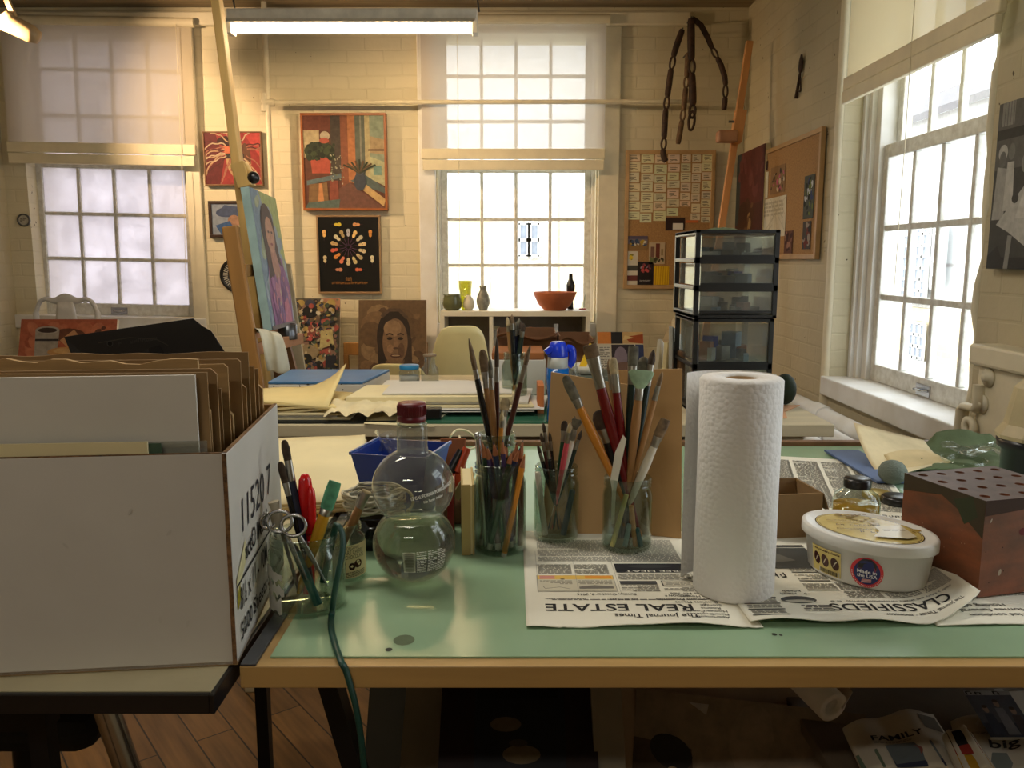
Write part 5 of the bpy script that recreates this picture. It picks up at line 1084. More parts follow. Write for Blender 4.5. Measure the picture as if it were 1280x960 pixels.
# curled sheets of paper by the window
p = [AZ(1068, 590, GZ), AZ(1180, 584, GZ)]
def curl(a, c):
    q = AZ(1105 + 75 * a, 600 - 14 * a, GZ) * (1 - c) + AZ(1070 + 90 * a, 569 - 8 * a, GZ) * c
    return q + V((-.01 * c, 0, .002 + .07 * c * c * (1 - .75 * a) + .012 * (1 - c) * a))
O('paper_sheet', MB().sheet(curl, 14, 14, (0, 0, .0006)), mat('cream_drawing_sheet', (216, 200, 160), .85), 'curling cream paper sheet rising in front of the window ledge', 'paper')
O('paper_sheet', MB().sheet(lambda a, c: AZ(1120 + 70 * a, 592 - 6 * a, GZ) * (1 - c) + AZ(1085 + 62 * a, 566 - 2 * a, GZ) * c + V((0, 0, .004 + .035 * c * (1 - a) + .01 * a)), 10, 10, (0, 0, .0006)), mat('buff_sheet', (206, 186, 140), .85), 'buff paper sheet lying under the curled one by the drilled block', 'paper')
j = AZ(1204, 584, GZ + .0); O('glass_dish', MB().lathe([(.001, .004), (.03, .002), (.037, .006), (.041, .018), (.043, .018), (.039, .003), (.031, -.0), (.001, .0)], j, 40), clear, 'round clear glass dish behind the drilled block', 'dish')
def cloth(a, c):
    q = AZ(1150 + 105 * a, 592, GZ) * (1 - c) + AZ(1152 + 100 * a, 557, GZ) * c
    rid = math.exp(-((c - .86) / .12) ** 2); return q + V((0, 0, .004 + .006 * (1 + mnoise.noise(V((a * 5, c * 5, 2)))) + .034 * rid * (1 - .35 * abs(a - .35)) * min(1, a * 6) * min(1, (1 - a) * 6) + .006 * math.sin(a * 9 + c * 4) * c))
O('cloth', MB().sheet(cloth, 30, 22, (0, 0, .002)), mat('grey_green_cloth', (90, 104, 72), .95, bump=.3, bscale=200), 'crumpled grey-green cloth at the back by the window ledge', 'cloth')
rr = random.Random(31); j0 = AZ(1222, 574, GZ)
O('plastic_wrap', MB().sheet(lambda a, c: j0 + V((.12 * (a - .5), .09 * (c - .5), .022 + .008 * mnoise.noise(V((a * 7, c * 7, 3))) + .01 * mnoise.noise(V((a * 3, c * 3, 9))))), 14, 12), glass('crinkled_cellophane', (236, 238, 238), .9, .12), 'crinkled clear plastic wrap lying on the grey-green cloth', 'wrapper')
yb_ = 1.27; j = V((AY(1298, 560, yb_).x, yb_, GZ)); zz_ = AY(1290, 548, yb_).z - GZ; zt2 = AY(1290, 476, yb_).z - GZ; rr_ = AY(1298, 560, yb_).x - AY(1251, 560, yb_).x
t = T('lidded_canister', 'black canister with beige flared lid at the right end of the table', 'canister', j)
P('body', MB().lathe([(.001, 0), (rr_ * .82, 0), (rr_ * .84, .003), (rr_ * .86, zz_ * .86), (rr_ * .98, zz_ * .9), (rr_ * 1.0, zz_ * .995), (.001, zz_ * .995)], j, 40), mat('blue_black_plastic', (24, 26, 34), .35), t)
P('lid', MB().lathe([(rr_ * 1.04, zz_), (rr_ * 1.05, zz_ + .006), (rr_ * .86, zz_ + .022), (rr_ * .68, zt2 - .012), (rr_ * .3, zt2 + .012), (.001, zt2 + .016)], j, 10, smooth=False), mat('beige_plastic', (196, 182, 146), .45), t)
# ================================================================== second table
a = AZ(350, 531, TZ); Y2a = a.y; Y2b = 3.0; X2a = -.78; X2b = AZ(1026, 522, TZ).x
t = T('work_table', 'long pale work table behind the front one, loaded with paper piles', 'table', ((X2a + X2b) / 2, (Y2a + Y2b) / 2, 0))
pale_table = mat('worn_cream_tabletop', (206, 192, 158), .5, var=.07, scale=5, stretch=(.5, 4, 4))
P('tabletop', MB().box((X2a, Y2a, TZ - .032), (X2b, Y2b, TZ)), pale_table, t, .002)
P('apron', MB().box((X2a + .05, Y2a + .04, TZ - .13), (X2b - .08, Y2a + .06, TZ - .032)), mat('shaded_apron_wood', (124, 112, 92), .7), t)  # grey puts the shadow under the tabletop into the apron colour
for x in (X2a + .08, X2b - .1):
    for y in (Y2a + .05, Y2b - .08): P('leg', MB().box((x - .03, y - .03, 0), (x + .03, y + .03, TZ - .032)), pale_table, t, .004)
Z2 = TZ + .0005
p = AZ(420, 534, Z2); O('cutting_mat', MB().box((X2a + .03, Y2a + .012, Z2), (-.3, Y2a + .3, Z2 + .006)), mat('black_mat', (16, 24, 22), .6), 'black cutting mat under the cream paper pile on the work table', 'mat')
g = AZ(560, 527, Z2); O('glass_sheet', MB().box((-.28, Y2a + .01, Z2), (.2, Y2a + .55, Z2 + .006)), mat('green_edged_glass', (60, 112, 88), .08, var=.03, spec=.6), 'green-edged glass palette sheet on the work table behind the thin brushes', 'glass sheet')
ZG2 = Z2 + .0065
b = MB(); pk = AZ(976, 523, Z2); O('pink_paper', MB().slab([AZ(955, 524, Z2), AZ(984, 523, Z2), AZ(981, 515, Z2), AZ(1000, 507, Z2), AZ(955, 507, Z2)], (0, 0, .002)), mat('salmon_paper', (214, 160, 116), .8), 'salmon coloured paper on the right end of the work table', 'paper')
# cream paper pile at its left
u_l, u_r = 322, 430; yf = Y2a + .02; zt = AY(420, 505, yf + .01).z; base_z = Z2 + .0065
t = T('paper_stack', 'thick pile of cream paper with one sheet curling up at its right corner', 'paper', (AY(375, 520, yf + .1).x, yf + .1, base_z))
n = 7; rr = random.Random(6); hh = (zt - base_z) / n
for i in range(n):
    xl, xr = AY(u_l + rr.uniform(-6, 6), 520, yf).x - .1, AY(u_r - 3 * i + rr.uniform(-8, 10), 520, yf).x; y0 = yf + rr.uniform(0, .02); d = .25
    def fn(a, c, i=i, xl=xl, xr=xr, y0=y0):
        lift = .045 * (i == n - 1) * max(0, a - .45) ** 2 * c * 6 + .006 * math.sin(a * 5 + i) * (i > 2)
        return V((xl + (xr - xl) * a, y0 + d * c, base_z + hh * (i + .92) + lift))
    P('sheet', MB().sheet(fn, 16, 6, (0, 0, hh * (.85 if i < n - 2 else .8))), manila if i > 3 else (white_card if i == 1 else cream_paper), t)
# blue portfolio on a white box
zb = AY(400, 477, 2.42).z
bl = [V((AY(335, 477, 2.42).x, 2.42, zb)), V((AY(453, 478, 2.42).x, 2.42, zb))]; bk = 2.42 + .28
br = [V((AY(487, 463, bk).x, bk, zb)), V((AY(364, 461, bk).x, bk, zb))]
t = T('storage_box', 'flat white box under the blue portfolio on the work table', 'box', (bl[0] + br[0]) / 2 - V((0, 0, zb - Z2)))
pts = [p - V((0, 0, .009)) for p in bl + br]; P('body', MB().slab([V((p.x, p.y, Z2)) for p in pts], (0, 0, zb - .009 - Z2)), white_card, t, .002)
ar = Art(plane((bl[0].x, 2.4194, Z2), (1, 0, 0), (0, 0, 1), (0, -1, 0)))
for _ in range(16): ar.ell(R.uniform(.01, .24), R.uniform(.02, .055), R.uniform(.001, .005), .0016, (70, 66, 56), 8, R.uniform(0, 3))
P('ink_mark', ar, ink, t)
O('portfolio', MB().slab([p - V((0, 0, .008)) for p in bl + br], (0, 0, .008)), mat('blue_portfolio', (70, 124, 176), .4, var=.05), 'flat blue portfolio lying on the white box at the left of the work table', 'portfolio', bevel=.002)
# white board pile
t = T('board_stack', 'pile of white mat boards in the middle of the work table', 'boards', (AZ(570, 520, TZ).x, Y2a + .2, ZG2))
lay = [(520, 668, 522, .0), (500, 680, 516, .012), (487, 676, 512, .0), (470, 668, 507, .015), (484, 660, 502, .03), (432, 640, 496, .02), (478, 640, 491, .05)]
z = ZG2 + .012
for i, (ul, ur, vt, dy) in enumerate(lay):
    y0 = Y2a + .07 + dy; xa_, xb2 = AY(ul, vt, y0).x, AY(ur, vt, y0).x; zt = max(z + .003, AY(560, vt, y0).z)
    sk = rr.uniform(-.03, .03)
    P('board', MB().slab([(xa_, y0, z), (xb2, y0 + .01, z), (xb2 + sk, y0 + .24, z), (xa_ + sk, y0 + .22, z)], (0, 0, zt - z - .0012)), white_card if i not in (3, 5) else cream_paper, t, .0006); z = zt
zt_b = z
O('marker_box', MB().box((AY(530, 520, Y2a + .05).x, Y2a + .03, ZG2 + .001), (AY(552, 520, Y2a + .05).x, Y2a + .065, AY(540, 511, Y2a + .03).z), ), black_plastic, 'black marker stub lying under the white mat boards', 'marker', bevel=.003)
# crumpled tissue and hanging sheet
j0 = AZ(440, 525, TZ)
def tis(a, c): 
    x = AZ(412 + 120 * a, 524, TZ).x; y = Y2a + .005 + .1 * c
    return V((x, y, ZG2 + .012 + .012 * abs(mnoise.noise(V((a * 9, c * 4, 4)))) + .026 * c + .012 * math.sin(a * 14) ** 2 * (1 - c)))
O('tissue_paper', MB().sheet(tis, 44, 12), mat('tissue', (226, 212, 170), .85), 'crumpled cream tissue paper beside the white mat boards', 'paper')
p = [AZ(440, 531, Z2 + .008), AZ(553, 537, Z2 + .008)]; yq = Y2a - .004
O('paper_sheet', MB().sheet(lambda a, c: V((AY(455 + 100 * a - 12 * (1 - c) * a, 530, Y2a).x, Y2a - .003 + .12 * c, Z2 + .009 + .004 * math.sin(a * 6) * c - (.006 + .008 * a) * (1 - c) ** 3)), 16, 8, (0, 0, .0005)), cream_paper, 'cream sheet overhanging the front edge of the work table behind the round bottle', 'paper')
# jars behind the boards
yj = 2.5; zj = zt_b + .0005 if 0 else Z2; j = AY(512, 478, yj); zt = AY(512, 456, yj).z; zb_ = AY(512, 480, yj).z
O('white_carton', MB().box((AY(478, 480, yj).x, yj - .06, Z2), (AY(585, 480, yj).x, yj + .09, zb_ - .0006)), white_card, 'low white carton behind the mat boards carrying two glass jars', 'box', bevel=.002)
r_ = AY(525, 470, yj).x - AY(512, 470, yj).x; c = V((j.x, yj, zb_)); h = zt - zb_
t = T('jar', 'small glass jar with a bright blue lid on the work table', 'jar', c)
P('vessel', MB().lathe([(.001, .002), (r_ * .85, 0), (r_, .006), (r_, h * .62), (r_ * .88, h * .78), (r_ * .86, h * .8)], c, 28), dusty, t)
P('lid', MB().lathe([(.001, h * .78), (r_ * .93, h * .78), (r_ * .95, h * .8), (r_ * .95, h * .97), (r_ * .9, h), (.001, h)], c, 28), mat('sky_blue_lid', (36, 128, 180), .35), t, label='bright blue lid'); P('contents', MB().lathe([(.001, .003), (r_ * .9, .004), (r_ * .9, h * .45), (.001, h * .5)], c, 20), white_card, t)
j = AY(538, 478, yj); c = V((j.x, yj - .01, zb_)); h = AY(538, 442, yj).z - zb_; r_ = AY(549, 470, yj).x - AY(538, 470, yj).x
t = T('bottle', 'small clear necked bottle beside the blue-lidded jar', 'bottle', c); P('vessel', MB().lathe([(.001, .002), (r_ * .9, 0), (r_, .005), (r_, h * .5), (r_ * .62, h * .66), (r_ * .6, h * .9), (r_ * .68, h * .91), (r_ * .68, h), (r_ * .5, h)], c, 28), dusty, t)
P('residue', MB().lathe([(.001, .003), (r_ * .9, .004), (r_ * .9, h * .1), (.001, h * .1)], c, 20), mat('olive_liquid', (170, 160, 60), .3), t); P('crusted_rim', MB().torus(c + V((0, 0, h * .96)), r_ * .62, .004), mat('crusted_paint', (140, 120, 96), .9), t)
# cream shell chairs beyond the table
sh = mat('cream_moulded_plastic', (236, 222, 160), .35, var=.02)
def shell_chair(label, u0, u1, vt, vb, y, yaw, flip=1):
    x0, x1 = AY(u0, (vt + vb) / 2, y).x, AY(u1, (vt + vb) / 2, y).x; zt, cx = AY(u0, vt, y).z, (x0 + x1) / 2; W = (x1 - x0); zs = .44
    t = T('shell_chair', label, 'chair', (cx, y, 0), yaw)
    def fn(a, c):
        # c: 0 front of seat .. 1 top of back
        s = a * 2 - 1; w = W / 2 * (.92 + .12 * math.sin(c * PI)) * (1 - .12 * max(0, c - .85) / .15 * abs(s) ** 2)
        edge = .05 * abs(s) ** 3
        if c < .5: q = c / .5; return V((s * w, .42 - .40 * q, zs + .015 - .03 * math.sin(q * PI) + edge))
        q = (c - .5) / .5; rnd = (1 - abs(s) ** 4 * .16) if q > .7 else 1 - abs(s) ** 4 * .16 * q / .7
        return V((s * w, .02 - .1 * q + .35 * edge * 4 * .5, zs + .015 + (zt - zs - .015) * (q ** .85) * rnd))
    P('shell', MB().sheet(lambda a, c: fn(1 - a, c), 20, 28, (0, .006, .004)), sh, t, local=True)
    for sx in (-1, 1):
        for y_, yo in ((.36, .42), (.06, -.04)): P('leg', MB().sweep([(sx * .12, y_, zs - .02), (sx * .2, yo, 0)], .011, n=10), chrome, t, local=True)
    return t
shell_chair('cream moulded plastic chair showing its back in front of the white shelf', 534, 613, 405, 470, 3.25, .2)
shell_chair('second cream moulded chair, its low top edge behind the blue portfolio', 458, 540, 452, 475, 3.85, -.1)
# jar of brushes on the work table
yk = 2.3; zb_ = AZ(644, 503, Z2).z; c = V((AY(643, 470, yk).x, yk, Z2 + .0005)); hk = AY(643, 441, yk).z - Z2; rk = AY(659, 470, yk).x - c.x
jar('glass jar of dark brushes on the work table in front of the brown carton', c, rk, hk, .82)
for u, v, hd, hr, lab in ((634, 396, 'natural', 'w', 'pale-tipped brush at the left of the far brush jar'), (640, 393, 'black', 'b', 'tall dark brush left of centre in the far brush jar'), (645, 402, 'navy', 'g', 'navy brush near the centre of the far brush jar'), (649, 398, 'orange', 'g', 'orange-handled brush in the far brush jar'), (652, 401, 'black', 'd', 'black brush right of the orange one in the far brush jar'), (655, 404, 'darkgreen', 'd', 'dark green brush at the right of the far brush jar')):
    brush(lab, c, rk, AY(u, v, yk + R.uniform(-.02, .02)), .0065, hd, hr, 'round', (.66, .85), 1.2, 'brushes in the far jar')
# white file boxes with open cartons
yfb = 2.52; xw0, xw1 = AY(613, 470, yfb).x, AY(664, 470, yfb).x; zw_ = AY(640, 450, yfb).z
t = T('file_box', 'tall white file box behind the far brush jar', 'box', ((xw0 + xw1) / 2, yfb + .12, Z2)); P('body', MB().box((xw0, yfb, Z2), (AY(682, 470, yfb).x, yfb + .22, zw_)), white_card, t, .002); P('brown_lining', MB().box((xw0 + .004, yfb + .004, zw_), (AY(682, 470, yfb).x - .004, yfb + .216, AY(640, 441, yfb).z)), mat('rust_card', (156, 96, 48), .8), t, .004)
yo = 2.78
for u0, u1, vt, lab in ((621, 696, 414, 'open brown carton with folded flap behind the far brush jar'), (699, 742, 420, 'open brown carton behind the blue water bottle')):
    xa_, xb2 = AY(u0, 440, yo).x, AY(u1, 440, yo).x; zt = AY(u0, vt, yo).z; t = T('open_carton', lab, 'box', ((xa_ + xb2) / 2, yo + .08, Z2))
    for nm, lo, hi in (('front_wall', (xa_, yo, Z2), (xb2, yo + .004, zt - .02)), ('back_wall', (xa_, yo + .16, Z2), (xb2, yo + .164, zt)), ('side_wall', (xa_, yo + .004, Z2), (xa_ + .004, yo + .16, zt)), ('side_wall', (xb2 - .004, yo + .004, Z2), (xb2, yo + .16, zt - .01))): P(nm, MB().box(lo, hi), mat('dull_brown_card', (128, 90, 60), .85), t)
    P('flap', MB().sheet(lambda a, c: V((xa_ + (xb2 - xa_) * a, yo - .045 * c, zt - .02 + .012 * math.sin(a * 7) + .012 * c)), 10, 3, (0, 0, .004)), mat('dull_brown_card', (128, 90, 60), .85), t)
# blue drinking bottle
yb_ = 2.1; c = V((AY(697, 480, yb_).x, yb_, Z2 + .0005)); H = AY(697, 427, yb_).z - c.z; r_ = AY(711, 470, yb_).x - c.x
t = T('water_bottle', 'translucent blue drinking bottle with bright blue flip cap on the work table', 'bottle', c)
P('body', MB().lathe([(.001, .001), (r_ * .86, 0), (r_ * .95, .005), (r_ * .9, H * .3), (r_, H * .5), (r_, H * .68), (.001, H * .68)], c, 32), mat('translucent_blue', (8, 92, 168), .15, var=.05), t)
P('collar', MB().lathe([(r_ * .9, H * .675), (r_ * .93, H * .69), (r_ * .9, H * .82), (.001, H * .82)], c, 32), mat('grey_collar', (176, 178, 172), .4), t, label='grey collar')
P('cap', MB().lathe([(r_ * .9, H * .815), (r_ * .93, H * .83), (r_ * .84, H * .94), (r_ * .6, H), (.001, H)], c, 32).bar(c + V((-r_ * .5, -.01, H * .93)), c + V((-r_ * 1.15, -.012, H * .87)), .02, .014, (0, 1, 0)), mat('bright_blue_cap', (24, 60, 214), .25), t, .001, label='bright blue flip cap')
P('carry_loop', MB().sweep(smooth([c + V((r_ * .8, 0, H * .92)), c + V((r_ * 1.25, 0, H * .9)), c + V((r_ * 1.3, 0, H * .78)), c + V((r_ * .95, 0, H * .7))]), .006, .01, n=8, side=(0, 1, 0)), mat('bright_blue_cap', (24, 60, 214), .25), t)
yb_ = 2.18; c = V((AY(716, 480, yb_).x, yb_, Z2 + .0005)); H = AY(716, 448, yb_).z - c.z; r_ = AY(726, 470, yb_).x - c.x
t = T('clear_bottle', 'clear plastic water bottle right of the blue drinking bottle', 'bottle', c); P('vessel', MB().lathe([(.001, .001), (r_ * .9, 0), (r_ * 1.15, .006), (r_ * 1.15, H * .55), (r_ * 1.0, H * .7), (r_ * .5, H * .88), (r_ * .42, H * .9)], c, 28), dusty, t); P('cap', MB().lathe([(r_ * .46, H * .89), (r_ * .5, H * .9), (r_ * .5, H * .99), (r_ * .46, H), (.001, H)], c, 20), dusty, t)
yb_ = 2.4; zd = AY(734, 468, yb_).z; O('white_carton', MB().box((AY(712, 480, yb_).x, yb_ - .05, Z2), (AY(766, 480, yb_).x, yb_ + .12, zd)), mat('grey_green_box', (86, 92, 80), .7), 'low grey-green box under the white dish on the work table', 'box', bevel=.002)
c = V((AY(732, 466, yb_).x, yb_ + .02, zd + .0005)); O('dish', MB().lathe([(.001, .002), (.03, 0), (.05, .026), (.052, .026), (.034, .001), (.001, 0)], c, 28), mat('white_glaze', (224, 218, 200), .25), 'small white dish holding a yellow tube', 'dish')
O('yellow_tube', MB().bar(c + V((-.01, 0, .014)), c + V((.022, .01, .085)), .02, .01), mat('yellow_plastic', (226, 184, 30), .4), 'yellow paint tube standing in the white dish', 'tube', bevel=.003)
# magazines standing behind
ym = 2.62; q0, q1 = AY(745, 466, ym), AY(808, 466, ym)
def leaning(name, label, cat, u0, u1, vt, vb, y, draw, thick=.006, lean=.05, m=None, group=None, mtl=None):
    p0, p1 = AY(u0, vb, y), AY(u1, vb, y); top = AY(u0, vt, y + lean); p0.z = p1.z = (p0.z + p1.z) / 2
    up = V((0, lean, top.z - p0.z)); H = up.length; W = p1.x - p0.x; un = up.normalized()
    t = T(name, label, cat, p0, group=group); n = V((1, 0, 0)).cross(un)
    P('panel', MB().slab([p0, V((p1.x, p0.y, p0.z)), V((p1.x, p0.y, p0.z)) + up, p0 + up], -n * thick), m or white_card, t, .0006)
    ar = Art(plane(p0 + n * .0005, (1, 0, 0), un, n)); draw(ar, W, H); P('picture', ar, mtl or paint, t); return t
def mag1(ar, W, H):
    ar.rect(0, 0, W, H, (196, 178, 148)); ar.rect(.0, H * .72, W * .3, H, (196, 118, 54)); ar.rect(W * .3, H * .72, W * .55, H, (40, 36, 36)); ar.rect(W * .55, H * .72, W, H, (190, 150, 96)); ar.poly([(W * .7, H * .75), (W, H * .72), (W, H * .95), (W * .6, H * .88)], (150, 70, 36)); ar.poly([(W * .55, H * .8), (W * .8, H * .86), (W * .6, H * .92)], (206, 170, 110))
    ar.rect(W * .3, 0, W * .8, H * .7, (52, 44, 48)); ar.ell(W * .5, H * .4, W * .14, H * .25, (124, 108, 116)); ar.ell(W * .55, H * .15, W * .2, H * .14, (110, 84, 72)); ar.rect(W * .02, .01, W * .28, H * .68, (196, 186, 166)); ar.rect(W * .82, 0, W, H * .7, (50, 56, 84)); ar.print_lines(W * .04, .01, W * .26, H * .66, .006, (120, 112, 100))
t = leaning('magazine', 'magazine page with orange and black pictures propped behind the big brushes', 'magazine', 748, 806, 415, 468, ym, mag1, .004, .06, mtl=gloss_print)
O('magazine_stand', MB().box((AY(742, 466, ym).x, ym - .01, Z2), (AY(812, 466, ym).x, ym + .1, AY(770, 468, ym).z - .0005)), card_dark, 'low brown box under the propped magazine', 'box')
# white canvases leaning
yc_ = 2.55
for i, (u0, u1, v0, v1, u2, u3, lab) in enumerate(((815, 826, 470, 424, 822, 832, 'white canvas board, leftmost of the three leaning by the drawers'), (826, 836, 470, 428, 830, 846, 'cream-edged canvas board in the middle of the three leaning by the drawers'), (836, 843, 470, 408, 836, 849, 'tall white canvas board nearest the drawers, leaning'))):
    y = yc_ - i * .05; pz = Z2; p0, p1 = V((AY(u0, 480, y).x, y, pz)), V((AY(u1 + 12, 480, y + .12).x, y + .16, pz)); q0, q1 = AY(u2, v1, y), AY(u3, v1 + 12, y + .16)
    O('canvas_board', MB().slab([p0, p1, q1, q0], (.012, .004, 0)), white_card if i != 1 else cream_paper, lab, 'canvas', 'canvas boards by the drawers', bevel=.001)
O('cardboard_sheet', MB().slab([V((AY(838, 480, 2.82).x, 2.82, Z2)), V((AY(858, 480, 2.86).x, 2.86, Z2)), AY(858, 395, 2.9), AY(840, 399, 2.86), AY(826, 430, 2.84)], (0, .004, 0)), card, 'tan cardboard sheet standing left of the black drawers', 'cardboard')
b = MB(); O('wooden_offcut', MB().box((AY(849, 480, 2.43).x, 2.43, Z2), (AY(856, 480, 2.43).x, 2.6, AY(852, 440, 2.43).z)), wood_dark, 'small dark wooden panel squeezed beside the black drawers', 'panel', bevel=.002)
# black drawer units, one on the other
def drawer_unit(name, label, x0, x1, y, depth, z0, z1, rows, seed):
    t = T(name, label, 'drawers', ((x0 + x1) / 2, y + depth / 2, z0)); f = .0135; W = x1 - x0; b = MB()
    for x in (x0, x1 - f):
        for yy in (y, y + depth - f): b.box((x, yy, z0), (x + f, yy + f, z1))
        for z in (z0, z1 - f): b.box((x, y + f, z), (x + f, y + depth - f, z + f))
    b.box((x0, y, z1 - f * .7), (x1, y + depth, z1)); b.box((x0, y, z0), (x1, y + depth, z0 + f * .7))
    hgt = (z1 - z0 - f) / rows
    for i in range(1, rows): z = z0 + f * .5 + hgt * i; b.box((x0, y, z - .009), (x1, y + f, z + .009)); b.box((x0, y + f, z - f * .4), (x0 + f * .6, y + depth - f, z + f * .4)); b.box((x1 - f * .6, y + f, z - f * .4), (x1, y + depth - f, z + f * .4))
    P('frame', b, black_plastic, t, .0015)
    rr = random.Random(seed); cols = [(90, 92, 90), (40, 40, 42), (150, 146, 134), (206, 202, 190), (30, 60, 200), (196, 120, 76), (110, 108, 100), (236, 234, 226), (24, 24, 26), (150, 190, 226)]
    for i in range(rows):
        za, zb = z0 + f * .5 + hgt * i + f * .6, z0 + f * .5 + hgt * (i + 1) - f * .6; d = MB(); xa_, xb2 = x0 + f + .002, x1 - f - .002; ya_ = y + .002
        for lo, hi in (((xa_, ya_, za), (xb2, ya_ + .002, zb)), ((xa_, y + depth - .012, za), (xb2, y + depth - .01, zb)), ((xa_, ya_ + .002, za), (xa_ + .002, y + depth - .012, zb)), ((xb2 - .002, ya_ + .002, za), (xb2, y + depth - .012, zb)), ((xa_, ya_, za - .002), (xb2, y + depth - .01, za))): d.box(lo, hi)
        dr = P('drawer', d, dusty, t); h = MB(); h.box((xa_, ya_ - .006, za - .001), (xb2, ya_, za + .006)); P('drawer_pull', h, black_plastic, dr)
        c = MB()
        for _ in range(14):
            w, dd, hh = rr.uniform(.012, .05), rr.uniform(.015, .06), rr.uniform(.006, (zb - za) * .7); x, yy = rr.uniform(xa_ + .03, xb2 - .03), rr.uniform(y + .035, y + depth - .05)
            c.obox((x, yy, za + .0015 + hh / 2), (w, dd, hh), rotz(rr.uniform(0, 3)), 0, lin(rr.choice(cols)))
        cc = P('drawer_contents', c, paint, t); cc['kind'] = 'stuff'
    return t
yd = 2.22; xd0, xd1 = AY(869, 330, yd).x, AY(974, 330, yd).x; zd1 = AY(920, 287, yd).z; zd0 = AY(920, 398, yd).z
drawer_unit('drawer_unit', 'upper black drawer tower of three clear drawers with window light on its side', xd0, xd1, yd, .285, zd0, zd1, 3, 5)
drawer_unit('drawer_unit', 'lower black drawer tower of clear drawers behind the paper towels', xd0 + .003, xd1 - .004, yd + .004, .26, Z2, zd0 - .001, 2, 8)
b = MB(); q = AY(976, 436, yd + .2); O('green_bag', MB().ball((q.x + .005, yd + .16, Z2 + .045), .03, .05, .045, 14, 10), mat('dark_green_bag', (36, 52, 34), .7, bump=.5, bscale=60), 'small dark green bag beside the lower black drawers', 'bag')
q = AY(905, 283, yd + .1); O('green_cloth', MB().sheet(lambda a, c: V((xd0 + .04 + .11 * a, yd + .06 + .1 * c, zd1 + .001 + .008 * math.sin(a * PI) * math.sin(c * PI) * (1 + .6 * mnoise.noise(V((a * 6, c * 6, 0)))))), 14, 10, (0, 0, .001)), mat('grey_green_cloth', (90, 104, 72), .95, bump=.3, bscale=200), 'folded green cloth on top of the black drawer tower', 'cloth')
# white stack and other bits right of the far jar
O('brown_box', MB().box((AY(672, 500, 2.2).x, 2.2, Z2), (AY(680, 500, 2.2).x, 2.3, AY(676, 482, 2.2).z)), mat('orange_card', (190, 110, 52), .7), 'small orange-brown box beside the blue drinking bottle', 'box', bevel=.001)
# ================================================================== white shelf unit under the middle window
ys0, ys1 = YB - .33, YB - .03; xs0, xs1 = AY(550, 400, ys0).x, AY(738, 400, ys0).x; zs1 = AY(640, 389, ys0).z; ws = mat('white_laminate', (222, 216, 194), .4, var=.02)
t = T('shelf_unit', 'white open shelf unit standing under the middle window', 'shelf', ((xs0 + xs1) / 2, (ys0 + ys1) / 2, 0))
P('top', MB().box((xs0, ys0, zs1 - .03), (xs1, ys1, zs1)), ws, t, .002)
xm_ = AY(614, 410, ys0).x
for x in (xs0, xs1 - .025): P('side_panel', MB().box((x, ys0, 0), (x + .025, ys1, zs1 - .03)), ws, t, .001)
P('divider', MB().box((xm_ - .011, ys0 + .002, .05), (xm_ + .011, ys1, zs1 - .03)), ws, t)
P('back_panel', MB().box((xs0 + .025, ys1 - .008, .05), (xs1 - .025, ys1, zs1 - .03)), mat('grey_back_panel', (126, 120, 112), .7), t)
for z in (.05, zs1 - .42): P('shelf', MB().box((xs0 + .025, ys0 + .004, z), (xs1 - .025, ys1 - .008, z + .022)), ws, t)
zsh = zs1 - .42 + .0225
x_ = lambda u: AY(u, 420, ys0 + .1).x
for u, vt, r_, col, lid_, lab in ((663, 409, .018, (196, 50, 40), None, 'red lidded paint pot on the shelf unit'), (672, 410, .02, (190, 170, 150), (210, 200, 180), 'patterned tin on the shelf unit beside the red pot'), (681, 413, .016, (150, 120, 100), (190, 190, 186), 'small brown jar with pale cap on the shelf unit'), (688, 410, .018, (34, 36, 42), None, 'dark grey bottle on the shelf unit left of the white-capped black one'), (695, 405, .02, (18, 18, 22), (220, 220, 216), 'black bottle with white cap on the shelf unit'), (726, 417, .019, (224, 212, 180), None, 'cream pot at the right of the shelf unit'), (730, 417, .01, (150, 120, 80), None, 'slim tan stick pot at the far right of the shelf unit'), (620, 412, .024, (170, 164, 150), None, 'grey striped canister left of the brushes on the shelf unit')):
    c = V((x_(u), ys0 + .1, zsh)); h = AY(u, vt, ys0 + .1).z - zsh; t = T('paint_pot', lab, 'pot', c, group='pots on the shelf unit'); m_ = mat('pot_%d' % u, col, .4)
    P('body', MB().lathe([(.001, 0), (r_, 0), (r_, h * .8), (r_ * .8, h * .85), (.001, h * .85)], c, 18), m_, t); P('lid', MB().lathe([(r_ * .7, h * .85), (r_ * .7, h), (.001, h)], c, 16), mat('pot_lid_%d' % u, lid_ or col, .4), t)
O('paper_note', MB().box((AY(617, 415, ys1 - .012).x, ys1 - .0105, zsh + .2), (AY(625, 415, ys1 - .012).x, ys1 - .0085, zsh + .29)), cream_paper, 'small note stuck inside the white shelf unit', 'note')
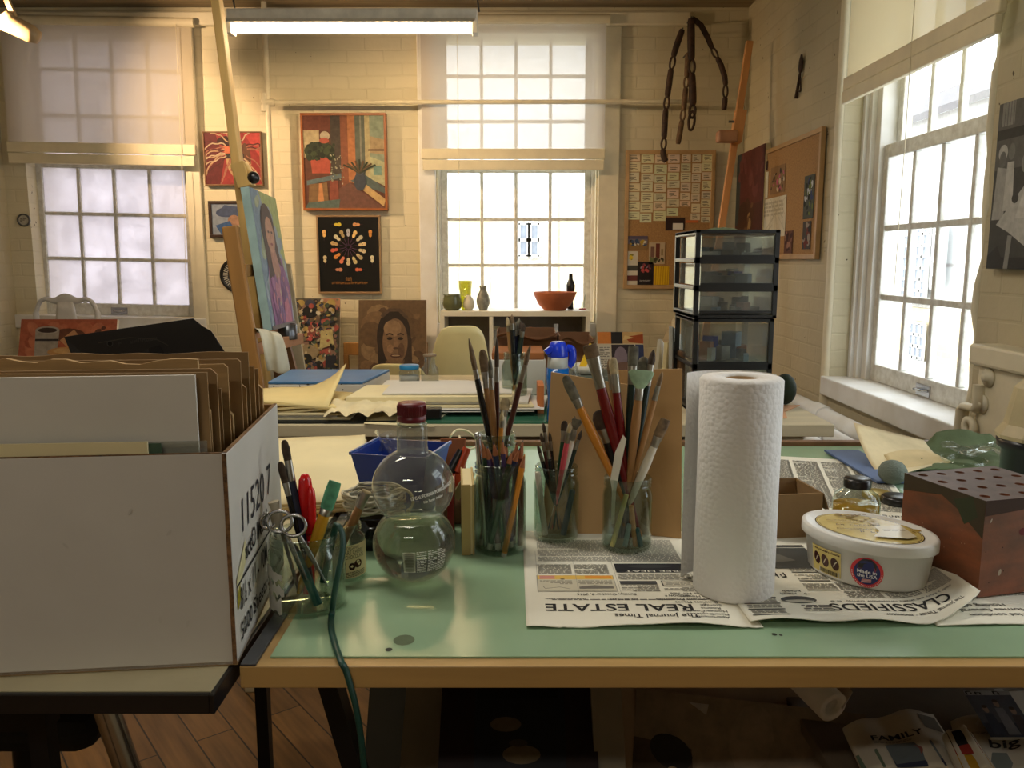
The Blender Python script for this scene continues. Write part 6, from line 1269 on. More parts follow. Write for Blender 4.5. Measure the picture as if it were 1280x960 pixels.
# vessels on top
def vessel(name, label, cat, u, vt, vb, y, prof, m, rpx, lipm=None):
    p = AZ(u, vb, zs1) if 0 else V((AY(u, vb, y).x, y, zs1 + .0005)); h = AY(u, vt, y).z - zs1; r_ = AY(u + rpx, vb, y).x - p.x
    t = T(name, label, cat, p); P('body', MB().lathe([(a * r_, c * h) for a, c in prof], p, 36), m, t); return t, p, r_, h
yv = ys0 + .1
olive = mat('olive_glaze', (88, 92, 62), .2, var=.12)
vessel('squat_pot', 'squat olive green glazed pot at the left end of the window shelf', 'pot', 565.5, 368, 385, yv, [(.001, .02), (.6, 0), (.86, .12), (1, .42), (.86, .8), (.82, .9), (.92, 1), (.84, .99), (.76, .86), (.7, .3), (.001, .1)], olive, 12.5)
lime = glass('lime_glass', (226, 224, 16), .3, .3)
vessel('tumbler_vase', 'tall lime yellow glass vase on the window shelf', 'vase', 582, 351, 385, yv + .07, [(.001, .02), (.6, 0), (.62, .04), (1, 1), (.95, 1), (.58, .06), (.001, .04)], lime, 8.5)
vessel('round_vase', 'small round white vase in front of the lime vase', 'vase', 586, 369, 386, yv, [(.001, 0), (.55, 0), (.9, .2), (1, .42), (.75, .75), (.4, .92), (.42, 1), (.3, 1)], mat('white_bisque', (206, 200, 178), .5), 7.5)
vessel('grey_vase', 'grey vase with narrow neck and flared lip on the window shelf', 'vase', 604, 357, 386, yv, [(.001, 0), (.55, 0), (.62, .03), (.95, .25), (1, .4), (.8, .62), (.48, .8), (.46, .9), (.62, 1), (.54, .995), (.38, .86), (.001, .3)], mat('grey_glaze', (128, 128, 116), .35, var=.2, scale=40), 8.5)
vessel('terracotta_bowl', 'wide terracotta bowl at the right of the window shelf', 'bowl', 693.5, 365, 386, yv - .02, [(.001, .03), (.46, 0), (.5, .02), (.74, .3), (.92, .7), (1, .96), (1, 1), (.95, 1), (.86, .7), (.5, .15), (.001, .1)], mat('terracotta', (176, 98, 58), .6, var=.08), 27)
vessel('black_bottle', 'black sculpted bottle behind the terracotta bowl', 'bottle', 713, 342, 384, yv + .09, [(.001, 0), (.7, 0), (.6, .2), (.55, .44), (.95, .52), (1, .68), (.7, .78), (.48, .84), (.42, 1), (.3, 1)], mat('black_glaze', (26, 26, 24), .3), 5.5)
q = V((AY(728, 382, yv + .06).x, yv + .06, zs1 + .0005)); t = T('glass_ornament', 'small clear ornament with a red base at the right end of the window shelf', 'ornament', q); P('base', MB().lathe([(.001, 0), (.02, 0), (.02, .006), (.001, .007)], q, 18), hands['pink'], t); P('blade', MB().slab([q + V((-.012, 0, .007)), q + V((.012, 0, .007)), q + V((.02, 0, .1)), q + V((.008, 0, .06))], (0, .004, 0)), clear, t)
# ================================================================== pictures on and against the back wall
def hung(name, label, cat, u0, v0, u1, v1, y, draw, frame=None, fw=.02, depth=.03, rot=0, material=None, group=None):
    """rectangular picture facing the room; pixel box measured at depth y"""
    a, c = AY(u0, v1, y), AY(u1, v0, y); W, H = c.x - a.x, c.z - a.z
    ux = V((math.cos(rot), 0, math.sin(rot))); uz = V((-math.sin(rot), 0, math.cos(rot)))
    t = T(name, label, cat, a)
    if frame:
        b = MB(); o = a + V((0, 0, 0))
        for x0, x1, z0, z1 in ((0, W, 0, fw), (0, W, H - fw, H), (0, fw, fw, H - fw), (W - fw, W, fw, H - fw)):
            q = [o + ux * x + uz * z for x, z in ((x0, z0), (x1, z0), (x1, z1), (x0, z1))]; b.slab(q, (0, depth, 0))
        P('frame', b, frame, t, .002); e = fw * .9; bd = .006
    else: e = 0; bd = 0
    P('canvas' if not frame else 'panel', MB().slab([a + ux * x + uz * z + V((0, bd, 0)) for x, z in ((e, e), (W - e, e), (W - e, H - e), (e, H - e))], (0, depth - bd - .001, 0)), white_card, t)
    ar = Art(plane(a + ux * e + uz * e + V((0, bd - .0004, 0)), ux, uz, (0, -1, 0))); w, h = W - 2 * e, H - 2 * e
    draw(ar, w, h); P('picture', ar, material or paint, t); return t
yw = YB - .032
def red_head(ar, W, H):
    ar.rect(0, 0, W, H, (166, 14, 14)); ar.poly([(0, 0), (W * .25, 0), (W * .35, H * .5), (W * .2, H), (0, H)], (110, 14, 22)); ar.poly([(W * .7, H), (W, H), (W, H * .5)], (206, 30, 24))
    ar.ell(W * .6, H * .45, W * .22, H * .36, (206, 160, 104), 24, .15); ar.ell(W * .52, H * .7, W * .2, H * .14, (226, 104, 40)); ar.ell(W * .72, H * .5, W * .1, H * .3, (110, 66, 40)); ar.rect(W * .36, H * .5, W * .7, H * .6, (58, 44, 40)); ar.ell(W * .48, H * .55, W * .04, H * .02, (150, 140, 120)); ar.ell(W * .5, H * .28, W * .06, H * .03, (150, 84, 66)); ar.ell(W * .45, H * .84, W * .22, H * .1, (60, 26, 24))
    rr = random.Random(12)
    for i in range(26):
        a = rr.uniform(1.7, 4.3) if i < 17 else rr.uniform(-.9, 1.2); x0, y0 = W * (.56 + .2 * math.cos(a)), H * (.66 + .2 * math.sin(a)); pts = []; L = rr.uniform(.35, .6); bend = rr.uniform(-.5, .9)
        for k in range(10): q = k / 9; aa = a + bend * q * (1 if i < 17 else -1); pts.append((x0 + W * L * q * math.cos(aa), y0 + H * L * q * math.sin(aa) - H * .12 * q * q + H * .015 * math.sin(q * 14 + i)))
        pts = [(min(max(x, .004), W - .004), min(max(y, .004), H - .004)) for x, y in pts]; ar.stroke(pts, .007, rr.choice([(204, 160, 116), (176, 104, 76), (216, 184, 146), (96, 26, 24)]))
hung('painting', 'red painting of a face with flying pale dreadlocks on the back wall', 'painting', 256, 164, 326, 232, yw, red_head, wood_dark, .008)
def cap_pic(ar, W, H):
    ar.rect(0, 0, W, H, (150, 164, 186)); ar.rect(W * .6, 0, W, H * .7, (206, 186, 150)); ar.ell(W * .4, H * .74, W * .3, H * .17, (62, 80, 120), 20, .1); ar.poly([(W * .12, H * .66), (W * .62, H * .6), (W * .6, H * .9), (W * .3, H * .96)], (70, 88, 128)); ar.ell(W * .5, H * .44, W * .14, H * .2, (176, 130, 100)); ar.poly([(W * .08, H * .3), (W * .4, H * .45), (W * .55, H * .1), (W * .2, H * .02)], (40, 92, 156)); ar.ell(W * .78, H * .4, W * .13, H * .2, (46, 30, 26)); ar.ell(W * .7, H * .36, W * .07, H * .08, (206, 84, 40)); ar.rect(W * .62, 0, W, H * .25, (60, 40, 40)); ar.rect(W * .62, H * .82, W, H * .95, (84, 96, 140))
hung('painting', 'small dark-framed picture of a figure in a blue cap behind the easel', 'painting', 262, 251, 322, 297, yw, cap_pic, mat('dark_frame_wood', (48, 30, 22), .4), .018)
def plant_pic(ar, W, H):
    ar.rect(0, 0, W, H, (110, 62, 42)); ar.rect(0, H * .84, W * .34, H, (126, 62, 40)); ar.rect(0, H * .55, W * .2, H * .84, (206, 186, 140)); ar.rect(W * .34, H * .3, W * .46, H, (84, 74, 66)); ar.rect(W * .46, 0, W * .56, H, (150, 84, 50)); ar.rect(W * .55, H * .28, W * .64, H, (202, 122, 56)); ar.rect(W * .64, H * .3, W * .76, H, (104, 112, 100)); ar.rect(W * .7, H * .3, W * .72, H, (146, 146, 130))
    ar.rect(W * .76, H * .3, W, H, (156, 172, 146)); ar.rect(W * .76, H * .26, W * .82, H, (206, 190, 138)); ar.poly([(W * .82, H * .6), (W, H * .58), (W, H * .74), (W * .82, H * .78)], (186, 160, 116)); ar.rect(W * .8, H * .62, W, H * .64, (120, 86, 60)); ar.poly([(W * .82, H * .32), (W, H * .24), (W, H * .5), (W * .82, H * .56)], (196, 196, 150)); ar.rect(W * .86, H * .36, W * .96, H * .46, (120, 160, 150))
    ar.poly([(W * .56, H * .3), (W, H * .16), (W, H * .22), (W * .76, H * .36)], (96, 112, 110)); ar.poly([(W * .6, H * .28), (W * .98, H * .02), (W, H * .1), (W * .7, H * .3)], (222, 182, 110)); ar.poly([(W * .4, 0), (W * .98, 0), (W * .56, H * .28), (W * .4, H * .2)], (124, 80, 66))
    ar.ell(W * .2, H * .62, W * .19, H * .1, (60, 72, 50)); ar.poly([(W * .1, H * .38), (W * .32, H * .38), (W * .34, H * .55), (W * .08, H * .55)], (190, 70, 36)); ar.blobs(W * .02, H * .5, W * .4, H * .72, 44, .02, [(54, 66, 46), (72, 84, 56), (44, 54, 40)]); ar.ell(W * .27, H * .78, W * .06, H * .05, (206, 190, 160)); ar.ell(W * .26, H * .73, W * .06, H * .03, (196, 84, 50))
    ar.poly([(W * .03, H * .3), (W * .46, H * .38), (W * .46, H * .33), (W * .03, H * .25)], (104, 126, 132)); ar.poly([(W * .04, 0), (W * .3, 0), (W * .28, H * .28), (W * .06, H * .26)], (142, 106, 62)); ar.poly([(W * .16, H * .02), (W * .24, H * .02), (W * .22, H * .27), (W * .18, H * .27)], (214, 140, 70)); ar.poly([(W * .3, 0), (W * .42, 0), (W * .42, H * .3), (W * .32, H * .3)], (150, 70, 44)); ar.poly([(0, 0), (W * .42, 0), (W * .44, H * .1), (W * .04, H * .06)], (96, 116, 110))
    ar.blobs(W * .32, H * .25, W * .5, H * .6, 34, .006, [(200, 196, 170), (120, 130, 100), (160, 160, 130)]); ar.ell(W * .69, H * .29, W * .075, H * .1, (70, 78, 92)); ar.ell(W * .69, H * .38, W * .045, H * .02, (84, 92, 104))
    for i in range(9): a = (i - 4) * .05; ar.stroke([(W * .69, H * .38), (W * (.69 + a * .6), H * (.46 - abs(a) * .1)), (W * (.69 + a), H * (.53 - abs(a) * .3))], .01, [(58, 66, 48), (110, 80, 50)][i % 2])
hung('painting', 'wood-framed painting of potted plants by an open window', 'painting', 379, 141, 482, 263, YB - .05, plant_pic, mat('picture_frame_wood', (150, 84, 34), .4), .014, .048)
def violins(ar, W, H):
    ar.rect(0, 0, W, H, (26, 26, 26)); cx, cy = W * .49, H * .6
    cols = [(214, 190, 140), (190, 180, 150), (226, 190, 120), (170, 170, 176), (160, 140, 96), (206, 196, 160), (190, 160, 110), (196, 96, 76), (216, 140, 70), (206, 120, 90), (200, 186, 150), (196, 180, 130), (176, 160, 120), (206, 190, 150)]
    def vio(x, y, a, s, c):
        f = lambda d, e: (x + d * math.cos(a) - e * math.sin(a), y + d * math.sin(a) + e * math.cos(a))
        ar.stroke([f(-s * 1.0, 0), f(0, 0)], s * .14, (60, 40, 40)); ar.ell(*f(.0, 0), s * .4, s * .3, c, 14, a); ar.ell(*f(s * .62, 0), s * .42, s * .38, c, 14, a); ar.ell(*f(s * .32, 0), s * .25, s * .2, c, 12, a); ar.ell(*f(s * .4, 0), s * .12, s * .05, (90, 60, 40), 8, a)
    for i in range(14): a = 2 * PI * i / 14 + .2; vio(cx + .075 * math.cos(a), cy + .075 * math.sin(a), a, .032, cols[i])
    for i in range(14): a = 2 * PI * i / 14 + .2; ar.stroke([(cx + .01 * math.cos(a), cy + .01 * math.sin(a)), (cx + .05 * math.cos(a), cy + .05 * math.sin(a))], .003, (84, 56, 80))
    for x, y, a, c in ((.3, .9, 0, (206, 186, 70)), (.66, .9, PI, (206, 150, 100)), (.1, .76, PI / 2, (226, 180, 110)), (.86, .76, PI / 2, (206, 140, 70)), (.1, .42, PI / 2, (206, 190, 150)), (.88, .42, PI / 2, (216, 206, 170)), (.3, .3, 0, (190, 130, 100)), (.68, .3, PI, (206, 110, 80))): vio(W * x, H * y, a, .03, c)
    ar.marks(4, W * .4, H * .15, .03, (150, 104, 56), 0, .05, shear=.3); ar.marks(17, W * .2, H * .105, .022, (150, 104, 56), 0, W * .6, shear=.3)
hung('poster', 'black framed poster of a ring of violins below the plant painting', 'poster', 398, 269, 475, 367, yw, violins, mat('champagne_frame', (170, 140, 104), .35, .5), .011, .03, material=gloss_print)
def collage(ar, W, H):
    ar.rect(0, 0, W, H, (96, 88, 70)); pal = [(206, 190, 150), (40, 38, 36), (150, 130, 96), (70, 84, 60), (60, 66, 90), (180, 70, 50), (226, 214, 180), (120, 96, 70), (30, 30, 30), (190, 160, 70), (88, 110, 84), (160, 120, 100)]
    ar.rect(W * .62, H * .84, W, H, (190, 130, 90)); ar.blobs(0, 0, W, H, 260, .03, pal); ar.ell(W * .42, H * .82, W * .16, H * .08, (24, 24, 24)); ar.ell(W * .82, H * .83, W * .11, H * .09, (52, 36, 30)); ar.blobs(0, 0, W, H, 150, .014, pal); ar.poly([(W * .62, H * .34), (W * .9, H * .4), (W * .86, H * .6), (W * .64, H * .58)], (206, 190, 120)); ar.poly([(W * .36, H * .44), (W * .6, H * .5), (W * .56, H * .68), (W * .4, H * .66)], (150, 70, 54)); ar.blobs(W * .34, H * .42, W * .62, H * .7, 30, .012, [(214, 60, 50), (226, 190, 150), (60, 40, 40)])
    ar.ell(W * .4, H * .3, W * .2, H * .1, (170, 150, 110)); ar.ell(W * .38, H * .22, W * .1, H * .06, (34, 36, 34)); ar.rect(W * .74, H * .1, W * .95, H * .26, (40, 44, 56)); ar.blobs(0, 0, W, H, 60, .01, pal)
leaning('collage', 'crowded photo collage board leaning on the back wall beside the easel', 'collage', 360, 424, 373, 470, 4.8, collage, .012, .1)
def sepia(ar, W, H):
    ar.rect(0, 0, W, H, (110, 84, 50)); ar.blobs(0, 0, W, H, 50, .07, [(128, 98, 60), (92, 68, 40), (140, 112, 72), (104, 78, 46)])
    d = (48, 36, 26); ar.ell(W * .52, H * .56, W * .25, H * .34, d, 28); ar.poly([(W * .28, H * .6), (W * .3, 0), (W * .42, 0), (W * .4, H * .5)], d); ar.poly([(W * .7, H * .6), (W * .66, 0), (W * .8, 0), (W * .78, H * .55)], (64, 48, 34)); ar.poly([(W * .4, H * .28), (W * .66, H * .28), (W * .68, 0), (W * .38, 0)], (112, 84, 54))
    ar.poly([(0, 0), (W * .3, H * .14), (W * .4, 0)], (58, 42, 30)); ar.poly([(W * .66, H * .18), (W, H * .04), (W, 0), (W * .66, 0)], (62, 44, 32))
    ar.ell(W * .54, H * .5, W * .185, H * .28, (128, 98, 64), 28); ar.ell(W * .5, H * .66, W * .13, H * .1, (150, 118, 80)); ar.ell(W * .47, H * .42, W * .05, H * .05, (150, 114, 76)); ar.ell(W * .63, H * .4, W * .05, H * .09, (100, 72, 46))
    for x in (.46, .62): ar.ell(W * x, H * .54, W * .04, H * .018, (40, 28, 20)); ar.stroke([(W * (x - .05), H * .585), (W * x, H * .6), (W * (x + .05), H * .585)], .008, (56, 40, 28))
    ar.poly([(W * .53, H * .55), (W * .56, H * .55), (W * .59, H * .43), (W * .51, H * .43)], (142, 108, 72)); ar.ell(W * .55, H * .425, W * .04, H * .012, (84, 60, 40)); ar.ell(W * .55, H * .335, W * .08, H * .026, (84, 50, 36)); ar.ell(W * .55, H * .338, W * .06, H * .009, (176, 150, 114)); ar.stroke([(W * .34, H * .8), (W * .45, H * .88), (W * .6, H * .88), (W * .72, H * .78)], .02, (92, 70, 48))
leaning('portrait_painting', 'brown sepia portrait of a smiling person leaning on the back wall', 'painting', 448, 533, 375, 480, 4.72, sepia, .02, .08)
q = AY(452, 455, 4.78); qz = AY(452, 430, 4.78).z
t = T('wooden_chair', 'orange wooden chair showing between the collage and the sepia portrait', 'chair', (q.x, 4.6, 0)); xa_ = AY(426, 450, 4.78).x
P('top_rail', MB().box((xa_, 4.86, qz - .075), (xa_ + .5, 4.88, qz)), wood_orange, t, .004)
for x in (xa_, xa_ + .47): P('back_leg', MB().box((x, 4.855, 0), (x + .03, 4.885, qz - .07)), wood_orange, t, .003); P('front_leg', MB().box((x, 4.45, 0), (x + .03, 4.48, .41)), wood_orange, t, .003)
P('seat', MB().box((xa_ - .01, 4.43, .41), (xa_ + .51, 4.88, .435)), wood_orange, t, .005)
# round plate, oval plaque
c = AY(295, 344, yw); r_ = AY(317, 344, yw).x - c.x
t = T('round_plate', 'round black plate with a ring of white marks on the wall behind the easel', 'plate', c - V((0, 0, r_))); P('disc', MB().lathe([(.001, 0), (r_ * .9, 0), (r_, .012), (r_ * .97, .018), (r_ * .86, .008), (.001, .006)], c + V((0, .032, 0)), 40, axis=(0, -1, 0)), mat('black_glaze', (26, 26, 24), .3), t)
ar = Art(plane(c + V((0, .0235, 0)), (1, 0, 0), (0, 0, 1), (0, -1, 0)))
for i in range(40): a = 2 * PI * i / 40; ar.stroke([(r_ * .55 * math.cos(a), r_ * .55 * math.sin(a)), (r_ * .8 * math.cos(a), r_ * .8 * math.sin(a))], .0045, (220, 214, 196))
P('white_pattern', ar, paint, t)
c = AY(28, 275, YB - .02); t = T('oval_plaque', 'small oval white plaque with dark rim beside the misted window', 'plaque', c - V((0, 0, .03))); P('rim', MB().lathe([(.001, 0), (.038, 0), (.038, .012), (.032, .012), (.03, .008), (.001, .008)], c + V((0, .02, 0)), 28, axis=(0, -1, 0)), dark_steel, t); ar = Art(plane(c + V((0, .0115, 0)), (1, 0, 0), (0, 0, 1), (0, -1, 0))); ar.ell(0, 0, .029, .029, (216, 210, 190)); ar.print_lines(-.02, -.012, .02, .012, .007, (120, 110, 96)); P('face', ar, paint, t)
# ================================================================== cork board with cards on the back wall
cork = mat('cork', (166, 128, 82), .9, var=.12, scale=120, bump=.2, bscale=300)
def cork_board(label, o, ux, W, H, th):
    uz = V((0, 0, 1)); n = ux.cross(uz); t = T('cork_board', label, 'notice board', o); fw = .022; bm = mat('board_frame_wood', (180, 146, 98), .5)
    P('cork', MB().slab([o + ux * x + uz * z for x, z in ((.01, .01), (W - .01, .01), (W - .01, H - .01), (.01, H - .01))], -n * (th * .5)), cork, t)
    b = MB()
    for x0, x1, z0, z1 in ((0, W, 0, fw), (0, W, H - fw, H), (0, fw, fw, H - fw), (W - fw, W, fw, H - fw)): b.slab([o + n * .008 + ux * x + uz * z for x, z in ((x0, z0), (x1, z0), (x1, z1), (x0, z1))], -n * (th + .006))
    P('frame', b, bm, t, .002); return n
yk = YB - .024; a, c = AY(779, 361, yk), AY(895, 188, yk); Wc, Hc = c.x - a.x, c.z - a.z
cork_board('cork notice board crowded with white cards on the back wall above the black drawers', a, V((1, 0, 0)), Wc, Hc, .018)
def pinned(label, cat, x, z, w, h, col, draw=None, name='index_card', group=None, rot=0, base=None, ux=V((1, 0, 0)), lift=.0012, mtl=None):
    base = base if base is not None else a; n = ux.cross(V((0, 0, 1))); o = base + ux * x + V((0, 0, z)) + n * lift
    cr, sr = math.cos(rot), math.sin(rot); fx = ux * cr + V((0, 0, sr)); fz = -ux * sr + V((0, 0, cr))
    b = Art(plane(o, fx, fz, n)); b.slab([o, o + fx * w, o + fx * w + fz * h, o + fz * h], -n * .0007, 0, lin(col))
    if draw: draw(b, w, h)
    return O(name, b, mtl or ink, label, cat, group, loc=o)
cardc = (222, 212, 180); rr = random.Random(14); ords = ['leftmost', 'second', 'third', 'fourth', 'fifth', 'sixth', 'rightmost']; downs = ['top', 'second', 'third', 'fourth', 'fifth', 'sixth', 'seventh', 'eighth']
px = lambda u: AY(u, 240, yk).x - a.x
pz = lambda v: AY(840, v, yk).z - a.z
colx = [784, 801, 818, 834, 852, 871, 877, 890]
def scribble(b, w, h):
    for q in range(3): b.stroke([(w * .15, h * (.75 - q * .2)), (w * rr.uniform(.5, .85), h * (.75 - q * .2 + rr.uniform(-.05, .05)))], .0035, (120, 110, 90))
    b.stroke([(w * .2, h * .2), (w * .5, h * .32), (w * .8, h * .25)], .003, (110, 100, 84))
cu_ = [783.5, 800.5, 817, 833.5, 850, 864, 876.5, 891]
for ci in range(7):
    v = 191.5; k = 0; vend = {0: 279, 1: 279, 2: 279, 3: 272, 4: 258, 5: 275, 6: 278}[ci]
    while v < vend - 6 and k < 8:
        hh = rr.uniform(9.5, 13); hh = min(hh, vend - v); u0 = cu_[ci] + rr.uniform(0, .8); u1 = cu_[ci + 1] - rr.uniform(.4, 2)
        pinned('white handwritten card on the cork board: %s column of cards, %s from the top' % (ords[ci], downs[k] if k else 'first'), 'card', px(u0), pz(v + hh), px(u1) - px(u0), pz(v) - pz(v + hh) - .002, tuple(int(q * rr.uniform(.94, 1.02)) for q in cardc), scribble, 'index_card', 'white cards on the cork board', rr.uniform(-.012, .012)); v += hh + rr.uniform(.4, 1.2); k += 1
def ph1(b, w, h): b.rect(0, 0, w, h, (120, 110, 116)); b.rect(0, 0, w, h * .45, (140, 110, 70)); b.blobs(0, h * .25, w, h * .8, 22, .012, [(206, 206, 190), (60, 80, 110), (180, 150, 60), (50, 44, 50)]); b.rect(0, h * .8, w, h, (90, 80, 100))
def ph2(b, w, h): b.rect(0, 0, w, h, (190, 170, 140)); b.rect(w * .1, h * .3, w * .35, h * .8, (120, 90, 80)); b.rect(w * .42, h * .25, w * .68, h * .95, (110, 56, 46)); b.rect(w * .76, h * .4, w * .9, h * .7, (150, 130, 90)); b.blobs(0, 0, w, h * .35, 14, .012, [(70, 64, 50), (110, 120, 80)])
def ph3(b, w, h): b.rect(0, 0, w, h, (34, 28, 30)); b.blobs(w * .1, h * .5, w * .9, h * .95, 16, .009, [(190, 80, 80), (180, 170, 190), (120, 60, 70)]); b.marks(10, w * .15, h * .15, .012, (190, 180, 170), 0, w * .7)
def ph4(b, w, h):
    b.rect(0, 0, w, h, (224, 184, 30))
    for q in range(6): b.stroke([(w * (.1 + q * .16), 0), (w * (.14 + q * .16), h)], .006, (196, 150, 20))
def ph5(b, w, h): b.rect(0, 0, w, h, (206, 200, 184)); b.rect(0, h * .42, w, h * .58, (70, 70, 64)); b.rect(0, h * .12, w, h * .28, (110, 60, 56)); b.blobs(w * .3, h * .7, w * .7, h * .95, 5, .014, [(226, 196, 50), (140, 130, 60)])
for u0, v0, u1, v1, dr, lab, nm in ((782, 295, 811, 313, ph1, 'group photo at the left of the cork board below the white cards', 'photo'), (813, 303, 833, 330, ph2, 'street photo pinned beside the group photo on the cork board', 'photo'), (782, 314, 799, 356, ph5, 'pale leaflet with dark bands in the lower left corner of the cork board', 'leaflet'), (799, 327, 819, 356, ph3, 'dark flyer with small red pictures at the bottom of the cork board', 'flyer'), (820, 333, 839, 356, ph4, 'bright yellow flyer at the bottom of the cork board', 'flyer')):
    pinned(lab, nm, px(u0), pz(v1), px(u1) - px(u0), pz(v0) - pz(v1), (220, 210, 190), dr, nm, lift=.003)
pinned('dark postcard low on the cork board below the white cards', 'postcard', px(833), pz(288), px(857) - px(833), pz(272) - pz(288), (52, 36, 34), None, 'postcard', lift=.003); pinned('small plain white ticket overlapping the dark postcard on the cork board', 'ticket', px(842), pz(287), px(855) - px(842), pz(279) - pz(287), (226, 222, 214), None, 'ticket', lift=.0055); pinned('orange strip below the cards at the right of the cork board', 'paper', px(858), pz(278.5), px(874) - px(858), pz(275.4) - pz(278.5), (206, 116, 66), None, 'orange_strip', lift=.003)
# ================================================================== carved chains hanging on the back wall
seed_m = mat('carved_dark_wood', (62, 40, 26), .7, var=.3, scale=40, bump=.3, bscale=120); seed_l = mat('carved_light_wood', (112, 86, 60), .7, var=.2, scale=40, bump=.3, bscale=120)
def chain(label, pix, y, m, wid, pat):
    pts = [AY(u, v, y) for u, v in pix]; sm = smooth(pts, 8); d = [0]
    for i in range(1, len(sm)): d.append(d[-1] + (sm[i] - sm[i - 1]).length)
    L = d[-1]
    def at(s):
        for i in range(1, len(sm)):
            if d[i] >= s: q = (s - d[i - 1]) / max(1e-9, d[i] - d[i - 1]); return sm[i - 1].lerp(sm[i], q)
        return sm[-1]
    t = T('carved_chain', label, 'ornament', pts[0], group='carved wooden chains on the back wall'); s = 0; k = 0
    while s < L - .03:
        ln = pat[k % len(pat)]; e = min(s + ln, L); p, q = at(s), at(e)
        if ln > .1: P('carved_bar', MB().sweep([at(s + (e - s) * f) for f in (0, .08, .3, .7, .92, 1)], [wid * .6, wid * .75, wid * .8, wid * .8, wid * .75, wid * .6], [wid * .4, wid * .6, wid * .7, wid * .7, wid * .6, wid * .4], n=10), m, t)
        else:
            c = (p + q) / 2; ax = (q - p).normalized(); lp = []; sd = V((ax.z, 0, -ax.x))
            for i in range(17): an = 2 * PI * i / 16; lp.append(c + ax * (ln * .52 * math.cos(an)) + sd * (wid * .62 * math.sin(an)))
            P('link', MB().sweep(lp, wid * .28, n=7, side=(0, 1, 0), caps=False), m, t)
        s = e; k += 1
    P('nail', MB().sweep([pts[0] + V((0, -.015, .004)), V((pts[0].x, YB, pts[0].z + .004))], .004, n=6), dark_steel, t)
yc_ = YB - .135
chain('dark carved wooden chain hanging leftmost, its end over the cork board', [(853, 37), (843, 66), (837, 100), (832, 140), (830, 175), (829, 194), (833, 202)], yc_, seed_m, .022, [.15, .07, .15, .07, .16, .06])
chain('dark thick carved wooden chain hanging straight down in the middle', [(864, 23), (864, 60), (865, 95), (866, 130), (864, 155)], yc_ - .015, seed_m, .027, [.22, .075, .17, .07, .1])
chain('lighter brown carved chain slanting behind the straight one', [(860, 66), (858, 100), (854, 140), (850, 165), (847, 182)], yc_ + .008, seed_l, .02, [.13, .06, .12, .06])
chain('dark carved wooden chain swinging out to the right of the others', [(866, 23), (879, 35), (890, 60), (904, 88), (907, 112), (905, 137)], yc_, seed_m, .02, [.2, .06, .16, .065])
# ================================================================== left easel with the portrait in purple
wmast = wood_pale
def AYb(u0, v0, y0, u1, v1, y1): return AY(u0, v0, y0), AY(u1, v1, y1)
t = T('easel', 'tall wooden easel at the left holding the portrait in purple', 'easel', (AY(325, 470, 3.0).x, 3.0, 0))
def ext(p, q, z): return p + (q - p) * ((z - p.z) / (q.z - p.z))
m0, m1 = AY(271, 0, 3.12), AY(331, 470, 2.98); P('mast', MB().bar(ext(m0, m1, 2.45), ext(m0, m1, .08), .05, .03, (0, 1, 0)), wmast, t, .003)
c0_, c1_ = AY(303, 205, 3.05), AY(310, 232, 3.04); P('canvas_clamp', MB().bar(AY(299, 204, 3.0), AY(309, 234, 3.0), .06, .05, (0, 1, 0)).bar(AY(304, 206, 3.0), AY(317, 228, 3.0), .04, .03, (0, 1, 0)), wmast, t, .003); P('clamp_knob', MB().ball(AY(317, 222, 2.98), .022, .022, .022), black_plastic, t)
l0, l1 = AY(288, 283, 2.72), AY(318, 470, 2.66); P('front_post', MB().bar(ext(l0, l1, l0.z), ext(l0, l1, .02), .052, .03), wood_orange, t, .006)
P('side_post', MB().bar(AY(328, 330, 3.1), ext(AY(328, 330, 3.1), AY(352, 470, 3.1), .02), .05, .03), wood_dark, t, .004)
P('cross_bar', MB().bar(AY(304, 338, 2.7), AY(334, 338, 3.1), .04, .02, (0, 0, 1)), wood_orange, t, .002)
P('tray', MB().bar(AY(316, 437, 2.72), AY(376, 423, 3.12), .04, .022, (0, 0, 1)).bar(AY(316, 418, 2.74), AY(352, 411, 3.1), .03, .03, (0, 0, 1)), mat('rosy_wood', (176, 126, 88), .5, var=.1), t, .002)
P('rear_brace', MB().bar(AY(356, 424, 3.1), ext(AY(356, 424, 3.1), AY(368, 470, 3.1), .02), .03, .025), wood_dark, t)
P('base_rail', MB().bar(ext(l0, l1, .03), ext(m0, m1, .03) + V((.0, .3, 0)), .05, .05, (0, 0, 1)), wood_orange, t)
BL, BR, TL, TR = AY(340, 413, 2.76), AY(369, 405, 3.17), AY(311, 233, 2.78), AY(338, 240, 3.19)
TR = BR + (TL - BL); nn = (BR - BL).cross(TL - BL).normalized(); nn = nn if nn.x > 0 else -nn
t = T('portrait_painting', 'tall canvas on the easel of a long-haired person in a purple top', 'painting', BL)
P('canvas', MB().slab([BL, BR, TR, TL], -nn * .028), mat('pale_blue_canvas_edge', (150, 176, 172), .7, var=.1), t)
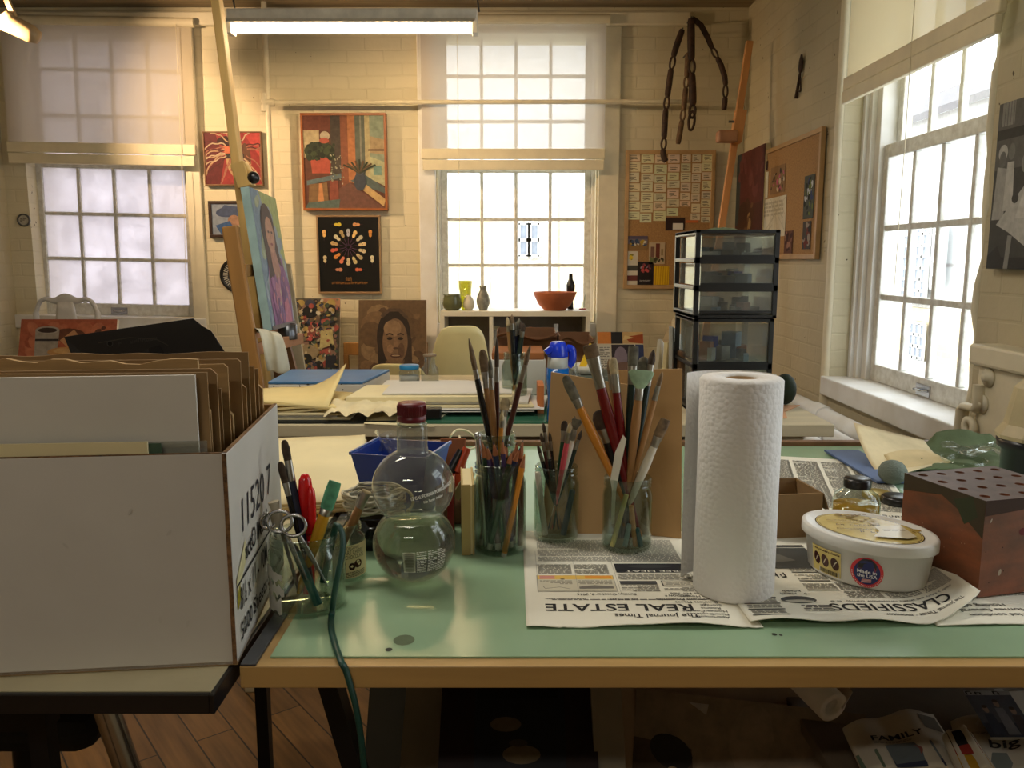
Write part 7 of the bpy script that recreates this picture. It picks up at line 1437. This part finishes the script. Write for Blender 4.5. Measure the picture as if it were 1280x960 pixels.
def lady(ar, W, H):
    ar.rect(0, 0, W, H, (150, 170, 190)); ar.poly([(W * .3, H), (W, H), (W, H * .5), (W * .7, H * .6)], (176, 190, 110)); ar.poly([(0, 0), (0, H), (W * .25, H), (W * .3, H * .4)], (120, 150, 176)); ar.blobs(0, 0, W, H, 30, .05, [(160, 176, 196), (150, 170, 180), (170, 184, 150)])
    ar.poly([(W * .15, 0), (W * .9, 0), (W * 1.0, H * .3), (W * .8, H * .52), (W * .5, H * .56), (W * .25, H * .5), (W * .12, H * .25)], (150, 92, 152)); ar.ell(W * .45, H * .72, W * .26, H * .2, (66, 40, 40)); ar.poly([(W * .2, H * .75), (W * .25, H * .3), (W * .45, H * .4), (W * .38, H * .75)], (66, 40, 40)); ar.poly([(W * .66, H * .76), (W * .78, H * .45), (W * .62, H * .5), (W * .55, H * .7)], (74, 44, 40))
    ar.poly([(W * .4, H * .58), (W * .6, H * .58), (W * .7, H * .42), (W * .55, H * .3), (W * .4, H * .45)], (186, 130, 110)); ar.ell(W * .49, H * .69, W * .16, H * .135, (202, 148, 120)); ar.ell(W * .44, H * .71, W * .035, H * .01, (80, 50, 44)); ar.ell(W * .56, H * .71, W * .035, H * .01, (80, 50, 44)); ar.ell(W * .5, H * .62, W * .05, H * .01, (150, 70, 70)); ar.stroke([(W * .5, H * .71), (W * .51, H * .66)], .01, (180, 120, 96))
    ar.poly([(W * .5, H * .3), (W * .6, H * .42), (W * .55, H * .1), (W * .45, H * .12)], (206, 180, 150)); ar.blobs(W * .2, 0, W * .95, H * .4, 50, .03, [(170, 104, 164), (130, 84, 140), (196, 120, 150), (150, 110, 170)]); ar.poly([(W * .55, 0), (W * .85, 0), (W * .8, H * .22), (W * .62, H * .18)], (206, 116, 150)); ar.rect(0, 0, W, H * .03, (130, 120, 120))
ux = (BR - BL).normalized(); uy = (TL - BL).normalized(); ar = Art(plane(BL + nn * .0005, ux, uy, nn)); lady(ar, (BR - BL).length, (TL - BL).length); P('picture', ar, paint, t)
c = AY(359, 424, 3.02); O('paint_tin', MB().lathe([(.001, 0), (.036, 0), (.037, .003), (.037, .055), (.034, .056), (.033, .004), (.001, .004)], c, 24), dark_steel, 'small metal tin on the easel tray', 'tin')
rr = random.Random(2)
rag = smooth([AY(316, 411, 2.7), AY(330, 409, 2.7), AY(338, 414, 2.68), AY(343, 430, 2.67), AY(346, 447, 2.67), AY(349, 463, 2.68)], 6)
O('rag', MB().sheet(lambda a, c: rag[min(len(rag) - 1, int(a * (len(rag) - 1)))] + V((.05 * (c - .5) * (1 + a * .3), -.012 * math.sin(c * 9 + a * 3) + .03 * (c - .5), -.015 * c)), 30, 8, (0, .003, 0)), mat('white_rag', (206, 202, 180), .9), 'white paint rag draped over the easel tray', 'rag')
p0, p1 = AY(292, 455, 3.35), AY(383, 470, 3.35); O('primed_canvas', MB().slab([V((p0.x, 3.35, .01)), V((p1.x + .06, 3.38, .01)), AY(362, 330, 3.5), AY(318, 326, 3.5)], (0, .02, 0)), mat('primed_linen', (178, 168, 140), .85), 'pale primed canvas standing behind the easel', 'canvas')
# ================================================================== white chair, orange still life, low cupboard at far left
yc_ = 4.78; cx = AY(83, 385, yc_).x; zt = AY(83, 373, yc_).z; W_ = AY(122, 385, yc_).x - AY(45, 385, yc_).x; wc = mat('white_chair_paint', (206, 206, 204), .4)
t = T('white_chair', 'white chair with curved top rail under the misted window', 'chair', (cx, yc_ - .2, 0)); pts = []
for i in range(25):
    s = i / 24 * 2 - 1; pts.append(V((cx + s * W_ / 2, yc_, zt - .008 + .006 * math.cos(s * 9) * (abs(s) < .7) - (.075 * max(0, (abs(s) - .72) / .28) ** 2.2))))
P('top_rail', MB().sweep(pts, [.012 + .02 * math.exp(-(((i / 24 * 2 - 1)) / .35) ** 2) for i in range(25)], [.014] * 25, n=10, side=(0, 0, 1)), wc, t)
for s in (-1, 1): P('back_post', MB().sweep([V((cx + s * W_ / 2, yc_, zt - .08)), V((cx + s * (W_ / 2 - .005), yc_ - .02, .45)), V((cx + s * W_ / 2, yc_ + .06, 0))], .017, n=8), wc, t); P('front_leg', MB().sweep([V((cx + s * W_ / 2, yc_ - .4, .44)), V((cx + s * W_ / 2, yc_ - .4, 0))], [.022, .015], n=8), wc, t)
P('back_splat', MB().sheet(lambda a, c: V((cx + (a - .5) * (.09 + .05 * math.sin(c * PI)), yc_ - .002, zt - .02 - c * (zt - .47))), 6, 12, (0, .012, 0)), wc, t); P('seat', MB().box((cx - W_ / 2 - .02, yc_ - .42, .43), (cx + W_ / 2 + .02, yc_ + .01, .465)), wc, t, .01)
yo = 3.85; p0 = AY(23, 441, yo); zb_ = p0.z - .05
O('low_cupboard', MB().box((p0.x - .25, yo - .16, 0), (p0.x + .95, yo + .3, zb_ - .012)).box((p0.x - .27, yo - .18, zb_ - .012), (p0.x + .97, yo + .32, zb_)), pale_table, 'low pale cupboard under the orange still life at the left', 'cupboard', bevel=.003)
def coffee(ar, W, H):
    ar.rect(0, 0, W, H, (196, 92, 44)); ar.blobs(0, 0, W, H, 40, .05, [(206, 106, 54), (186, 82, 38), (214, 116, 66)]); ar.ell(W * .5, H * .62, W * .18, H * .16, (120, 64, 36)); ar.poly([(W * .42, H * .5), (W * .56, H * .75), (W * .7, H * .4), (W * .52, H * .3)], (214, 150, 90)); ar.blobs(W * .7, H * .6, W * .9, H * .85, 5, .014, [(110, 60, 40)])
    ar.poly([(W * .17, H * .02), (W * .4, H * .02), (W * .41, H * .74), (W * .16, H * .74)], (176, 164, 148)); ar.ell(W * .285, H * .74, W * .125, H * .09, (190, 180, 166)); ar.ell(W * .285, H * .735, W * .1, H * .06, (70, 50, 40)); ar.rect(W * .165, H * .48, W * .405, H * .53, (50, 44, 46)); ar.ell(W * .5, H * .22, W * .2, H * .12, (214, 150, 70)); ar.ell(W * .46, H * .25, W * .1, H * .06, (226, 176, 100))
t = leaning('still_life_painting', 'orange canvas of a coffee cup propped in front of the white chair', 'painting', 22, 143, 399, 452, yo, coffee, .02, .06)
t.location.z += 0
# ================================================================== right wall: second easel, dark portrait, cork board, spoon, photograph
t = T('easel', 'slim orange easel mast standing in the far right corner', 'easel', (AY(905, 250, 4.35).x, 4.35, 0)); m0, m1 = AY(937, 52, 4.5), AY(902, 282, 4.4)
P('mast', MB().bar(m0, ext(m0, m1, .03), .034, .03), mat('orange_pine', (206, 146, 88), .45, var=.1, scale=10, stretch=(1, 1, .12)), t, .002); P('slide_block', MB().bar(AY(926, 138, 4.44), AY(919, 178, 4.42), .055, .05), mat('orange_pine', (206, 146, 88), .45), t, .003); q = AY(909, 171, 4.40)
P('canvas_clamp', MB().box((q.x - .055, q.y - .04, q.z - .03), (q.x + .05, q.y + .03, q.z + .03)), mat('rosy_wood', (176, 126, 88), .5), t, .012); P('clamp_screw', MB().sweep([AY(911, 152, 4.42), AY(918, 152, 4.42)], .006, n=8), dark_steel, t)
for dx in (-.28, .06): P('leg', MB().bar(m0 + (m1 - m0) * 2.3 + V((0, .02, 0)), V((m1.x + dx, 4.3 + .2 * (dx > 0), .02)), .03, .025), mat('orange_pine', (206, 146, 88), .45), t)
P('base_rail', MB().bar((m1.x - .3, 4.3, .05), (m1.x + .08, 4.5, .05), .04, .03, (0, 0, 1)), mat('orange_pine', (206, 146, 88), .45), t)
xr_ = XR - .03; p, q = AX(912, 300, xr_), AX(952, 300, xr_); zt1 = AX(948, 183, xr_).z; zb1 = AX(948, 300, xr_).z - .08
ux = V((0, -1, 0)); o = V((xr_, p.y, zb1)); W_, H_ = p.y - q.y, zt1 - zb1
t = T('portrait_painting', 'tall dark red portrait canvas on the right wall beside the cork board', 'painting', o); P('canvas', MB().box((xr_ + .001, q.y, zb1), (XR - .002, p.y, zt1)), cream_paper, t)
def darkp(ar, W, H):
    ar.rect(0, 0, W, H, (92, 44, 36)); ar.rect(0, H * .3, W * .3, H, (66, 76, 76)); ar.poly([(W * .3, H * .45), (W, H * .5), (W, H), (W * .3, H)], (110, 44, 38)); ar.blobs(W * .2, H * .5, W, H, 16, .05, [(124, 54, 46), (100, 40, 36), (130, 64, 60)]); ar.poly([(W * .2, 0), (W * .3, H * .45), (W * .55, H * .55), (W * .75, H * .42), (W * .7, 0)], (90, 50, 30)); ar.blobs(W * .4, H * .1, W * .75, H * .55, 14, .03, [(150, 116, 60), (176, 140, 80), (130, 90, 50)]); ar.ell(W * .42, H * .42, W * .14, H * .1, (80, 44, 30))
ar = Art(plane(o - V((.0005, 0, 0)), ux, (0, 0, 1), (-1, 0, 0))); darkp(ar, W_, H_); P('picture', ar, paint, t)
xk = XR - .02; p, q = AX(951, 240, xk), AX(1025, 240, xk); zt1, zb1 = AX(1024, 160, xk).z, AX(1016, 324, xk).z; a2 = V((xk, p.y, zb1)); W2_, H2_ = p.y - q.y, zt1 - zb1
cork_board('cork board with a few photos and a map hanging on the right wall', a2, V((0, -1, 0)), W2_, H2_, .016); UX = V((0, -1, 0))
def pin2(label, cat, x0, x1, z0, z1, col, dr, nm): pinned(label, cat, x0 * W2_, z0 * H2_, (x1 - x0) * W2_, (z1 - z0) * H2_, col, dr, nm, base=a2, ux=UX, lift=.003)
def pg(pal): return lambda b, w, h: (b.rect(0, 0, w, h, pal[0]), b.blobs(0, 0, w, h, 26, .016, pal[1:]))
def mapd(b, w, h): b.rect(0, 0, w, h, (210, 204, 184)); [b.stroke([(w * rr.random(), h * rr.random()) for _ in range(3)], .003, (170, 164, 140)) for _ in range(10)]; b.print_lines(w * .1, h * .5, w * .9, h * .95, .02, (176, 170, 150))
pin2('pale map sheet in the lower left of the cork board on the right wall', 'map', .06, .5, .2, .55, (210, 204, 184), mapd, 'map'); pin2('long white strip in the upper left of the cork board on the right wall', 'paper', .04, .15, .56, .8, (214, 208, 186), None, 'paper_strip'); pin2('photo of dancers in pink on the cork board on the right wall', 'photo', .2, .46, .58, .82, (150, 120, 90), pg([(140, 110, 76), (190, 96, 130), (60, 50, 44), (200, 186, 160), (90, 76, 60)]), 'photo'); pin2('tiny dark photo in the top left corner of the cork board on the right wall', 'photo', .06, .13, .82, .9, (60, 40, 36), None, 'photo'); pin2('long strip of photos at the right edge of the cork board on the right wall', 'photo', .78, .93, .32, .66, (90, 90, 84), pg([(80, 84, 76), (196, 200, 206), (60, 70, 110), (110, 120, 60), (40, 44, 40)]), 'photo'); pin2('photo below the long strip on the right wall board', 'photo', .79, .91, .08, .3, (90, 80, 70), pg([(70, 66, 64), (150, 140, 130), (110, 50, 44), (40, 40, 44)]), 'photo'); pin2('small photo of dark red figures low on the right wall cork board', 'photo', .5, .64, .05, .24, (96, 60, 44), pg([(96, 60, 44), (60, 30, 26), (150, 110, 90)]), 'photo')
xs = XR - .012; t = T('carved_spoon', 'small dark carved spoon hanging alone on the right wall', 'spoon', AX(997, 122, xs)); t0, t1, t2 = AX(1002, 68, xs), AX(1000, 92, xs), AX(995, 123, xs)
P('bowl', MB().sweep([t0, t0.lerp(t1, .35), t0.lerp(t1, .75), t1], [.006, .022, .022, .006], [.004, .008, .008, .004], n=10, side=(0, 1, 0)), seed_m, t); P('handle', MB().sweep([t1, t2], [.006, .009], n=8), seed_m, t); P('cord_loop', MB().sweep(smooth([t1, t1 + V((0, -.02, -.08)), t2 + V((0, -.02, .03)), t2]), .0035, n=6), seed_m, t)
xp = XR - .028; p, q = AX(1242, 230, xp), AX(1330, 230, xp); zt1, zb1 = AX(1250, 131, xp).z, AX(1242, 336, xp).z; o = V((xp, p.y, zb1)); W_, H_ = p.y - q.y, zt1 - zb1
t = T('photo_canvas', 'large black and white photo print on the right wall by the window edge', 'photo', o); P('canvas', MB().box((xp + .001, q.y, zb1), (XR - .002, p.y, zt1)), black_plastic, t)
def bw(ar, W, H):
    g = lambda v: (v, v, v - 4 if v > 4 else v); ar.rect(0, 0, W, H, g(70)); ar.rect(0, H * .6, W, H, g(104)); ar.rect(0, H * .78, W, H * .84, g(60)); ar.rect(W * .05, H * .86, W * .25, H, g(150))
    for i in range(5): ar.rect(W * (.05 + .045 * i), H * .86, W * (.055 + .045 * i), H, g(50))
    ar.ell(W * .12, H * .7, W * .07, H * .05, g(196)); ar.ell(W * .12, H * .66, W * .05, H * .05, g(120)); ar.poly([(W * .02, H * .3), (W * .2, H * .3), (W * .22, H * .6), (W * .05, H * .62)], g(180)); ar.ell(W * .25, H * .7, W * .05, H * .05, g(130)); ar.poly([(W * .18, H * .35), (W * .33, H * .35), (W * .3, H * .64), (W * .2, H * .64)], g(210)); ar.ell(W * .48, H * .62, W * .07, H * .06, g(150))
    ar.poly([(W * .1, H * .27), (W * .5, H * .5), (W * .8, H * .45), (W, H * .1), (W * .6, H * .12), (W * .3, H * .22)], g(206)); ar.poly([(W * .38, H * .3), (W * .5, H * .5), (W * .7, H * .55), (W * .6, H * .3)], g(224)); ar.ell(W * .36, H * .42, W * .05, H * .03, g(70)); ar.rect(0, 0, W, H * .07, g(36)); ar.poly([(0, H * .08), (W * .15, H * .14), (W * .3, 0), (0, 0)], g(44)); ar.stroke([(W * .3, 0), (W * .33, H * .2)], .02, g(150))
ar = Art(plane(o - V((.0005, 0, 0)), UX, (0, 0, 1), (-1, 0, 0))); bw(ar, W_, H_); P('picture', ar, paint, t)
# painted post with bolts and bracket at the near edge of the right window
xq = XR - .04; f2 = lambda u, v, x=xq: AX(u, v, x); zt1 = f2(1240, 430).z; zc = f2(1240, 456).z; yA, yB = f2(1233, 500).y, f2(1300, 500).y
t = T('painted_post', 'cream painted timber post with cap, bolts and iron bracket by the window edge', 'post', (XR, yA, 0))
P('post', MB().box((xq - .03, yB, 0), (XR - .001, yA, zc)), cream_paint, t, .006); P('cap', MB().box((xq - .05, yB - .02, zc), (XR - .001, yA + .02, zt1)), cream_paint, t, .008)
for u, v in ((1229, 472), (1221, 505)):
    c = V((xq - .03, AX(u + 8, v, xq - .03).y, AX(u + 8, v, xq - .03).z)); P('bolt_washer', MB().lathe([(.001, 0), (.026, 0), (.026, .006), (.011, .007), (.011, .018), (.001, .018)], c, 20, axis=(-1, 0, 0)), cream_paint, t)
k0 = f2(1224, 490, xq - .04); k1 = f2(1224, 512, xq - .04)
b = MB(); pts = [k0, k1, k1 + V((-.0, .075, -.004)), k1 + V((0, .08, -.02)), f2(1190, 545, xq - .04)]; P('bracket_strap', MB().sweep([k0 + V((0, 0, .02)), k0, k1 + V((0, 0, .012)), k1 + V((0, .012, 0)), k1 + V((0, .07, -.003)), k1 + V((0, .082, -.014)), k1 + V((0, .086, -.12))], .012, .02, n=8, side=(0, 0, 1)), cream_paint, t)
P('pulley', MB().lathe([(.012, 0), (.03, 0), (.03, .014), (.012, .014)], k1 + V((0, .03, -.055)), 20, axis=(-1, 0, 0), close=True), cream_paint, t)
# ================================================================== things stored under the front table
yu = 1.15
def stored(name, label, cat, pts, th, m, draw=None):
    pts = [V(p) for p in pts]; ux = (pts[1] - pts[0]).normalized(); n = (pts[1] - pts[0]).cross(pts[3] - pts[0]).normalized(); n = n if n.y < 0 else -n
    t = T(name, label, cat, (pts[0] + pts[1]) / 2); P('board', MB().slab(pts, -n * th), m, t, .001)
    if draw: uy = n.cross(ux); uy = uy if uy.z > 0 else -uy; ar = Art(plane(pts[0] + n * .0006, ux, uy, n)); draw(ar, (pts[1] - pts[0]).length, (pts[3] - pts[0]).dot(uy)); P('picture', ar, paint, t)
    return t
def quad(u0, u1, v_top, yt, yb, du=0, zb=.02):
    a0, a1 = AY(u0, v_top, yt), AY(u1, v_top, yt); return [V((a0.x + du, yb, zb)), V((a1.x + du, yb, zb)), a1, a0]
stored('portfolio_case', 'black portfolio case standing under the table beside the slanted leg', 'portfolio', quad(462, 516, 858, 1.34, 1.2, -.02), .03, black_plastic)
gb = mat('grey_board', (126, 118, 102), .85, var=.06)
stored('grey_board', 'tall grey board edge standing under the table left of the dark painting', 'board', quad(508, 560, 858, 1.28, 1.12, -.03), .012, gb)
def darkart(ar, W, H):
    ar.rect(0, 0, W, H, (40, 22, 22)); ar.rect(W * .22, H * .14, W * .8, H * 1.0, (30, 34, 42)); ar.ell(W * .42, H * .78, W * .1, H * .04, (110, 96, 70)); ar.ell(W * .52, H * .62, W * .12, H * .05, (120, 104, 72)); ar.ell(W * .5, H * .68, W * .06, H * .02, (80, 70, 60)); ar.rect(W * .24, H * .92, W * .76, H, (14, 14, 16))
stored('framed_painting', 'dark red-brown framed painting with pale shapes stored under the table', 'painting', quad(553, 742, 856, 1.24, 1.04, 0, .3), .03, mat('dark_frame_wood', (48, 30, 22), .4), darkart)
stored('grey_board', 'grey board edge standing under the table right of the dark painting', 'board', quad(738, 776, 856, 1.2, 1.02, .02), .012, gb)
def bigp(ar, W, H):
    ar.rect(0, 0, W, H, (150, 130, 106)); ar.blobs(0, 0, W, H, 26, .06, [(160, 140, 116), (140, 120, 96), (150, 128, 104)]); ar.poly([(W * .0, H * .45), (W * .3, H * .45), (W * .26, H * .8), (0, H * .82)], (90, 70, 50)); ar.ell(W * .17, H * .78, W * .1, H * .06, (40, 32, 28), 16, -.4); ar.poly([(W * .02, H * .5), (W * .22, H * .5), (W * .2, H * .68), (W * .08, H * .7)], (130, 44, 38)); ar.poly([(0, H * .45), (W * .1, H * .48), (W * .04, H * .7), (0, H * .7)], (34, 40, 52)); ar.ell(W * .18, H * .7, W * .03, H * .03, (176, 150, 110)); ar.poly([(W * .24, H * .97), (W * .33, H * .97), (W * .32, H * .93)], (196, 186, 176))
stored('canvas_painting', 'large beige canvas with a dark and red figure stored under the table', 'painting', [V((AY(770, 900, 1.22).x, 1.1, .1)), V((AY(1075, 900, 1.12).x, 1.02, .1)), AY(1000, 856, 1.28), AY(762, 856, 1.28)], .02, mat('beige_canvas', (160, 140, 116), .85), bigp)
O('tan_panel', MB().slab([V((AY(1048, 960, 1.3).x, 1.3, .1)), V((AY(1110, 960, 1.3).x, 1.3, .1)), AY(1062, 900, 1.36), AY(1030, 900, 1.36)], (0, .01, 0)), card_dark, 'tan panel edge under the table below the paper roll', 'panel')
rc = AY(1041, 884, 1.0); r_ = .0215; ax = V((-.35, 1, .18)).normalized()
t = T('paper_roll', 'roll of white paper lying under the right half of the table', 'paper roll', rc); P('roll', MB().lathe([(r_ * .55, 0), (r_, 0), (r_, .55), (r_ * .55, .55)], rc, 36, axis=ax, close=True), mat('white_paper', (214, 210, 206), .8), t); P('inner_turn', MB().lathe([(r_ * .5, .03), (r_ * .56, .001), (r_ * .56, .5)], rc, 28, axis=ax), mat('white_paper', (214, 210, 206), .8), t); P('loose_edge', MB().slab([rc + V((r_ * .6, 0, -.004)), rc + V((r_ * 1.35, .01, r_ * .7)), rc + V((r_ * 1.3, .2, r_ * .75)), rc + V((r_ * .6, .2, 0))], (0, 0, .0006)), mat('white_paper', (214, 210, 206), .8), t)
# shelf board and newspapers
zsf = .455; O('low_shelf', MB().box((AY(1030, 960, 1.1).x, .96, zsf - .02), (X1 - .08, 1.5, zsf)), mat('grey_brown_shelf', (110, 96, 78), .7), 'dark wooden shelf under the right end of the table', 'shelf', bevel=.002)
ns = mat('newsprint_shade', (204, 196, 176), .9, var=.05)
def np_sheet(label, c00, c10, c11, c01, bulge, draw):
    f = lambda a, c: (V(c00) * (1 - a) + V(c10) * a) * (1 - c) + (V(c01) * (1 - a) + V(c11) * a) * c + V((0, -.004, bulge * math.sin(a * PI) * .6 + .004 * math.sin(a * 11)))
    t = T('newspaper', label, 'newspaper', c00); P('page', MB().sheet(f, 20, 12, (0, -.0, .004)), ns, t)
    nn = (V(c10) - V(c00)).cross(V(c01) - V(c00)).normalized(); ar = Art(lambda x, y, h: f(x, y) + nn * (h + .0006)); draw(ar, 1, 1); P('print', ar, ink, t)
def fam(ar, W, H):
    ar.text('FAMILY', .2, .52, .14, K, .02, .52); ar.rect(.3, .05, .75, .42, (110, 120, 124)); ar.ell(.5, .28, .12, .1, (150, 90, 80)); ar.rect(.3, .0, .75, .12, (60, 66, 90)); ar.rect(.0, .0, .2, .35, (110, 130, 110)); ar.rect(.78, .66, .98, .92, (120, 116, 106)); ar.print_lines(.2, .44, .7, .5, .02, (130, 124, 110))
np_sheet('folded newspaper headed FAMILY on the shelf under the table', AY(1078, 965, 1.02), AY(1216, 965, 1.02), AY(1165, 888, 1.16), AY(1052, 908, 1.16), .018, fam)
def flag(ar, W, H): ar.rect(.0, .0, 1, 1, (176, 168, 150)); ar.rect(.1, .55, .8, .95, (36, 34, 34)); ar.rect(.1, .35, .8, .6, (150, 50, 40)); ar.rect(.1, .0, .85, .36, (196, 150, 40))
np_sheet('newspaper with a black red and yellow picture on the shelf under the table', AY(1196, 965, 1.0), AY(1250, 965, 1.0), AY(1212, 910, 1.08), AY(1176, 918, 1.08), .014, flag)
def idea(ar, W, H): ar.text('a big idea', .1, .38, .2, K, .014, 1.0); ar.rect(.12, .0, 1, .3, (120, 126, 120)); ar.ell(.5, .8, .2, .08, (60, 58, 52)); ar.print_lines(.05, .6, .95, .66, .02, (140, 134, 120))
np_sheet('newspaper headed a big idea at the right of the shelf under the table', AY(1204, 965, 1.06), AY(1330, 965, 1.06), AY(1320, 885, 1.2), AY(1186, 900, 1.2), .012, idea)
O('cream_board', MB().box((AY(1166, 900, 1.4).x, 1.4, zsf), (AY(1222, 900, 1.4).x, 1.42, .74 - .03)), mat('cream_board', (176, 160, 134), .8), 'cream board standing at the back of the shelf under the table', 'board')
O('dark_crate', MB().box((AY(1066, 900, 1.36).x, 1.36, zsf), (AY(1162, 900, 1.36).x, 1.46, .74 - .035)), mat('dark_brown_crate', (46, 34, 26), .7), 'dark brown crate at the back of the shelf under the table', 'crate', bevel=.003)
def peop(b, w, h): b.rect(0, 0, w, h, (104, 106, 118)); b.rect(0, 0, w, h * .3, (60, 64, 84)); [(b.poly([(w * (x - .13), h * .05), (w * (x + .13), h * .05), (w * (x + .09), h * t), (w * (x - .09), h * t)], c), b.ell(w * x, h * (t + .09), w * .06, h * .08, (190, 156, 136)), b.ell(w * x, h * (t + .15), w * .06, h * .035, (84, 66, 54))) for x, t, c in ((.25, .5, (70, 76, 96)), (.55, .62, (150, 150, 156)), (.82, .46, (96, 84, 84)))]; b.rect(0, h * .9, w, h, (200, 196, 190)); b.marks(4, 0, h * .91, .01, K, .01, w * .8)
pts = [AY(1240, 905, 1.12), AY(1300, 905, 1.12), AY(1310, 862, 1.2), AY(1252, 864, 1.2)]; pts[0].z = pts[1].z = zsf + .02
stored('magazine', 'magazine with people on its cover leaning at the far right under the table', 'magazine', pts, .006, white_card, peop)
O('white_folder', MB().slab([V((AY(1222, 905, 1.15).x, 1.15, zsf + .02)), V((AY(1246, 905, 1.15).x, 1.15, zsf + .02)), AY(1256, 864, 1.22), AY(1246, 864, 1.22)], (0, .006, 0)), white_card, 'pale folder leaning beside the magazine under the table', 'folder')
